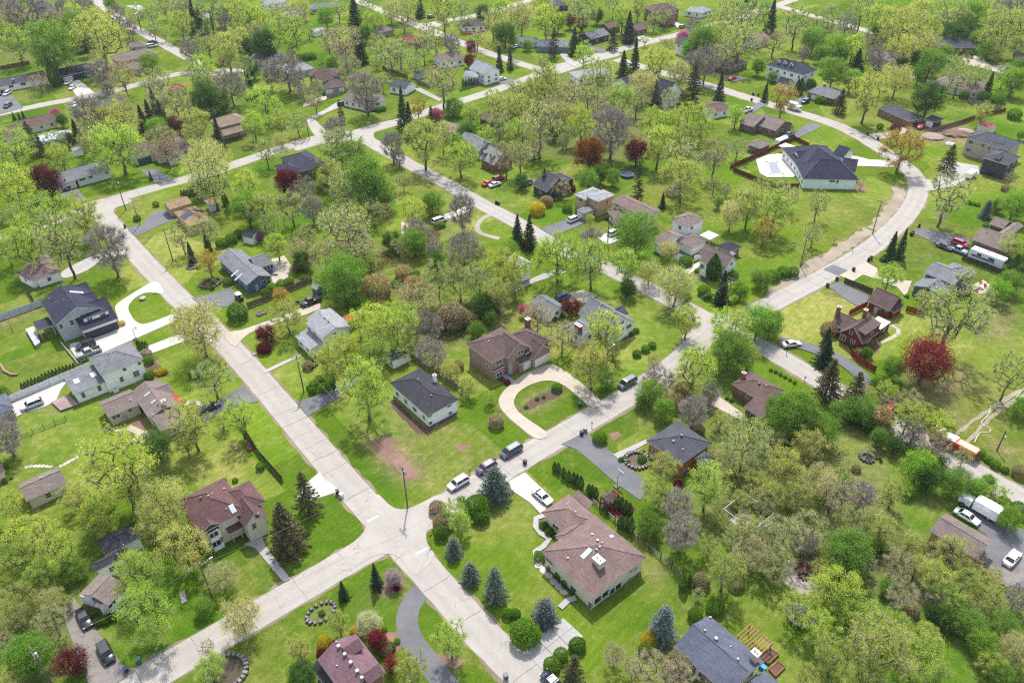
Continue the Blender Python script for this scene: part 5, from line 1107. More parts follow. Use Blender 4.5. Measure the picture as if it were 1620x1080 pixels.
def plant(kind, t, cx, cy, w, hf=1.0):
    vs, cols, name, cat, look = KIND[kind]
    i = len(TREES); rng = random.Random(i * 31 + 7); v = vs[rng.randrange(len(vs))]; px = tp(t, cx, cy); wpx = w / TILES[t][2] * ((1.08 if t[1] == '0' else 1.08 if t[1] == '1' else 1.0) if KIND[kind][3] == 'tree' else 1.12 if kind == 'U' else 1.0)
    z = 5.0
    for _ in range(6):
        p = gp(px, z); dep = (p - CAM).dot(_f); R = wpx / 2 * dep / FPX
        s = R / (v['R'] * 1.06); z = v['cz'] * s * hf
    if z > 40: return
    root = empty(name, (p.x, p.y, 0), rng.uniform(0, 6.28), (s, s, s * hf * rng.uniform(.95, 1.06))); col = cols[rng.randrange(len(cols))]; j = [rng.uniform(.86, 1.14) for _ in range(2)]
    g_ = LEAFGAIN.get(kind, 1.5)
    col = (col[0] * j[0] * g_ * rng.uniform(.94, 1.06), col[1] * j[0] * g_, col[2] * j[0] * j[1] * g_)
    tag(root, None, cat); obj('trunk' if cat != 'shrub' else 'stem', v['trunk'], root)
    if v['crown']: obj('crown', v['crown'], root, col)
    TREES.append((root, kind, px, Vector((p.x, p.y, 0)), wpx)); return root
def trees(t, data):
    for item in data.split(';'):
        q = item.split()
        if len(q) >= 4: plant(q[0], t, float(q[1]), float(q[2]), float(q[3]), float(q[4]) if len(q) > 4 else 1.0)
trees('a0', """B 170 70 260;B 30 40 170;B 390 60 110;B 490 45 90;D 80 160 160;G 15 180 100;L 470 85 110;N 340 130 130;G 470 175 170;D 625 240 300;G 320 300 270;L 95 275 180;G 440 225 130;M 540 280 110;B 740 90 120;B 825 185 100;O 800 160 90;O 970 190 95;O 1040 215 60;D 1140 150 145;S 1225 110 110;S 1265 130 80;O 950 80 120;O 1320 40 200;G 1320 160 80;B 1430 140 120;G 1410 100 100;L 1540 110 170;N 1600 210 120;O 1310 270 160;D 1430 300 190;M 1575 300 100;P 1410 375 60;B 1200 330 140;N 1040 40 120;O 1000 505 150;N 775 485 180;B 640 450 170;G 950 415 130;L 1260 440 180;L 1335 480 120;O 1280 520 160;B 1460 550 190;M 1290 610 170;G 1350 640 140;M 1400 640 110;S 1580 545 100;N 1010 600 180;O 1110 650 160;B 560 720 230;D 740 740 220;S 900 760 110;S 950 750 120;S 970 640 80;S 1030 760 110;R 1100 790 130;D 1240 810 190;S 1380 850 95 1.2;O 1335 710 60;O 570 830 140;S 480 830 90;T 200 890 120 .8;T 265 950 90;L 740 920 300;N 1035 920 190;W 1290 1000 260;L 380 1000 170;L 70 930 230;O 340 890 130;L 1600 790 150;V 330 455 75;S 85 735 30;S 120 740 30;S 145 728 30;P 350 715 60;M 385 755 75;P 480 455 60;H 365 535 35;N 240 515 110;O 870 100 110;D 1480 60 150;O 1160 60 150;G 700 20 80;B 560 30 80;N 60 110 110;O 1540 420 130;M 1600 440 90;O 1180 640 130;G 1000 820 130;O 560 900 130;M 420 880 100;O 760 640 110;B 680 560 90;D 1500 230 150;G 300 200 100""")
trees('b0', """S 620 60 115;G 440 108 115;W 850 60 130;L 745 130 130;O 930 110 140;N 560 270 210;N 455 260 140;L 200 215 230;S 655 310 130;B 190 440 210;N 600 425 130;L 60 640 210;D 150 770 140;B 690 560 230;N 370 640 110;T 535 715 65;S 925 690 110 1.15;S 970 770 115;Y 1025 680 110;G 1245 665 120;P 1135 720 90;T 1110 755 80;D 1360 720 130;O 850 345 190;O 780 290 140;O 910 330 150;O 1060 300 160;O 1135 265 140;B 1235 290 120;R 1360 300 70;R 1345 380 70;O 1400 250 100;S 1540 375 70 1.3;S 1608 375 60 1.3;N 1180 510 220;D 1190 60 190;O 1300 50 110;M 1435 85 100;S 1035 45 90;L 1560 60 140;M 1580 210 150;O 1500 140 140;L 760 390 80;D 1060 880 260;B 860 920 160;B 500 820 160;O 530 950 280;B 905 1000 90;O 260 770 130;W 150 880 90;O 60 960 130;L 1450 840 95;M 1330 830 110;L 1290 990 210;N 1580 990 170;D 1560 700 200;O 1540 800 150;G 620 985 200;D 1180 860 150;G 1270 890 100;M 50 280 170;B 90 480 120;N 260 510 110;G 475 400 90;O 380 560 90;L 20 120 150;O 130 90 120;N 30 210 100;N 240 110 160;O 330 190 90;O 700 40 110;O 520 60 100;D 950 20 150;O 1330 130 90;H 320 358 60;H 280 362 55;H 355 352 55;V 1310 525 20;V 1328 525 20;V 1346 523 20;V 1364 521 20;V 1382 519 20;V 1400 517 20;H 745 688 40;H 775 690 45;H 805 686 40;N 560 330 130;G 690 200 100;O 1080 190 110;O 800 520 80;O 1480 920 100;D 1330 940 110;O 1000 400 120;B 300 580 90;O 1500 620 110;M 640 240 90;D 300 50 100""")
trees('c0', """R 370 130 78;R 440 150 75;S 395 270 115;S 740 185 120;T 265 285 100 .75;T 640 250 90 .8;G 95 280 70;L 455 345 130;S 705 415 110;S 780 370 110 1.1;O 900 130 85;O 965 108 85;B 1145 170 110;P 1080 240 95;N 970 290 95;L 915 385 180;O 1290 140 120;O 1390 110 170;O 1490 125 210;G 1200 270 200;D 1320 220 180;O 1440 290 230;B 1230 400 180;N 1320 350 150;B 1150 390 130;G 1130 320 130;W 1060 460 170;T 1150 540 170 .75;S 1320 550 90;S 1605 590 65;W 830 530 190;T 910 600 75;O 550 480 180;O 470 520 120;D 210 550 240;N 350 590 180;O 480 600 150;L 700 620 180;O 790 650 150;N 560 700 150;W 60 100 190;L 220 120 180;D 190 50 130;G 290 140 100;O 450 60 200;L 700 90 140;M 540 100 80;O 640 30 110;M 1500 20 90;O 180 790 260;L 440 790 180;D 40 690 170;L 60 830 180;B 630 820 260;K 490 970 190;R 790 950 150;L 900 770 200;L 930 900 230;L 1150 770 220;D 1090 860 170;O 1080 1000 240;N 1290 980 200;L 1185 880 120;O 1430 930 110;L 1420 720 120;O 320 900 80;O 50 980 170;M 270 820 120;O 710 730 120;L 1240 800 110;O 130 680 140;N 250 700 150;D 340 720 130;O 600 620 120;O 20 560 110;D 100 590 150;O 1360 30 110;G 1440 60 80;O 350 850 110;D 560 860 110;O 20 380 60;B 200 400 70;N 1000 740 120;L 1010 800 150;O 1000 620 100;M 560 500 60;O 840 250 60;G 1560 420 90;O 1000 30 80;D 800 40 110;H 920 560 40;G 1600 60 90;N 140 950 120""")
trees('d0', """S 25 115 115;O 180 150 190;O 370 150 190;B 500 150 120;D 850 160 250;L 700 105 180;D 1020 165 160;O 1150 80 190;G 1290 100 180;D 1500 190 250;O 1450 100 110;B 1490 40 110;B 1570 50 150;M 700 225 115;G 290 245 160;G 440 310 150;L 540 300 150;S 570 380 125 .6;B 680 360 120;D 860 310 180;N 780 330 120;W 1000 265 140;M 950 370 110;G 1030 390 170;G 1390 310 110;M 1170 210 150;O 1200 420 140;G 415 455 150;P 490 455 50;G 530 500 120;D 640 585 230;W 820 495 200;M 930 470 110;M 1015 635 190;T 460 650 115 .65;Y 100 620 170;V 210 545 45;V 190 550 40;M 270 530 70;Y 855 940 250;T 1150 1010 150 .6;R 805 815 75;O 1210 500 150;O 1330 480 150;S 1400 540 80;H 1240 600 60;H 1360 610 70;H 1460 620 80;G 1560 510 150;O 1500 470 110;G 1590 420 110;D 1360 715 110;H 1560 720 90;G 1600 850 60;H 1275 345 50;H 710 800 40;N 40 265 150;B 230 330 80;G 330 340 90;O 600 60 160;D 960 80 150;O 1330 30 150;M 1250 190 130;G 1330 250 110;D 1580 300 110;N 1420 220 130;O 1080 300 90;O 760 240 120;M 840 400 90;G 1140 330 80;D 1450 330 90;H 1190 335 40;N 640 280 110;H 320 630 50;H 360 640 45;H 400 645 45;G 30 480 60;O 1080 130 130;D 1230 130 130;O 940 230 110;M 460 360 90;G 360 410 80""")
trees('a1', """L 90 110 280;R 290 55 200;L 290 260 290;D 520 290 230;O 385 450 280 1.15;L 160 455 240 1.2;L 25 480 160 1.2;B 680 480 270 1.1;O 1140 410 160;S 1205 520 80;S 1310 470 80;Y 1315 570 150;O 1310 390 150;O 1330 60 250;H 1400 455 75;H 1460 430 75;H 1510 400 65;G 1560 235 200;M 1260 110 110;V 1150 148 22;V 1168 144 22;V 1186 140 22;V 1204 136 22;V 1222 132 22;L 1560 80 180;W 1250 985 340;H 1500 890 130 1.2;S 950 30 32;H 985 210 42;H 865 300 48;V 1432 200 40;V 1445 230 36;V 1418 170 40;H 1440 700 60;H 1350 700 40;H 1340 740 35;J 770 965 40;O 60 300 140;D 470 200 120;L 200 340 150;H 1255 610 30""")
trees('b1', """R 200 60 160;B 300 110 140;D 480 50 190;O 560 120 180 1.2;G 700 60 290;G 810 150 150;O 220 230 200;D 30 230 210;B 350 230 160;L 130 470 150;P 15 410 65;O 560 400 340;N 430 540 190;N 260 500 150;M 570 540 140;G 540 680 270;H 650 820 150;Z 760 740 190;M 290 560 130;O 740 260 150;L 990 250 170;G 1110 200 150;O 930 60 100;B 1300 240 190 1.2;B 1310 480 210;B 1010 380 150;Z 930 640 110;H 880 715 60;H 1010 660 70;M 1140 580 120;O 1150 690 190 1.2;W 1260 580 110;O 1290 700 210;O 1410 690 180;N 1020 830 230;L 1560 620 260;D 1530 770 200;G 1600 500 150;L 760 970 280;L 880 960 260;L 650 960 170;D 190 920 190;Y 160 790 110;R 60 1030 125;B 1090 970 160;Z 1240 920 190;M 1440 850 150;B 1130 490 110;B 1065 420 120;H 1150 347 45;H 1180 343 45;M 860 440 130;G 1000 450 150;G 1400 1000 110;H 100 740 62;H 160 715 62;H 210 700 62;H 60 775 62;H 305 680 50;Z 260 610 65;L 830 900 150;O 1400 520 130;D 640 300 130;O 500 330 160;N 680 480 160;O 320 420 140;G 640 620 130;D 720 560 110;O 900 480 100;O 560 250 150;M 420 20 130;Z 1000 720 130;D 1200 840 130;Z 1330 940 140;N 920 760 120;G 1480 930 90;O 1240 560 120;L 1420 480 90;O 100 330 140;N 820 250 90""")
trees('c1', """S 35 400 130 1.15;S 110 400 130 1.15;J 160 240 100;Z 215 190 85;T 205 70 75;N 310 110 115;E 375 110 55;H 350 235 65;L 495 310 60 1.4;T 800 90 105;S 955 190 60;D 1080 40 240;O 1280 80 70 1.5;W 1390 270 150 1.2;D 1500 220 200;Y 1600 380 150;G 785 390 250;W 990 490 115;L 290 540 290;L 510 570 240;L 730 590 200;W 870 630 140 1.2;W 1040 710 260;L 1110 940 190;B 500 430 150;V 1280 610 100 .75;S 1335 745 135;H 1215 755 80;H 1240 790 60;H 1100 570 85;R 380 865 125;N 160 920 190;P 80 880 80;L 590 1010 250;N 320 1040 170;L 1380 1010 260;G 1560 950 210;Y 1430 930 120;G 1450 750 130;G 1580 680 130;M 60 60 100;G 480 60 130;O 1360 110 75;G 1310 200 65;G 1100 800 80;H 270 935 32;H 320 915 36;H 785 1010 42;H 760 1030 36;V 375 282 14;L 20 620 150;D 20 760 120;H 1170 630 30;H 600 300 35;H 660 330 35;G 640 40 90;M 560 20 100;H 1400 660 70;O 1560 130 130;D 1440 170 90;O 420 540 120;M 730 740 110""")
trees('d1', """O 320 210 140 1.1;O 290 400 125;L 45 250 240;O 130 160 130;O 1140 150 270;S 785 490 115 1.05;S 850 470 95 1.1;L 765 680 165;O 1190 890 440;U 1385 250 85;G 1570 210 170;M 1460 220 85;L 1560 480 150;G 1530 700 150;G 1470 760 130;G 20 950 160;S 375 1060 95;H 100 640 90;H 30 660 90;H 160 640 70;O 230 540 60;O 590 85 50;O 60 110 150;Z 390 1000 110;H 1270 200 30;H 1300 207 30;H 1330 214 30;H 640 1045 60;V 1560 600 60;M 1600 640 90;N 1540 50 60;L 1100 810 130;D 980 800 90;H 1380 345 40;G 1600 560 80;Z 1500 110 50;H 880 790 30;O 420 430 40""")
trees('a2', """L 740 800 500 .95;M 990 665 210;D 1200 520 290;O 1340 230 260;L 1510 470 230;H 940 220 60;J 1030 185 55;J 1010 205 35;J 985 195 30;H 955 190 40;H 940 115 60;Z 925 75 70;W 1020 1010 320;B 30 610 230;L 60 1040 190;G 20 320 90;V 885 20 24;V 905 22 24;V 925 22 24;V 870 15 22;H 1230 200 80;V 140 285 26;V 162 276 26;V 184 267 26;V 206 258 26;V 228 249 26;V 250 240 26;V 272 231 26;V 294 222 26;V 316 213 26;V 338 204 26;V 360 195 26;V 382 187 26;V 404 180 26;V 426 174 26;V 448 168 26;V 470 160 26;V 510 142 26;V 532 135 26;V 554 128 26;H 30 780 50;H 70 860 24;H 1415 880 38;H 1487 878 38;D 1170 640 150;L 1400 500 110;H 30 880 40;B 60 500 120;D 470 980 200;L 640 1040 220;W 900 960 160""")
trees('b2', """L 470 120 240 1.15;L 690 290 330 1.15;B 1110 60 200;L 560 40 210;L 760 80 200;D 1230 190 130;D 1340 290 130;L 1480 355 90;Z 1520 500 100;T 312 978 205 .75;H 25 790 55;U 1510 900 225 .9;H 1400 1040 170;L 1260 1060 150;Z 1150 1050 110;H 360 310 60;H 365 270 60;H 400 240 60;H 440 225 60;H 475 240 55;H 430 290 75;H 470 265 60;E 50 40 90;D 700 200 150;H 340 290 45;Z 330 150 70;E 1590 255 40;G 1300 1000 60;D 920 60 110;O 1040 20 120;Z 1280 150 70;N 1150 120 80""")
trees('c2', """D 510 140 290;G 600 220 140;H 790 75 58;H 845 45 58;H 888 22 52;L 1160 170 290;G 1380 60 250;L 1500 90 150;B 930 240 200;G 870 320 170;G 960 420 150;B 1150 440 220;D 1320 500 130;D 960 800 230;L 920 960 220;L 1240 910 290;O 1480 640 290 1.1;D 1580 530 130;H 555 605 95;V 270 790 34;V 293 800 36;V 326 830 38;V 358 850 40;V 390 860 40;V 412 870 42;V 436 890 46;V 486 930 38;V 508 940 40;V 530 955 42;V 670 1010 46;V 695 1020 46;V 720 1040 48;V 745 1060 48;H 470 965 50;N 900 130 100;Z 1090 300 120;H 285 290 70;H 160 360 30;H 90 410 30;H 200 350 24;H 690 745 36;H 715 740 34;H 735 765 30;H 825 740 60;H 830 700 30;B 1060 1040 230;O 1560 740 200;O 1400 760 160;D 1540 900 180;O 1370 640 110;B 1260 330 140;G 1460 20 110;Z 1040 380 120;Z 1180 560 80;E 1050 900 60;G 820 380 90;O 1600 1010 170;D 1450 1000 140;N 420 40 130;D 640 60 120;G 1560 620 110;H 1390 370 30;H 1360 355 26""")
trees('d2', """S 370 70 175 .58;X 1010 110 300;T 390 250 220 .7;T 550 330 200 .7;G 790 160 150;L 750 310 130;G 590 430 210;Z 720 480 150;D 890 480 210;L 1090 520 190;N 900 370 160;G 170 480 330;G 330 560 230;G 60 420 200;D 260 660 230;D 110 800 260;W 320 860 220;N 420 960 230;B 600 960 200;D 800 960 170;G 960 790 230;M 1030 860 180;N 1060 650 190;B 930 560 160;G 1190 890 190;G 1320 930 150;O 1240 730 110;L 1450 970 150;G 1390 890 110;O 1540 210 210 1.3;G 1600 410 120;H 625 72 75;Z 570 60 70;H 540 30 50;O 460 320 110;G 450 440 130;D 1000 440 120;G 700 600 120;M 800 660 110;H 1340 700 70;H 1400 740 60;H 1440 775 60;Z 1590 820 90;H 1500 810 50;O 40 640 180;G 480 900 100;D 20 980 190;D 190 960 200;Z 560 800 60;G 880 930 110;H 690 250 60;H 20 180 26;H 50 190 26;H 80 205 26;H 110 222 26;H 140 240 26;H 170 258 26;H 1580 1060 100;H 1490 1020 90;O 640 690 70;N 750 400 120;D 640 330 110""")
trees('a3', """L 210 170 330;L 360 260 270;L 110 290 270;W 320 560 200;D 140 560 230;W 90 650 190;G 160 900 300;R 450 950 200;D 1030 40 330;D 1160 230 330;L 870 390 330;L 930 670 370;G 1280 600 130;W 1400 400 210;W 1520 660 280;L 1330 990 210;H 620 690 60;H 670 680 60;H 720 660 60;H 770 640 55;L 40 420 190;N 30 820 120;O 330 690 190;L 600 40 260;G 450 350 180;L 250 400 220;D 30 620 150;D 60 1030 180;H 520 1010 60;H 600 655 40;N 1310 860 110;D 420 560 110;G 30 140 120""")
trees('b3', """F 180 100 320 1.0;S 755 405 110;S 548 495 95;Q 865 410 120;D 520 690 155 1.3;C 705 690 170;X 760 805 140;D 270 870 170 1.3;M 285 1020 200;E 410 890 60;X 860 960 110;D 980 1000 240 1.15;L 1230 800 250;J 625 745 60;J 430 820 90;H 812 738 38;H 893 812 40;H 850 850 70;U 1250 220 125 1.05;U 1355 380 145 .85;U 1510 460 175 1.15;H 1590 640 70;Z 1180 60 130;L 1290 60 160;H 1420 20 120;H 1170 130 90;Z 820 870 80;H 880 440 60;E 890 480 36;H 415 635 40;J 430 640 26;H 1630 720 50;H 500 820 40;B 20 60 60""")
trees('c3', """U 210 625 190 .9;H 85 765 195;H 20 640 70;H 415 840 110;H 310 900 95;H 250 960 110;T 390 1000 180 .7;U 960 700 210 1.1;J 870 800 110;H 850 870 100;N 650 900 170;N 870 1000 260;Z 1060 960 200;V 1085 450 60;V 1122 430 45;V 690 60 50;V 725 70 50;V 755 80 55;G 870 70 180;B 1070 130 250;D 1250 220 160;D 1350 370 270;N 1520 260 240;H 1290 600 120;Z 1200 430 110;O 1180 520 90;H 1160 650 95;Z 1280 1040 170;N 1050 1050 220;H 175 275 75;H 200 80 60;H 235 120 60;H 250 340 50;H 290 400 50;H 330 450 45;H 380 500 40;H 160 260 40;N 760 980 130;O 1430 330 150;O 1590 320 170;O 1400 150 130;D 1480 80 170;O 1590 130 200;D 1300 30 110;Z 1420 440 110""")
trees('d3', """O 100 150 280;O 260 90 250;B 230 180 190;G 520 270 330;O 60 330 220;L 430 480 330;L 200 600 250;L 560 620 270;D 720 860 480;D 430 900 290;L 940 900 330;L 320 740 230;N 850 530 220;B 640 330 120;D 700 90 230;O 560 60 190;D 1160 240 220;D 1060 400 230;D 1250 420 190;L 1130 540 200;W 1160 180 130;N 830 330 180;B 1050 540 130;G 1280 700 220;M 1130 660 150;M 1050 640 130;G 1360 830 180;L 1420 960 190;W 1560 870 230;G 1500 700 190;B 1580 540 170;D 1400 420 160;D 1390 560 190;D 880 200 190;D 950 330 170;D 640 1020 270;G 1480 1020 160;D 250 1040 170;O 20 260 160;Z 900 620 120;N 1040 300 120;O 800 430 140;G 760 460 120;L 800 720 230;D 1000 760 170;G 1530 40 150;N 1290 330 130;L 1600 1000 130;G 680 180 130;D 360 360 160;B 1330 280 120;M 1230 600 130;O 1320 620 130;D 1080 1000 150""")
# ---------------------------------------------------------------- vehicles
AUTO = []
DEG = math.radians
AX = {'A': DEG(-50.7), 'a': DEG(129.3), 'B': DEG(39.3), 'b': DEG(-140.7)}
def loft(stations, mi=0):
    """stations: (x, [(y, z), ...]) half sections, mirrored"""
    mb = MB(); n = len(stations[0][1]); vs = []
    for x, sec in stations:
        xs = x if isinstance(x, (list, tuple)) else [x] * n
        vs += [(xx, y, z) for xx, (y, z) in zip(xs, sec)] + [(xx, -y, z) for xx, (y, z) in zip(reversed(xs), reversed(sec))]
    k = 2 * n; fs = []
    for i in range(len(stations) - 1):
        for j in range(k): fs.append((i * k + j, i * k + (j + 1) % k, (i + 1) * k + (j + 1) % k, (i + 1) * k + j))
    fs += [tuple(range(k))[::-1], tuple(range((len(stations) - 1) * k, len(stations) * k))]
    mb.add(vs, fs, mi); return mb
def wheel_meshes(r=.34, w=.24):
    t = MB(); t.tube((0, -w / 2, 0), (0, w / 2, 0), r, r, 14); m = MB(); m.tube((0, -w / 2 - .012, 0), (0, w / 2 + .012, 0), r * .62, r * .62, 10)
    return t.mesh('tyre', M['rubber']), m.mesh('rim', M['chrome'])
WH = wheel_meshes(); WHB = wheel_meshes(.48, .3)
def car_protos(L, W, prof, cab, belt, roofz, wb):
    """prof: list of (x fraction, bonnet line height); cab: x fractions of greenhouse base front, roof front, roof rear, base rear"""
    h = W / 2; st = []
    for fx, z, k in prof: st.append(((fx - .5) * L, [(h * k * .86, .24), (h * k, .50), (h * k * .97, z - .10), (h * k * .86, z)]))
    body = loft(st)
    x = [(f - .5) * L for f in cab]; wt = h * .72; wb_ = h * .88
    gl = MB(); bz = belt - .03
    vs = [(x[0], wb_, bz), (x[1], wt, roofz - .05), (x[2], wt, roofz - .05), (x[3], wb_, bz)]; vs += [(a, -b, c) for a, b, c in vs]
    gl.add(vs, [(0, 1, 2, 3), (7, 6, 5, 4), (0, 4, 5, 1), (1, 5, 6, 2), (2, 6, 7, 3), (3, 7, 4, 0)])
    rf = MB(); rw = wt * 1.02
    a, b = x[1] + .02, x[2] - .02
    rf.add([(a - .1, rw * .96, roofz - .07), (a + .3, rw * .9, roofz), (b - .3, rw * .9, roofz), (b + .1, rw * .96, roofz - .07), (a - .1, -rw * .96, roofz - .07), (a + .3, -rw * .9, roofz), (b - .3, -rw * .9, roofz), (b + .1, -rw * .96, roofz - .07)],
           [(0, 4, 5, 1), (1, 5, 6, 2), (2, 6, 7, 3), (0, 1, 2, 3), (7, 6, 5, 4)])
    for s in (1, -1):       # pillars
        for p, q in (((x[0], wb_ * s, bz), (x[1], wt * s, roofz - .05)), ((x[3], wb_ * s, bz), (x[2], wt * s, roofz - .05)), (((x[0] + x[3]) / 2, wb_ * s, bz), ((x[1] + x[2]) / 2, wt * s, roofz - .05))):
            rf.tube(p, q, .05, .045, 4)
    hl = MB(); hl.box((0, 0, 0), (.12, .34, .16)); tl = MB(); tl.box((0, 0, 0), (.1, .26, .2))
    return dict(L=L, W=W, wb=wb, body=body.mesh('body', M['carpaint'], True), glass=gl.mesh('windows', M['carglass']), roof=rf.mesh('roof_panel', M['carpaint']), hl=hl.mesh('headlight', M['lamp']), tl=tl.mesh('tail_light', M['tail']), belt=belt)
CARS = {
 'sedan': car_protos(4.75, 1.84, [(0, .62, .80), (.03, .72, .92), (.28, .92, 1.0), (.75, .98, 1.0), (.97, .95, .92), (1, .72, .84)][::1], (.26, .40, .68, .86), .94, 1.44, 2.8),
 'suv': car_protos(4.7, 1.92, [(0, .72, .84), (.03, .85, .94), (.24, 1.02, 1.0), (.8, 1.06, 1.0), (.98, 1.05, .95), (1, .8, .9)], (.22, .36, .88, .985), 1.04, 1.70, 2.75),
 'van': car_protos(5.15, 2.0, [(0, .70, .84), (.03, .84, .94), (.20, 1.02, 1.0), (.8, 1.08, 1.0), (.98, 1.08, .96), (1, .85, .92)], (.15, .32, .92, .99), 1.05, 1.78, 3.0),
 'pickup': car_protos(5.7, 2.02, [(0, .82, .88), (.03, .98, .96), (.24, 1.10, 1.0), (.62, 1.12, 1.0), (.98, 1.10, 1.0), (1, .9, .97)], (.26, .36, .58, .63), 1.10, 1.85, 3.6),
}
BED = MB(); BED.box((0, 0, 0), (1.75, 1.6, .05)); BEDM = BED.mesh('cargo_bed', M['rubber'])
def car(kind, t, x, y, head, col, label, name=None, cat=None, group='parked vehicles'):
    c = CARS[kind]; p = gp(tp(t, x, y), .8); rz = AX[head] if isinstance(head, str) else DEG(head)
    r = empty({'sedan': 'sedan', 'suv': 'sport_utility_car', 'van': 'minivan', 'pickup': 'pickup_truck'}[kind], (p.x, p.y, 0.10), rz + math.pi)  # front of the mesh is -x
    tag(r, label, {'pickup': 'pickup', 'van': 'minivan'}.get(kind, 'car'), group); colr = srgb(col)
    obj('body', c['body'], r, colr); obj('windows', c['glass'], r); obj('roof_panel', c['roof'], r, colr)
    for sx in (-1, 1):
        for sy in (-1, 1):
            w = obj('wheel', WH[0], r); w.location = (sx * c['wb'] / 2 + .02, sy * (c['W'] / 2 - .13), .34); obj('rim', WH[1], w)
    for sy in (-1, 1):
        o = obj('headlight', c['hl'], r); o.location = (-c['L'] / 2 + .10, sy * c['W'] * .33, .68); o = obj('tail_light', c['tl'], r); o.location = (c['L'] / 2 - .08, sy * c['W'] * .38, .85)
    if kind == 'pickup': o = obj('cargo_bed', BEDM, r); o.location = (1.78, 0, 1.11)
    return r
for a in [
 ('suv','z1',833,372,'b','#e8e8ea','white SUV parked on the street just past the utility pole'),
 ('suv','z1',1032,262,'b','#4a3a5a','purple SUV half hidden behind the blue-grey spruce'),
 ('van','z1',1210,145,'b','#3c4652','dark grey minivan parked beside the asphalt driveway'),
 ('sedan','z1',1430,468,'A','#e6e6e6','white sedan on the driveway of the brown-roofed corner house'),
 ('van','c2',730,258,'b','#46525c','dark grey-blue minivan parked above the loop driveway'),
 ('sedan','a3',530,665,'A','#1c2026','black sedan on the worn driveway next to the house'),
 ('suv','a3',668,882,'A','#15171a','black SUV at the street end of the worn driveway'),
 ('suv','z3',607,562,'b','#1b2230','black SUV beside the silver pickup at the navy-roofed house'),
 ('pickup','z3',632,615,'b','#8e9490','silver-green pickup on the white loop driveway'),
 ('suv','z3',225,985,'b','#c4c6c8','silver SUV on the white concrete strip by the fence'),
 ('sedan','z4',412,1002,'B','#20262e','dark sedan on the driveway of the taupe-roofed house'),
 ('sedan','a1',435,100,-95,'#1e2630','dark sedan on the dark driveway of the pale green ranch'),
 ('pickup','b1',345,825,'b','#16181a','black pickup beside the blue-grey garden shed'),
 ('suv','c1',392,305,'B','#c8cacc','silver SUV on the driveway of the tan split-level'),
 ('suv','c1',645,390,'B','#b8bcc0','silver SUV in front of the pink-brown two-storey house'),
 ('suv','c1',322,795,'B','#24406a','blue SUV behind the white garage'),
 ('van','c1',100,75,'B','#a8acb0','grey minivan beside the dark blue house'),
 ('sedan','b1',1468,77,'B','#b01c24','red sedan nearest the street below the brick cottage'),
 ('suv','b1',1535,47,'B','#8e1a20','dark red SUV behind the red sedan'),
 ('sedan','b1',1512,84,'B','#dcdcdc','white sedan beside the two red cars'),
 ('van','b1',1160,312,'B','#dedede','white van on the pale driveway beside a clipped hedge'),
 ('sedan','d1',1118,477,'A','#3a4654','dark blue-grey sedan on the driveway below the curve'),
 ('pickup','d1',1200,497,'A','#8c949c','silver pickup next to the motorhome'),
 ('suv','d1',1217,458,'A','#b81c3c','red SUV on the driveway beside the motorhome house'),
 ('sedan','d2',150,12,12,'#d8d8cc','pale sedan at the end of the curving asphalt driveway'),
 ('suv','d0',238,640,'b','#1a2a4a','dark blue SUV at the small brick ranch'),
 ('sedan','d0',972,800,'B','#c01c2c','red sedan in front of the red-sided garage'),
 ('sedan','d0',940,786,'B','#20262e','dark sedan beside the red sedan at the garage'),
 ('pickup','d0',132,853,'b','#3a5878','blue pickup behind the white trailer'),
 ('sedan','c0',1395,493,'B','#c8203c','red sedan at the low brown house on the far street'),
 ('pickup','c0',1490,695,'B','#dcdcdc','white pickup on the dark driveway of the brown ranch'),
 ('sedan','c0',28,292,'B','#d8d8d8','white sedan left of the teal house'),
 ('suv','c0',1080,168,'B','#6a6e70','grey SUV by the far white driveway'),
 ('suv','b0',1475,490,20,'#2a3444','dark SUV at the white two-storey house'),
 ('sedan','b0',1555,498,20,'#c0c4c8','silver sedan at the white two-storey house'),
 ('suv','b0',548,655,'B','#24304e','dark blue SUV at the white ranch by the junction'),
 ('sedan','b0',815,230,'B','#1c1e22','black sedan near the red-brown roofed house'),
 ('suv','b0',1110,105,'B','#2c3034','dark SUV by the far top street'),
 ('sedan','a0',430,520,-95,'#e0e0e0','white sedan nearer the navy-roofed far ranch'),
 ('sedan','a0',458,552,-95,'#c4c8cc','silver sedan nearer the far left street'),
 ('suv','a0',5,590,-95,'#20242c','dark SUV cut by the left edge at the white ranch'),
 ('suv','a0',45,590,-95,'#b4b8bc','silver SUV at the white ranch at the left edge'),
 ('suv','a0',48,668,-95,'#23282e','dark SUV at the street end of the left driveway'),
 ('sedan','a0',478,660,-95,'#d8d8d8','white sedan at the slate-roofed house among trees'),
 ('van','a0',960,290,'B','#dcdee0','white van beside the square taupe garage'),
 ('suv','a0',968,268,'B','#2a2e38','dark SUV behind the white van'),
 ('sedan','t9',1350,287,'A','#e4e4e4','white sedan beside the long taupe garage'),
 ('sedan','t9',1565,485,'B','#e2e2e0','white sedan alone on the asphalt yard'),
 ('sedan','c3',262,1075,'A','#1c3048','dark blue car cut off by the bottom edge'),
 ('suv','d2',765,432,'b','#a81818','red vehicle mostly hidden in the roadside thicket'),
]: car(*a)
def big_vehicle(name, label, cat, t, x, y, head, parts, wheels, z=1.2):
    p = gp(tp(t, x, y), z); r = empty(name, (p.x, p.y, .09), AX[head] if isinstance(head, str) else DEG(head)); tag(r, label, cat)
    for nm, c, sz, col, *m in parts:
        mb = MB(); bevel_box(mb, c, sz); mb.build(nm, M[m[0]] if m else M['carpaint'], r, srgb(col))
    for x_, y_ in wheels:
        w = obj('wheel', WHB[0], r); w.location = (x_, y_, .48); obj('rim', WHB[1], w)
    return r
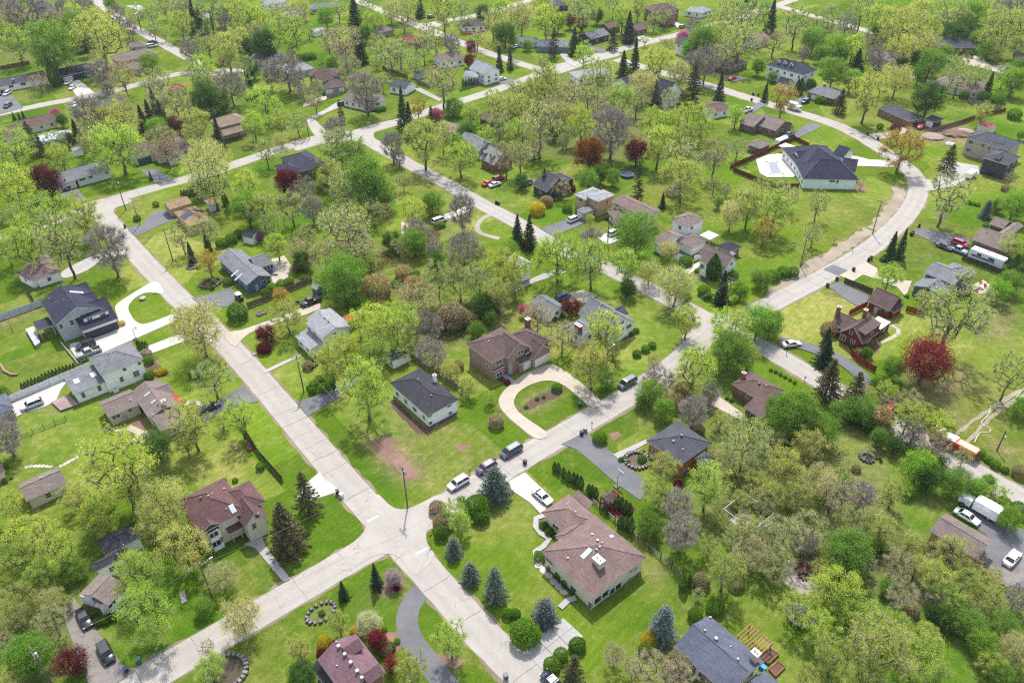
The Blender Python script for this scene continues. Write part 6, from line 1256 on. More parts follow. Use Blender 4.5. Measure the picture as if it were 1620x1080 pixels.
def bevel_box(mb, c, s, b=.10):
    x, y, z = [k / 2 for k in s]; b = min(b, x * .3, y * .3, z * .3); vs = []
    for zz, k in ((-z, b), (-z + b, 0), (z - b, 0), (z, b)):
        for sx, sy, ex, ey in ((-1, -1, b, 0), (1, -1, -b, 0), (1, -1, 0, b), (1, 1, 0, -b), (1, 1, -b, 0), (-1, 1, b, 0), (-1, 1, 0, -b), (-1, -1, 0, b)):
            vs.append((c[0] + sx * (x - k) + ex, c[1] + sy * (y - k) + ey, c[2] + zz))
    fs = [tuple(range(8))[::-1], tuple(range(24, 32))]
    for i in range(3):
        for j in range(8): fs.append((i * 8 + j, i * 8 + (j + 1) % 8, (i + 1) * 8 + (j + 1) % 8, (i + 1) * 8 + j))
    mb.add(vs, fs)
W4 = lambda a, b, w: [(a, w), (a, -w), (b, w), (b, -w)]
big_vehicle('box_truck','white box truck with a square cargo body on the asphalt yard','truck','t9',1420,243,'a',[('cargo_box',(-1.0,0,1.95),(4.6,2.3,2.4),'#ececec'),('cab',(2.5,0,1.35),(1.7,2.0,1.7),'#e4e4e4'),('windscreen',(3.1,0,1.75),(.6,1.8,.7),'#101214','carglass'),('bonnet',(3.5,0,.95),(1.0,1.9,.8),'#e4e4e4'),('chassis',(.3,0,.6),(6.6,1.0,.25),'#222222')],W4(-2.0,2.9,.95),1.6)
big_vehicle('motorhome','white motorhome with grey stripes beside the taupe house','motorhome','d1',1390,552,'A',[('body',(0,0,1.95),(9.4,2.5,2.7),'#dedede'),('stripe_panel',(-.8,-1.262,1.6),(6.4,.03,.55),'#5a5e66','metal'),('windscreen',(4.66,0,2.1),(.1,2.1,1.1),'#101214','carglass'),('side_window',(1.4,-1.27,2.3),(1.6,.04,.6),'#101214','carglass'),('side_window',(-2.0,-1.27,2.3),(1.2,.04,.6),'#101214','carglass'),('roof_unit',(1.6,0,3.42),(1.1,.9,.28),'#c8c8c8'),('roof_unit',(-2.4,0,3.42),(1.1,.9,.28),'#c8c8c8'),('roof_vent',(-.4,.3,3.38),(.5,.5,.2),'#555555')],W4(-2.6,3.2,1.08),1.8)
big_vehicle('fire_engine','red fire engine with a white top parked beside the dirt track','fire engine','d2',1180,640,'a',[('cab',(3.6,0,1.6),(2.2,2.4,2.3),'#a81414'),('body',(-1.2,0,1.45),(7.2,2.4,1.9),'#9c1212'),('roof_panel',(3.6,0,2.79),(1.9,2.2,.08),'#d8d8d8','metal'),('hose_bed',(-2.6,0,2.43),(4.0,1.8,.06),'#b49a84','tint'),('pump_panel',(1.3,0,2.45),(1.7,2.2,.14),'#b8bcc0','metal'),('equipment_box',(.1,0,2.47),(.8,2.2,.18),'#d8d8d8','metal'),('windscreen',(4.68,0,1.95),(.1,2.1,.8),'#101214','carglass'),('light_bar',(4.1,0,2.93),(.4,1.8,.16),'#c01010','metal')],W4(-3.0,3.4,1.05),1.6)
big_vehicle('ambulance','white and orange ambulance on the far curving street','ambulance','d0',165,675,'A',[('body',(-.8,0,1.75),(4.0,2.2,2.3),'#e4e2de'),('cab',(2.1,0,1.35),(2.0,2.0,1.6),'#e4e2de'),('stripe_panel',(-.8,-1.115,1.3),(3.9,.03,.4),'#d0562a','metal'),('windscreen',(2.7,0,1.8),(.9,1.8,.6),'#101214','carglass')],W4(-1.8,2.2,.95),1.4)
big_vehicle('cargo_trailer','white enclosed cargo trailer beside the brown garage','trailer','d0',85,892,'B',[('body',(0,0,1.35),(5.4,2.2,1.9),'#e0e0de'),('side_panel',(0,-1.112,1.2),(5.0,.03,1.3),'#23262a','metal'),('drawbar',(3.2,0,.5),(1.2,.12,.12),'#333333','metal')],W4(-.5,.6,1.0),1.3)
big_vehicle('cargo_trailer','white trailer on the forecourt of the new grey house','trailer','d1',1285,22,'B',[('body',(0,0,1.3),(4.4,2.1,1.8),'#e4e4e2'),('drawbar',(2.6,0,.5),(1.0,.12,.12),'#333333','metal')],W4(-.5,.6,.95),1.3)
big_vehicle('utility_cart','dark utility cart with a cream roof beside the blue house','cart','z4',620,222,'A',[('body',(0,0,.75),(2.6,1.4,.7),'#24262a'),('roof_panel',(0,0,1.95),(1.9,1.4,.08),'#d8d0bc','metal'),('seat',(-.2,0,1.2),(.6,1.2,.3),'#3a3a3a','tint')],W4(-.85,.85,.62),1.0)
# ---------------------------------------------------------------- utility poles and wires
POLES = []
def pole(t, x, y, h, arms, label, head='B', lamp=False):
    p = gp(tp(t, x, y)); r = empty('utility_pole', p, AX[head] if isinstance(head, str) else DEG(head)); tag(r, label, 'utility pole', 'utility poles along the streets')
    mb = MB(); mb.tube((0, 0, 0), (0, 0, h), .17, .11, 8); mb.build('post', M['wood'], r, (.13, .105, .085))
    for z in arms:
        a = MB(); a.box((0, 0, z), (.12, 2.5, .13)); am = a.build('crossarm', M['wood'], r, (.13, .105, .085))
        for y_ in (-1.15, -.5, .5, 1.15):
            i = MB(); i.tube((0, y_, z + .06), (0, y_, z + .26), .05, .04, 6); i.build('insulator', M['tint'], am, (.3, .3, .3))
    if lamp:
        a = MB(); a.tube((0, 0, h * .93), (1.8, 0, h * .98), .04, .04, 6); am = a.build('lamp_arm', M['metal'], r, (.4, .4, .4)); l = MB(); bevel_box(l, (1.95, 0, h * .98), (.6, .25, .14)); l.build('lamp_head', M['metal'], am, (.5, .5, .5))
    else:
        tr = MB(); tr.tube((.28, 0, h - 2.2), (.28, 0, h - 1.3), .20, .20, 10); tr.build('transformer', M['metal'], r, (.35, .36, .36))
    POLES.append((p, h)); return p
for a in [('a1',797,250,10.5,[],'tall pole with street lamp at the inner corner of the left bend','A',True),
 ('a1',885,345,8.5,[8.2],'short utility pole on the terracotta-roofed house lawn','A'),
 ('a1',1095,572,10.5,[10.1],'utility pole with crossarm beside two small spruces','A'),
 ('b2',303,318,10.5,[10.2],'slender dark pole beside the clipped hedge','A'),
 ('b2',960,1050,11.0,[10.6,9.9],'utility pole with two crossarms at the lower junction corner','B'),
 ('c2',592,255,10.0,[],'lamp pole rising out of the roadside trees above the minivan','B',True),
 ('c1',1352,905,11.0,[10.6,9.7],'utility pole with doubled crossarms beside the dark spruce','B'),
 ('c1',605,458,9.5,[],'slender pole beside the silver SUV on the middle street','A'),
 ('d1',660,400,11.0,[10.6],'utility pole on the grass strip beside the curving street','B'),
 ('d1',205,605,10.0,[9.6],'utility pole among the shrubs below the open lawn','B'),
 ('a3',345,1110,10.5,[10.1,9.3],'utility pole at the lower left beside the dark red tree','B'),
 ('a3',1345,545,9.5,[],'lamp pole in pale branches beside the lower street','B',True),
 ('d0',1490,692,12.0,[11.5],'tall pale pole beside the fence at the upper right','A'),
 ('b0',338,885,8.0,[],'thin pole at the left of the three-way junction','A',True),
 ('d2',1448,690,5.5,[],'short thin pole in the grass below the dirt track','A')]: pole(*a)
def wire(a, b, ha, hb, label, sag=1.2):
    mb = MB(); n = 10; pts = []
    for i in range(n + 1):
        t = i / n; p = a.lerp(b, t); pts.append(Vector((p.x, p.y, ha + (hb - ha) * t - sag * 4 * t * (1 - t))))
    for p, q in zip(pts, pts[1:]): mb.tube(p, q, .02, .02, 4, cap=False)
    o = mb.build('power_line', M['tint'], None, (.16, .16, .16)); tag(o, label, 'wire', 'overhead wires')
def pw(i, j, lab, dz=-.3): wire(POLES[i][0], POLES[j][0], POLES[i][1] + dz, POLES[j][1] + dz, lab)
pw(1, 2, 'overhead wire from the terracotta-roofed house pole to the pole by two spruces'); pw(2, 3, 'overhead wire along the left street to the pole by the clipped hedge'); pw(3, 4, 'overhead wire from the hedge pole to the junction pole')
pw(4, 11, 'overhead wire crossing the lower street towards the pale tree lamp pole'); pw(11, 10, 'overhead wire from the lamp pole to the lower left pole'); pw(4, 5, 'overhead wire above the parked cars along the lower street'); pw(5, 6, 'overhead wire crossing the right part of the lower street'); pw(6, 9, 'overhead wire along the gravel strip below the open lawn'); pw(9, 8, 'overhead wire over the open lawn by the curving street')
wire(POLES[4][0], gp(tp('b2', 1150, 520), 4), 9.0, 4.0, 'service wire from the junction pole to the white house with two chimneys', .6)
wire(POLES[6][0], gp(tp('c1', 780, 950), 5), 9.5, 4.5, 'service wire from the doubled-crossarm pole to the white house with brick base', .8)
# ---------------------------------------------------------------- fences: posts and panels
def panel_mesh(name, h, boards, mat, gap=.012):
    mb = MB(); n = boards
    for i in range(n):
        x = -.5 + (i + .5) / n; mb.box((x, (.012 if i % 2 else -.012), h / 2 + .04), (1 / n - gap / 2.2, .03, h - .08 - (.03 if i % 3 == 0 else 0)))
    mb.box((0, .05, h * .25), (1, .05, .09)); mb.box((0, .05, h * .8), (1, .05, .09)); return mb.mesh(name, mat)
PANEL = {'wood': panel_mesh('fence_panel', 1.8, 14, M['wood']), 'vinyl': panel_mesh('fence_panel', 1.9, 10, M['tint'], .004)}
def rail_mesh():
    mb = MB()
    for z in (.45, .85, 1.2): mb.box((0, 0, z), (1, .04, .09))
    for i in range(9): mb.box((-.44 + i * .11, 0, .65), (.012, .02, 1.1))
    return mb.mesh('fence_panel', M['metal'])
PANEL['rail'] = rail_mesh()
POST = MB(); POST.box((0, 0, .95), (.12, .12, 1.95)); POST.add([(-.08, -.08, 1.93), (.08, -.08, 1.93), (.08, .08, 1.93), (-.08, .08, 1.93), (0, 0, 2.02)], [(0, 1, 4), (1, 2, 4), (2, 3, 4), (3, 0, 4)]); POSTM = POST.mesh('post', M['wood'])
def fence(t, pts, kind, col, label, zs=1.0, step=2.4):
    P_ = [gp(tp(t, *p)) for p in pts]; r = empty('fence', P_[0]); tag(r, label, 'fence'); c = srgb(col)
    for a, b in zip(P_, P_[1:]):
        L = (b - a).length; n = max(1, round(L / step)); ang = math.atan2(b.y - a.y, b.x - a.x)
        for i in range(n + 1):
            o = obj('post', POSTM, r, tuple(k * .85 for k in c)); o.location = a.lerp(b, i / n) - P_[0]; o.rotation_euler = (0, 0, ang); o.scale = (1, 1, zs)
            if i < n:
                o = obj('fence_panel', PANEL[kind], r, c); m = a.lerp(b, (i + .5) / n) - P_[0]; o.location = m + Vector((0, 0, random.uniform(-.02, .02))); o.rotation_euler = (0, 0, ang); o.scale = (L / n - .12, 1, zs)
for a in [('z3',[(52,985),(655,728)],'vinyl','#d0d0d2','long white panel fence behind the evergreen row'),
 ('z3',[(-5,395),(305,285)],'vinyl','#a8acb4','grey panel fence left of the navy-roofed house'),
 ('z3',[(440,560),(565,715)],'vinyl','#cfd0d0','low white fence below the navy-roofed house',.45),
 ('a2',[(1500,500),(1560,590),(1640,720),(1790,890)],'wood','#5f5346','dark wooden fence between the lawn strip and the maroon-roofed house'),
 ('z4',[(685,305),(860,238),(1000,178),(1140,118)],'wood','#75665a','brown wooden fence beside the blue house patio'),
 ('b2',[(985,110),(1160,230),(1310,330)],'wood','#73695c','weathered wooden fence behind the white house with two chimneys'),
 ('b1',[(430,770),(560,850),(620,890)],'wood','#6a5c50','dark wooden fence behind the grey-roofed house'),
 ('z2',[(650,225),(800,355),(950,475),(1100,600),(1245,722)],'rail','#3a3a38','long dark rail fence behind the brown-roofed corner house'),
 ('t3',[(225,805),(380,735),(530,668),(596,702)],'wood','#6a3020','rust-brown fence behind the pool terrace'),
 ('t3',[(240,818),(340,858),(440,895),(548,895)],'wood','#6a3020','rust-brown fence in front of the pool terrace'),
 ('d1',[(510,918),(625,860)],'wood','#8e3220','red board fence left of the red barn garage'),
 ('d1',[(870,890),(985,925)],'wood','#8e4424','orange-red board fence right of the red barn garage'),
 ('t6',[(798,600),(832,578)],'wood','#8a2a20','short red fence at the red brick cottage corner'),
 ('t6',[(798,606),(830,640),(912,688)],'wood','#8a2a20','red fence zigzagging below the red brick cottage'),
 ('d1',[(480,712),(655,782)],'wood','#4a423c','dark fence between the grey-blue house drive and the red barn'),
 ('d1',[(1225,568),(1370,620),(1510,680)],'wood','#4c4642','dark fence in front of the motorhome'),
 ('d0',[(1040,838),(1225,785)],'wood','#7a6a5c','tan board fence along the building site'),
 ('d0',[(1225,785),(1350,740),(1500,712)],'wood','#7a4436','red-brown fence behind the pink-roofed shed'),
 ('d0',[(1260,650),(1370,675),(1470,702)],'wood','#8a7e78','pale wooden fence on the upper right lawn'),
 ('a0',[(-10,446),(190,408)],'wood','#6a4c40','brown fence behind the white ranch at the left edge'),
 ('a0',[(385,372),(570,340)],'wood','#5a4438','dark fence behind the navy-roofed far ranch'),
 ('b0',[(1020,530),(1105,562)],'wood','#7a6e64','grey fence beside the gravel driveway'),
 ('b0',[(800,442),(960,500)],'wood','#7a5c4a','brown fence above the small white building'),
 ('b0',[(1290,580),(1420,542)],'wood','#7a7470','low grey wall under the row of narrow evergreens',.5),
 ('b0',[(450,628),(548,600)],'wood','#867a70','tan fence below the craftsman house garage'),
 ('c1',[(310,1010),(445,950)],'vinyl','#d8d8d6','white railing beside the white house with brick base',.55),
 ('c1',[(1150,575),(1235,540)],'vinyl','#d4d4d2','white fence between the white garage and the white cape house'),
 ('a2',[(140,610),(420,500)],'rail','#4a7a48','low green wire fence across the back lawn',.75),
 ('b1',[(1160,990),(1310,1050)],'rail','#2a2a28','dark rail fence beside the brick house'),
 ('a1',[(175,760),(215,830)],'wood','#5c5048','short dark fence under the tall left trees'),
]: fence(*a)
# ---------------------------------------------------------------- bins, mailboxes
def bin_mesh():
    mb = MB(); mb.box((0, 0, .48), (.56, .62, .9), taper=1.16); b = mb.mesh('bin_body', M['tint']); l = MB(); bevel_box(l, (0, 0, 1.0), (.7, .78, .12), .04); w = MB(); w.tube((-.3, .3, .11), (.3, .3, .11), .11, .11, 8); return b, l.mesh('lid', M['tint']), w.mesh('wheels', M['rubber'])
BIN = bin_mesh()
for t, x, y, col in [('a1',793,362,'#20242a'),('a1',1275,872,'#20242a'),('a1',1268,876,'#33404a'),('a1',1130,897,'#2a2a2c'),('a1',1138,890,'#20242a'),('d1',955,358,'#202226'),('d1',905,412,'#1c1e22'),('d1',914,402,'#1c1e22'),('d1',636,572,'#1c1e22'),('d1',650,562,'#1c1e22'),('d1',540,635,'#24262a'),('d1',435,695,'#24262a'),('d1',375,735,'#24262a'),('c2',440,592,'#16181a'),('c2',463,572,'#6a6e72'),('c2',430,412,'#2e3c44'),('c2',82,775,'#202226'),('b2',518,965,'#1e2230'),('b2',543,985,'#d0d0cc'),('b3',1582,1050,'#4a5058'),('a3',803,1008,'#22364a'),('a3',885,950,'#3a5a5c'),('b1',1520,210,'#1c1e22'),('b1',1534,216,'#1c1e22'),('c0',1525,603,'#24262a'),('c0',1558,608,'#24262a'),('c0',600,322,'#24262a'),('c0',615,320,'#24262a'),('d0',630,855,'#24262a'),('d0',693,885,'#24262a'),('c0',1515,640,'#24262a')]:
    p = gp(tp(t, x, y)); r = empty('trash_bin', (p.x, p.y, .08), AX['B'] + random.uniform(-.4, .4)); c = srgb(col)
    obj('bin_body', BIN[0], r, c); obj('lid', BIN[1], r, tuple(k * 1.3 for k in c)); obj('wheels', BIN[2], r); tag(r, None, 'trash bin', 'wheeled bins by the kerbs')
    AUTO.append((r, 'pale trash bin' if col == '#d0d0cc' else 'blue trash bin' if col == '#22364a' else 'green trash bin' if col == '#3a5a5c' else 'grey trash bin' if col in ('#6a6e72', '#4a5058') else 'dark trash bin', tp(t, x, y)))
def mailbox(t, x, y):
    p = gp(tp(t, x, y)); r = empty('mailbox', p, AX['A']); a = MB(); a.box((0, 0, .55), (.1, .1, 1.1)); a.build('post', M['wood'], r, (.2, .17, .14)); b = MB(); bevel_box(b, (0, 0, 1.2), (.5, .22, .26), .06); b.build('box', M['metal'], r, (.03, .03, .035)); tag(r, None, 'mailbox', 'mailboxes by the street'); AUTO.append((r, 'dark mailbox on a post', tp(t, x, y)))
for q in [('b2',1352,832),('c2',505,540),('d2',115,85),('d1',533,512),('d2',230,252)]: mailbox(*q)
# ---------------------------------------------------------------- yard things
def simple_thing(name, label, cat, t, x, y, parts, head='B', z=0.0, group=None):
    p = gp(tp(t, x, y), z); r = empty(name, p, AX[head] if isinstance(head, str) else DEG(head)); tag(r, label, cat, group)
    for nm, mb, mat, col in parts: mb.build(nm, M[mat], r, srgb(col))
    return r
def B_(c, s, rz=0): m = MB(); m.box(c, s, rz=rz); return m
def T_(a, b, r, n=8): m = MB(); m.tube(a, b, r, r, n); return m
def ring(r, w, z0, z1, n=20, sx=1.0):
    mb = MB()
    for i in range(n):
        a0, a1 = 2 * math.pi * i / n, 2 * math.pi * (i + 1) / n
        q = [(r * math.cos(a0) * sx, r * math.sin(a0)), (r * math.cos(a1) * sx, r * math.sin(a1)), ((r + w) * math.cos(a1) * sx, (r + w) * math.sin(a1)), ((r + w) * math.cos(a0) * sx, (r + w) * math.sin(a0))]; mb.prism(q, z0, z1)
    return mb
def disc(r, z, n=24, sx=1.0, h=.05): m = MB(); m.prism([(r * math.cos(6.2832 * i / n) * sx, r * math.sin(6.2832 * i / n)) for i in range(n)], z - h, z); return m
def hoop(t, x, y, lab):
    simple_thing('basketball_hoop', lab, 'basketball hoop', t, x, y, [('base', B_((-.5, 0, .12), (1.0, .9, .24)), 'tint', '#3a3c40'), ('pole', T_((-.3, 0, 0), (-.3, 0, 3.0), .06), 'metal', '#303234'), ('arm', T_((-.3, 0, 2.9), (.35, 0, 3.2), .05), 'metal', '#303234'), ('backboard', B_((.4, 0, 3.4), (.06, 1.6, 1.0)), 'tint', '#c8ccd0'), ('rim', ring_at(.23, .03, 3.05, .68), 'metal', '#c04a20')], 'B')
def ring_at(r, w, z, dx):
    m = ring(r, w, z, z + .03, 12); m.v = [(x + dx, y, z_) for x, y, z_ in m.v]; return m
hoop('z3', 978, 522, 'basketball hoop on the white loop driveway'); hoop('c2', 672, 912, 'basketball hoop beside the dark asphalt driveway')
def stone_ring(label, t, x, y, r, n, col, sx=1.0, name='fire_pit', fill='#5a5048'):
    p = gp(tp(t, x, y)); root = empty(name, p, AX['B']); tag(root, label, 'fire pit' if name == 'fire_pit' else 'garden bed')
    d = disc(r - .05, .06, 20, sx); d.build('soil', M['wood'], root, srgb(fill)); sm = MB(); bevel_box(sm, (0, 0, .16), (.40, .28, .26), .08); me = sm.mesh('stone', M['tint'])
    for i in range(n):
        a = 6.2832 * i / n; o = obj('stone', me, root, tuple(k * f_ for f_ in [random.uniform(.22, .4)] for k in srgb(col))); o.location = (r * math.cos(a) * sx, r * math.sin(a), random.uniform(-.05, .03)); o.rotation_euler = (0, 0, a + random.uniform(-.3, .3)); s = 6.2832 * r / n / .36; o.scale = (s * random.uniform(.8, 1.1), s, s)
    return root
stone_ring('round stone fire pit on the lawn below the thicket', 'd2', 625, 738, 1.3, 12, '#8c8884')
stone_ring('small stone fire pit in the middle of the round gravel seating circle', 'd3', 228, 405, .75, 9, '#7a5a40')
stone_ring('oval stone-edged flower bed above the round pale shrubs', 'b3', 413, 637, 1.7, 16, '#98948c', 1.5, 'flower_bed', '#56602e')
stone_ring('stone-edged planting bed around the tree at the lower street', 'a3', 1440, 1010, 3.0, 24, '#a8a4a0', 1.0, 'planting_bed', '#4a4436')
stone_ring('curved stone-edged garden bed in front of the orange brick house', 'c2', 790, 755, 2.4, 20, '#a09a92', 1.0, 'garden_bed', '#5a4a40')
stone_ring('stone-edged bed beside the blue house path', 'z4', 425, 130, 2.2, 20, '#8a8078', 1.3, 'garden_bed', '#54402f')
stone_ring('ring of stones round the small spruce by the left street', 'a1', 1212, 612, 1.3, 16, '#a8a49c', 1.0, 'planting_bed', '#4a4434')
stone_ring('small stone ring on the dry lawn beside the clipped hedge', 'z4', 1130, 708, 1.4, 14, '#7a6e60', 1.2, 'planting_bed', '#4c5030')
p = gp(tp('d3', 228, 405)); o = disc(4.0, .03, 28).build('gravel_circle', M['G']); o.location = (p.x, p.y, 0); o['kind'] = 'structure'
def bench(t, x, y, rz, lab, col):
    simple_thing('bench', lab, 'bench', t, x, y, [('seat', B_((0, 0, .45), (1.8, .45, .08)), 'wood', col), ('backrest', B_((0, .24, .75), (1.8, .07, .5)), 'wood', col), ('leg', B_((-.75, 0, .21), (.1, .4, .42)), 'wood', col), ('leg', B_((.75, 0, .21), (.1, .4, .42)), 'wood', col)], rz)
bench('d3', 268, 372, -35, 'red bench at the right of the gravel seating circle', '#a02a24'); bench('d3', 195, 350, 20, 'red bench at the back of the gravel seating circle', '#8a2a24')
def chair(t, x, y, rz, lab, col):
    simple_thing('garden_chair', lab, 'chair', t, x, y, [('seat', B_((0, 0, .38), (.6, .6, .06)), 'wood', col), ('backrest', B_((0, .3, .75), (.6, .06, .7)), 'wood', col)] + [('leg', B_((a, b, .18), (.06, .06, .36)), 'wood', col) for a in (-.25, .25) for b in (-.25, .25)] + [('armrest', B_((a, 0, .6), (.08, .6, .05)), 'wood', col) for a in (-.3, .3)], rz)
chair('d2', 690, 738, 60, 'brown garden chair beside the fire pit on the lawn', '#5a4a40'); chair('d2', 712, 758, 100, 'dark garden chair farther from the fire pit', '#3a342e')
chair('d1', 1345, 712, 20, 'red garden chair at the back of the paved patio', '#b81c24'); chair('d1', 1372, 735, 120, 'red garden chair at the right of the paved patio', '#b81c24'); chair('d1', 1318, 768, 220, 'red garden chair nearest on the paved patio', '#b81c24')
sheet('patio', polyw('d1', [(1300,720),(1360,690),(1405,720),(1390,765),(1330,785),(1290,770)]), M['P'], .03)
def table(t, x, y, lab, col, r=.6):
    simple_thing('round_table', lab, 'table', t, x, y, [('top', disc(r, .76, 16), 'tint', col), ('leg', T_((0, 0, 0), (0, 0, .72), .05), 'metal', '#444444'), ('foot', disc(.3, .05, 10), 'metal', '#444444')])
table('d1', 1345, 745, 'white table between the red patio chairs', '#d8d8d8'); table('b1', 128, 660, 'small table on the patio behind the blue house', '#8a8480')
simple_thing('patio_umbrella', 'closed bright blue parasol behind the blue house', 'parasol', 'b1', 122, 650, [('pole', T_((0, 0, 0), (0, 0, 2.5), .03), 'metal', '#888888'), ('canopy', T_((0, 0, 1.1), (0, 0, 2.4), .16), 'tint', '#2a7ac8')])
def trampoline(t, x, y, r, lab):
    simple_thing('trampoline', lab, 'trampoline', t, x, y, [('mat', disc(r - .3, .86, 24), 'tint', '#101828'), ('pad', ring(r - .3, .35, .84, .92, 24), 'tint', '#2a4a9a')] + [('leg', T_((r * math.cos(a), r * math.sin(a), 0), (r * math.cos(a), r * math.sin(a), .86), .04), 'metal', '#777777') for a in (0.3, 1.35, 2.4, 3.45, 4.5, 5.5)])
trampoline('c1', 728, 36, 2.3, 'blue-rimmed trampoline on the shaded back lawn'); trampoline('d3', 200, 668, 2.2, 'blue-rimmed trampoline under the bright lower right trees')
# pool with cover, above-ground pool
pp = polyw('r2', [(410,265),(500,265),(550,372),(440,372)]); c = sum(pp, Vector()) / 4
r = empty('swimming_pool', (c.x, c.y, 0)); tag(r, 'rectangular pool under a grey cover on the white terrace', 'pool'); m = MB(); m.prism([(q.x - c.x, q.y - c.y) for q in pp], .05, .20); m.build('pool_cover', M['tint'], r, srgb('#727c82'))
m = MB()
for i in range(4):
    a, b = pp[i] - c, pp[(i + 1) % 4] - c; d = (b - a).normalized(); m.box(((a.x + b.x) / 2, (a.y + b.y) / 2, .11), ((b - a).length + .6, .6, .30), rz=math.atan2(d.y, d.x))
m.build('pool_edge', M['tint'], r, srgb('#cfcac2'))
p = gp(tp('a0', 340, 878)); r = empty('round_pool', p, AX['B']); tag(r, 'oval above-ground pool under a pale cover at the far left', 'pool'); ring(4.2, .15, 0, 1.2, 24, 1.6).build('pool_wall', M['metal'], r, srgb('#a8b4bc')); disc(4.2, 1.1, 24, 1.6).build('pool_cover', M['tint'], r, srgb('#8fa0a8'))
# gazebo by the pool, patio set
g = gp(tp('t3', 490, 722)); r = empty('gazebo', g, AX['B']); tag(r, 'cream-roofed gazebo at the end of the pool terrace', 'gazebo')
for sx in (-1, 1):
    for sy in (-1, 1): T_((sx * 1.8, sy * 1.8, 0), (sx * 1.8, sy * 1.8, 2.3), .07).build('post', M['tint'], r, srgb('#55504a'))
m = MB(); m.add([(-2.2, -2.2, 2.3), (2.2, -2.2, 2.3), (2.2, 2.2, 2.3), (-2.2, 2.2, 2.3), (0, 0, 3.3)], [(0, 1, 4), (1, 2, 4), (2, 3, 4), (3, 0, 4), (3, 2, 1, 0)]); m.build('canopy', M['tint'], r, srgb('#c8c2b4'))
# batting cage
cg = [gp(tp('t9', *q)) for q in ((185, 305), (320, 405), (420, 325), (280, 228))]; c = sum(cg, Vector()) / 4; r = empty('batting_cage', (c.x, c.y, 0)); tag(r, 'netted metal-frame cage over a concrete slab among the right woods', 'cage')
m = MB(); m.prism([(q.x - c.x, q.y - c.y) for q in [c + (k - c) * .7 for k in cg]], .01, .08); m.build('slab', M['L'], r)
for i in range(4):
    a, b = cg[i] - c, cg[(i + 1) % 4] - c; T_((a.x, a.y, 0), (a.x, a.y, 3.0), .06).build('post', M['metal'], r, srgb('#b8bcc0')); T_((a.x, a.y, 3.0), (b.x, b.y, 3.0), .06).build('rail', M['metal'], r, srgb('#b8bcc0'))
    m = MB(); k = 22
    for j in range(1, k): q = a.lerp(b, j / k); m.tube((q.x, q.y, .1), (q.x, q.y, 3.0), .010, .010, 3, cap=False)
    for z in (.4, .8, 1.2, 1.6, 2.0, 2.4, 2.8): m.tube((a.x, a.y, z), (b.x, b.y, z), .010, .010, 3, cap=False)
    m.build('net', M['tint'], r, srgb('#8a9094'))
# play set on red mulch
sheet('mulch_bed', polyw('c2', [(540,1020),(640,935),(730,1010),(790,1060),(690,1130)]), simple('red_mulch', (.115, .022, .022), .95, .1, var=.3, scale=2.0), .03)
g = gp(tp('c2', 600, 1045)); r = empty('play_set', g, AX['B']); tag(r, 'wooden play tower with a yellow slide on red mulch', 'play set')
for sx in (-1, 1):
    for sy in (-1, 1): B_((sx * .9, sy * .9, 1.5), (.14, .14, 3.0)).build('post', M['wood'], r, srgb('#4a3a30'))
B_((0, 0, 1.3), (2.0, 2.0, .12)).build('deck', M['wood'], r, srgb('#5a4a3a')); m = MB(); m.add([(-1.2, -1.2, 2.7), (1.2, -1.2, 2.7), (1.2, 1.2, 2.7), (-1.2, 1.2, 2.7), (-1.2, 0, 3.4), (1.2, 0, 3.4)], [(0, 1, 5, 4), (2, 3, 4, 5), (0, 4, 3), (1, 2, 5)]); m.build('canopy', M['wood'], r, srgb('#4e443c'))
m = MB(); m.add([(1.0, -.3, 1.35), (1.0, .3, 1.35), (3.2, .3, .25), (3.2, -.3, .25), (1.0, -.3, 1.25), (1.0, .3, 1.25), (3.2, .3, .15), (3.2, -.3, .15)], [(0, 1, 2, 3), (7, 6, 5, 4), (0, 3, 7, 4), (1, 5, 6, 2)]); m.build('slide', M['tint'], r, srgb('#d8a81c'))
# raised beds and slatted deck at lower right
def raised(t, q, lab, col='#8a5a48'):
    w = polyw(t, q); c = sum(w, Vector()) / 4; r = empty('raised_bed', (c.x, c.y, 0)); tag(r, lab, 'garden bed', 'raised garden beds')
    for i in range(4):
        a, b = w[i] - c, w[(i + 1) % 4] - c; d = b - a; B_(((a.x + b.x) / 2, (a.y + b.y) / 2, .25), (d.length + .12, .12, .5), math.atan2(d.y, d.x)).build('board', M['wood'], r, srgb(col))
    m = MB(); m.prism([(k.x * .94, k.y * .94) for k in [q_ - c for q_ in w]], 0, .38); m.build('soil', M['wood'], r, srgb('#5a4438'))
raised('d3', [(-60,915),(10,865),(65,905),(0,965)], 'raised wooden garden bed nearest the slatted arbour'); raised('d3', [(5,1000),(60,950),(105,985),(45,1045)], 'raised wooden garden bed at the lower end of the row'); raised('z4', [(742,345),(800,325),(818,342),(758,364)], 'grey raised bed on the lawn above the tan driveway', '#8a8078'); raised('a2', [(1548,655),(1585,640),(1612,680),(1572,697)], 'square red-brown planter beside the dark wooden fence', '#7a4a3c')
g = gp(tp('t9', 340, 885), 1.5); r = empty('arbour', (g.x, g.y, 0), AX['A']); tag(r, 'brown slatted garden arbour beside the blue-grey roofed house', 'arbour')
for i in range(9): B_((-2.2 + i * .55, 0, 2.3), (.12, 3.6, .14)).build('slat', M['wood'], r, srgb('#9a6a54'))
for sy in (-1, 1): B_((0, sy * 1.5, 2.16), (4.8, .14, .14)).build('beam', M['wood'], r, srgb('#8a5c48'))
for sx in (-1, 1):
    for sy in (-1, 1): B_((sx * 2.1, sy * 1.5, 1.05), (.14, .14, 2.1)).build('post', M['wood'], r, srgb('#8a5c48'))
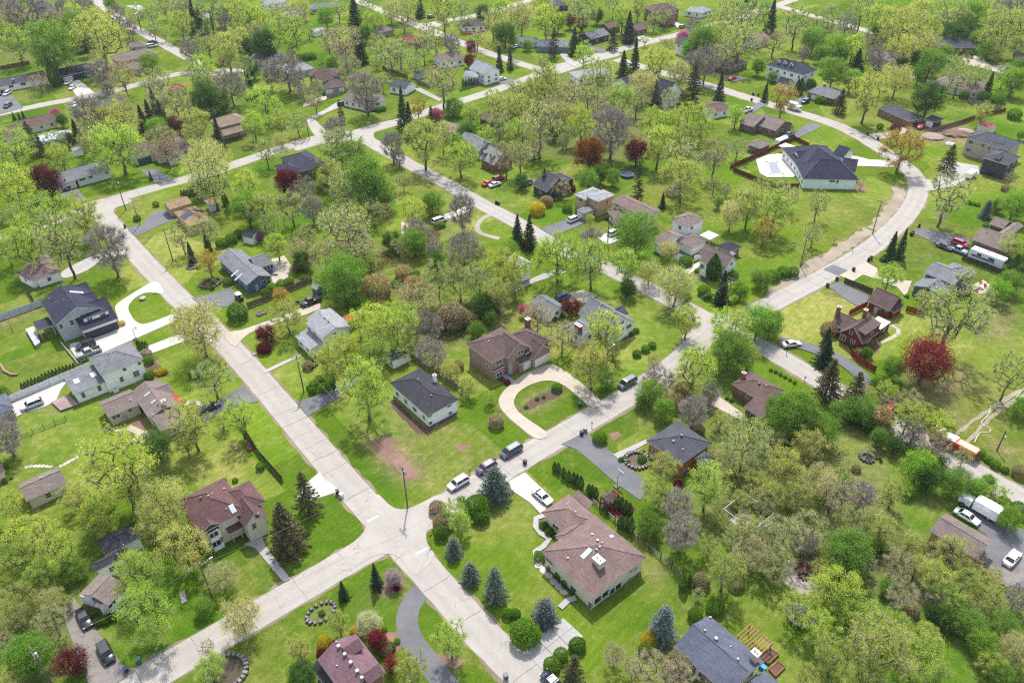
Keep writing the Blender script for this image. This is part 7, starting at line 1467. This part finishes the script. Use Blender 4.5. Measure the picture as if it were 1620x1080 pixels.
simple_thing('storage_box', 'bright blue storage box behind the blue-grey roofed house', 'box', 'c3', 1580, 985, [('box_body', B_((0, 0, .35), (1.3, .6, .7)), 'tint', '#1c7ac0'), ('lid', B_((0, 0, .74), (1.36, .66, .08)), 'tint', '#2a8ad0')], 'A')
# decks
def deck(t, q, z, col, lab, railing=True):
    w = polyw(t, q, z); c = sum(w, Vector()) / len(w); r = empty('deck', (c.x, c.y, 0)); tag(r, lab, 'deck'); m = MB(); m.prism([(k.x - c.x, k.y - c.y) for k in w], 0, z - .05); m.build('base', M['wood'], r, tuple(x * .6 for x in srgb(col)))
    a, b, d = w[0], w[1], w[3]; n = max(4, int((d - a).length / .45))
    for i in range(n):
        t0, t1 = i / n + .004, (i + 1) / n - .004; qd = [a.lerp(d, t0), b.lerp(w[2], t0), b.lerp(w[2], t1), a.lerp(d, t1)]; m = MB(); m.prism([(k.x - c.x, k.y - c.y) for k in qd], z - .05, z); m.build('plank', M['wood'], r, tuple(x * f_ for f_ in [random.uniform(.8, 1.1)] for x in srgb(col)))
deck('z3', [(365,970),(480,915),(560,985),(430,1030)], .5, '#8e7a76', 'brown plank deck behind the white house with grey hip roof')
deck('z3', [(180,450),(240,430),(285,545),(250,570)], 1.0, '#b0b0b4', 'grey plank deck left of the navy-roofed house')
deck('b0', [(1300,195),(1440,185),(1430,205),(1310,215)], .4, '#9a4a3c', 'red plank deck in front of the dark-roofed far house')
deck('a2', [(1085,345),(1110,325),(1155,380),(1130,400)], .6, '#a83a38', 'red front deck of the taupe-roofed house')
# stepping stones, boulders, log, hose
def stones(t, pts, lab, s=.5):
    r = empty('stepping_stones', gp(tp(t, *pts[0]))); tag(r, lab, 'stepping stones'); me = disc(s, .05, 7).mesh('stone', [M['tint']])
    for q in pts: o = obj('stone', me, r, tuple(k * f_ for f_ in [random.uniform(.5, .75)] for k in srgb('#b8b4ae'))); o.location = gp(tp(t, *q)) - r.location; o.rotation_euler = (0, 0, random.random() * 6); o.scale = (1, random.uniform(.7, 1), 1)
stones('a2', [(850,618),(830,632),(812,645),(790,655),(765,663),(742,670)], 'pale stepping stones below the taupe-roofed house'); stones('a2', [(485,735),(460,748),(435,762),(410,775),(385,787)], 'pale stepping stones behind the cream garage'); stones('a2', [(320,792),(295,790),(270,788),(245,788),(220,788),(195,790),(170,795)], 'curving row of stepping stones on the back lawn'); stones('z2', [(300,640),(330,670),(365,705),(400,745),(435,780),(465,815)], 'grey stepping slabs along the brown-roofed corner house', .8)
def boulder(t, x, y, s, lab):
    bm = bmesh.new(); bmesh.ops.create_icosphere(bm, subdivisions=2, radius=s)
    for v in bm.verts: v.co *= random.uniform(.82, 1.1); v.co.z *= .6
    me = bpy.data.meshes.new('boulder'); bm.to_mesh(me); bm.free(); me.materials.append(M['tint']); o = obj('boulder', me, None, srgb('#8a8682')); p = gp(tp(t, x, y)); o.location = (p.x, p.y, s * .3); tag(o, lab, 'boulder')
boulder('z3', 1018, 240, 1.0, 'large grey boulder on the loop driveway lawn'); boulder('z3', 1105, 198, .55, 'small grey boulder near the street on the loop lawn'); boulder('z4', 730, 635, .5, 'white rock on the lawn below the small red maple'); boulder('a2', 1495, 680, .4, 'small dark rock on the lawn strip below the taupe-roofed house')
lg = [gp(tp('a2', *q), .3) for q in ((0, 140), (25, 185), (70, 208), (112, 208))]; m = MB()
for a, b in zip(lg, lg[1:]): m.tube(a, b, .32, .28, 8)
tag(m.build('fallen_log', M['wood'], None, srgb('#8a7460')), 'fallen crooked log on the lawn at the left edge', 'log')
hs = catmull([gp(tp('d2', *q), .1) for q in ((1615,300),(1560,365),(1535,410),(1470,412),(1412,408),(1400,455),(1350,515),(1400,548),(1400,572),(1340,580),(1305,640))], 6); m = MB()
for a, b in zip(hs, hs[1:]): m.tube(a, b, .09, .09, 6)
tag(m.build('fire_hose', M['tint'], None, srgb('#b8b4a6')), 'pale fire hose snaking along the dirt track', 'hose')
g = gp(tp('z3', 45, 490)); r = empty('swing_frame', g, AX['B']); tag(r, 'small dark climbing frame on the lawn at the left edge', 'climbing frame')
for sx in (-1.6, 1.6):
    for sy in (-.9, .9): T_((sx, sy, 0), (sx, 0, 2.2), .06).build('leg', M['metal'], r, srgb('#2e4a34'))
T_((-1.7, 0, 2.2), (1.7, 0, 2.2), .06).build('beam', M['metal'], r, srgb('#2e4a34'))
for dx in (-.7, .7): B_((dx, 0, .6), (.5, .25, .05)).build('swing_seat', M['tint'], r, srgb('#8a2a20')); 
simple_thing('rain_cover', 'green tarpaulin canopy among the upper middle trees', 'tarpaulin', 'c0', 125, 1005, [('sheet', B_((0, 0, 1.6), (4.2, 2.4, .06)), 'tint', '#4aa890')] + [('post', T_((a, b, 0), (a, b, 1.6), .04), 'metal', '#777777') for a in (-2, 2) for b in (-1.1, 1.1)])
simple_thing('covered_grill', 'black covered grill beside the black pickup', 'grill', 'b1', 255, 848, [('cover', B_((0, 0, .6), (1.5, .7, 1.1)), 'tint', '#17181b'), ('side_shelf', B_((1.0, 0, .8), (.5, .6, .06)), 'tint', '#17181b')])
simple_thing('air_conditioner', 'white air conditioner box beside the white house with grey hip roof', 'air conditioner', 'a2', 735, 318, [('casing', B_((0, 0, .45), (1.1, .9, .85)), 'metal', '#d8d8d4'), ('grille', disc(.36, .90, 16), 'metal', '#777777')])
# building site heaps
def heap(t, x, y, r_, h, col, lab):
    bm = bmesh.new(); bmesh.ops.create_icosphere(bm, subdivisions=3, radius=1.0); rr = random.Random(int(x))
    for v in bm.verts:
        k = 1 + rr.uniform(-.13, .13); v.co = Vector((v.co.x * r_ * k, v.co.y * r_ * .8 * k, max(v.co.z, -.05) * h * k))
    me = bpy.data.meshes.new('heap'); bm.to_mesh(me); bm.free(); me.materials.append(M['wood']); o = obj('material_heap', me, None, srgb(col)); p = gp(tp(t, x, y)); o.location = (p.x, p.y, 0); tag(o, lab, 'heap')
heap('d0', 1040, 870, 4.5, 1.2, '#8a7c6e', 'pale sand heap on the building site'); heap('d0', 1190, 850, 5.0, 1.4, '#6a5848', 'brown soil heap on the building site'); heap('d0', 1240, 835, 3.5, .9, '#8e8278', 'pale gravel heap beside the pink-roofed shed'); heap('d0', 1150, 915, 2.0, .8, '#9aa2aa', 'pile of pale bags before the new grey stone house')
# stop sign at the junction
simple_thing('stop_sign', 'red stop sign at the lower junction corner', 'stop sign', 'z1', 640, 808, [('post', T_((0, 0, 0), (0, 0, 2.6), .04), 'metal', '#777777'), ('sign_plate', (lambda m: (m.prism([(.38 * math.cos(a), .38 * math.sin(a)) for a in [math.pi / 8 + i * math.pi / 4 for i in range(8)]], 0, .03), setattr(m, 'v', [(z + .05, x, y + 2.3) for x, y, z in m.v]), m)[-1])(MB()), 'metal', '#b01c1c')], 'A')
# ---------------------------------------------------------------- person beside the purple car
def person(t, x, y, rz, label, coat, legs):
    p = gp(tp(t, x, y)); J = {'pelvis': (0, 0, .95), 'chest': (0, 0, 1.30), 'neck': (0, 0, 1.48), 'head': (0, -.02, 1.60), 'top': (0, -.01, 1.74)}
    V = [J['pelvis'], J['chest'], J['neck'], J['head'], J['top']]; E = [(0, 1), (1, 2), (2, 3), (3, 4)]; R = [.15, .17, .06, .095, .07]
    for s in (-1, 1):
        b = len(V); V += [(s * .10, 0, .88), (s * .11, -.02, .50), (s * .12, .02, .08), (s * .12, -.14, .04)]; R += [.10, .07, .05, .04]; E += [(0, b), (b, b + 1), (b + 1, b + 2), (b + 2, b + 3)]
        b = len(V); V += [(s * .20, 0, 1.42), (s * .26, .02, 1.14), (s * .27, -.08, .90), (s * .27, -.11, .80)]; R += [.065, .05, .04, .035]; E += [(1, b), (b, b + 1), (b + 1, b + 2), (b + 2, b + 3)]
    me = bpy.data.meshes.new('body'); me.from_pydata(V, E, []); root = empty('person', (p.x, p.y, .08), DEG(rz)); tag(root, label, 'person'); o = obj('body', me, root, srgb(coat)); me.materials.append(M['tint'])
    bm = bmesh.new(); bm.from_mesh(me); sk = bm.verts.layers.skin.verify()
    for v, r in zip(bm.verts, R): v[sk].radius = (r, r); v[sk].use_root = (v.index == 0)
    bm.to_mesh(me); bm.free(); md = o.modifiers.new('skin', 'SKIN'); md.use_smooth_shade = True; o.modifiers.new('sub', 'SUBSURF').levels = 1
    t_ = MB()
    for s in (-1, 1): t_.tube((s * .11, 0, .95), (s * .115, 0, .12), .125, .085, 10)
    t_.build('trousers', M['tint'], root, srgb(legs)); h = MB(); h.tube((0, .01, 1.62), (0, .01, 1.76), .115, .09, 10); h.build('hair', M['tint'], root, srgb('#2a1c14'))
person('z1', 1092, 245, 30, 'person in a dark red top standing behind the purple SUV', '#7a2028', '#1c2030')
# ---------------------------------------------------------------- undergrowth
def undergrowth(label, polys, n, col, hmax=2.2, size=.26, seed=5):
    rng = np.random.default_rng(seed); C = []
    for t, q in polys:
        w = np.array([(p.x, p.y) for p in polyw(t, q)]); lo, hi = w.min(0), w.max(0); area = 0
        P_ = rng.uniform(lo, hi, (n * 4, 2)); P_ = P_[in_poly(P_, w)]; cl = P_[rng.integers(0, len(P_), max(6, n // 90))]
        k = cl[rng.integers(0, len(cl), n)] + rng.normal(0, .85, (n, 2)); hh = rng.uniform(.4, 1, len(cl)); z = rng.uniform(0.02, 1, n) ** .7 * hmax * rng.uniform(.3, 1, n); C.append(np.c_[k, z])
    C = np.concatenate(C); V, F = leaf_quads(C, size, rng, None, .3); me = np_mesh('undergrowth', V, F, [M['leaf']], rng.uniform(0, .8, len(C))); o = obj('undergrowth', me, None, col); tag(o, label, 'undergrowth', kind='stuff')
undergrowth('green bramble undergrowth filling the right-hand woods', [('px', [(1130,650),(1330,690),(1420,830),(1540,880),(1620,960),(1560,1050),(1460,960),(1300,910),(1180,880),(1100,770)]), ('d2', [(460,400),(620,500),(820,650),(960,700),(1150,800),(1000,800),(800,700),(600,560),(440,460)]), ('px', [(640,505),(700,485),(800,475),(800,500),(740,525),(690,550)]), ('d2', [(640,260),(800,330),(1000,420),(1180,560),(1100,600),(850,480),(680,380)])], 9000, (.10, .15, .03))
undergrowth('brown twiggy undergrowth filling the thickets', [('px', [(1150,660),(1330,710),(1400,830),(1500,880),(1440,930),(1300,900),(1190,860),(1110,780)]), ('px', [(640,505),(700,485),(800,475),(800,510),(740,530),(680,560)]), ('px', [(870,120),(980,140),(1040,190),(1040,240),(900,240),(800,190)]), ('px', [(540,410),(640,390),(700,350),(690,380),(600,430)])], 7000, (.20, .15, .095), 1.6, .22, 9)
# ---------------------------------------------------------------- labels from look and neighbours
ORD = ['nearest', 'second nearest', 'third nearest', 'fourth nearest', 'fifth nearest', 'sixth nearest', 'seventh nearest', 'eighth nearest', 'ninth nearest', 'tenth nearest', 'eleventh nearest', 'twelfth nearest']
def auto_labels(items):
    """items: (object, look words, (pixel x, pixel y)). Relation to the nearest landmark, counted outwards when several share it"""
    cells = {}
    for o, look, px in items:
        best = min(LAND, key=lambda l: (l[1][0] - px[0]) ** 2 + ((l[1][1] - px[1]) * 1.25) ** 2)
        dx, dy = px[0] - best[1][0], px[1] - best[1][1]
        rel = ('right of' if dx > 0 else 'left of') if abs(dx) > abs(dy) * .9 else ('in front of' if dy > 0 else 'behind')
        cells.setdefault((look, rel, best[0]), []).append((math.hypot(dx, dy), o))
    for (look, rel, land), lst in cells.items():
        lst.sort(key=lambda q: q[0])
        for i, (d, o) in enumerate(lst):
            lk = look.replace('large ', '').replace('small ', '') if len((look + rel + land).split()) > 12 else look
            o['label'] = '%s %s %s' % (lk, rel, land) if len(lst) == 1 else '%s %s %s %s' % (ORD[min(i, 11)], lk, rel, land)
GROUPS = {'leafy_tree': 'leafy trees of the neighbourhood', 'shade_tree': 'green trees of the neighbourhood', 'budding_tree': 'budding trees of the neighbourhood', 'pale_tree': 'pale trees of the neighbourhood', 'red_tree': 'red-leaved trees', 'bare_tree': 'bare trees', 'blossom_tree': 'blossoming trees', 'spruce_tree': 'spruces', 'columnar_evergreen': 'narrow evergreens in rows', 'shrub': 'garden shrubs'}
def size_word(k, w, dep):
    m = w * dep / FPX
    if KIND[k][3] == 'tree': return 'small ' if m < 5 else 'large ' if m > 11.5 else ''
    return ''
its = []
for root, k, px, base, w in TREES:
    nm = KIND[k][2]; root['group'] = GROUPS[nm]
    its.append((root, size_word(k, w, (base - CAM).dot(_f)) + KIND[k][4], px))
auto_labels(its)
auto_labels(AUTO)

# ---------------------------------------------------------------- air
hz = MB(); hz.box((0, 600, 61), (2600, 2400, 124)); hm = NT('haze'); hm.t.nodes.remove(hm.out) if False else None
vol = hm.n('ShaderNodeVolumePrincipled'); vol.inputs['Color'].default_value = (0.82, 0.88, 0.95, 1); vol.inputs['Density'].default_value = 0.00006; vol.inputs['Anisotropy'].default_value = 0.2
hm.l(vol.outputs[0], hm.out.inputs['Volume']); hz_o = hz.build('haze', hm.mat); tag(hz_o, 'thin pale air over the whole neighbourhood', 'haze', kind='stuff')
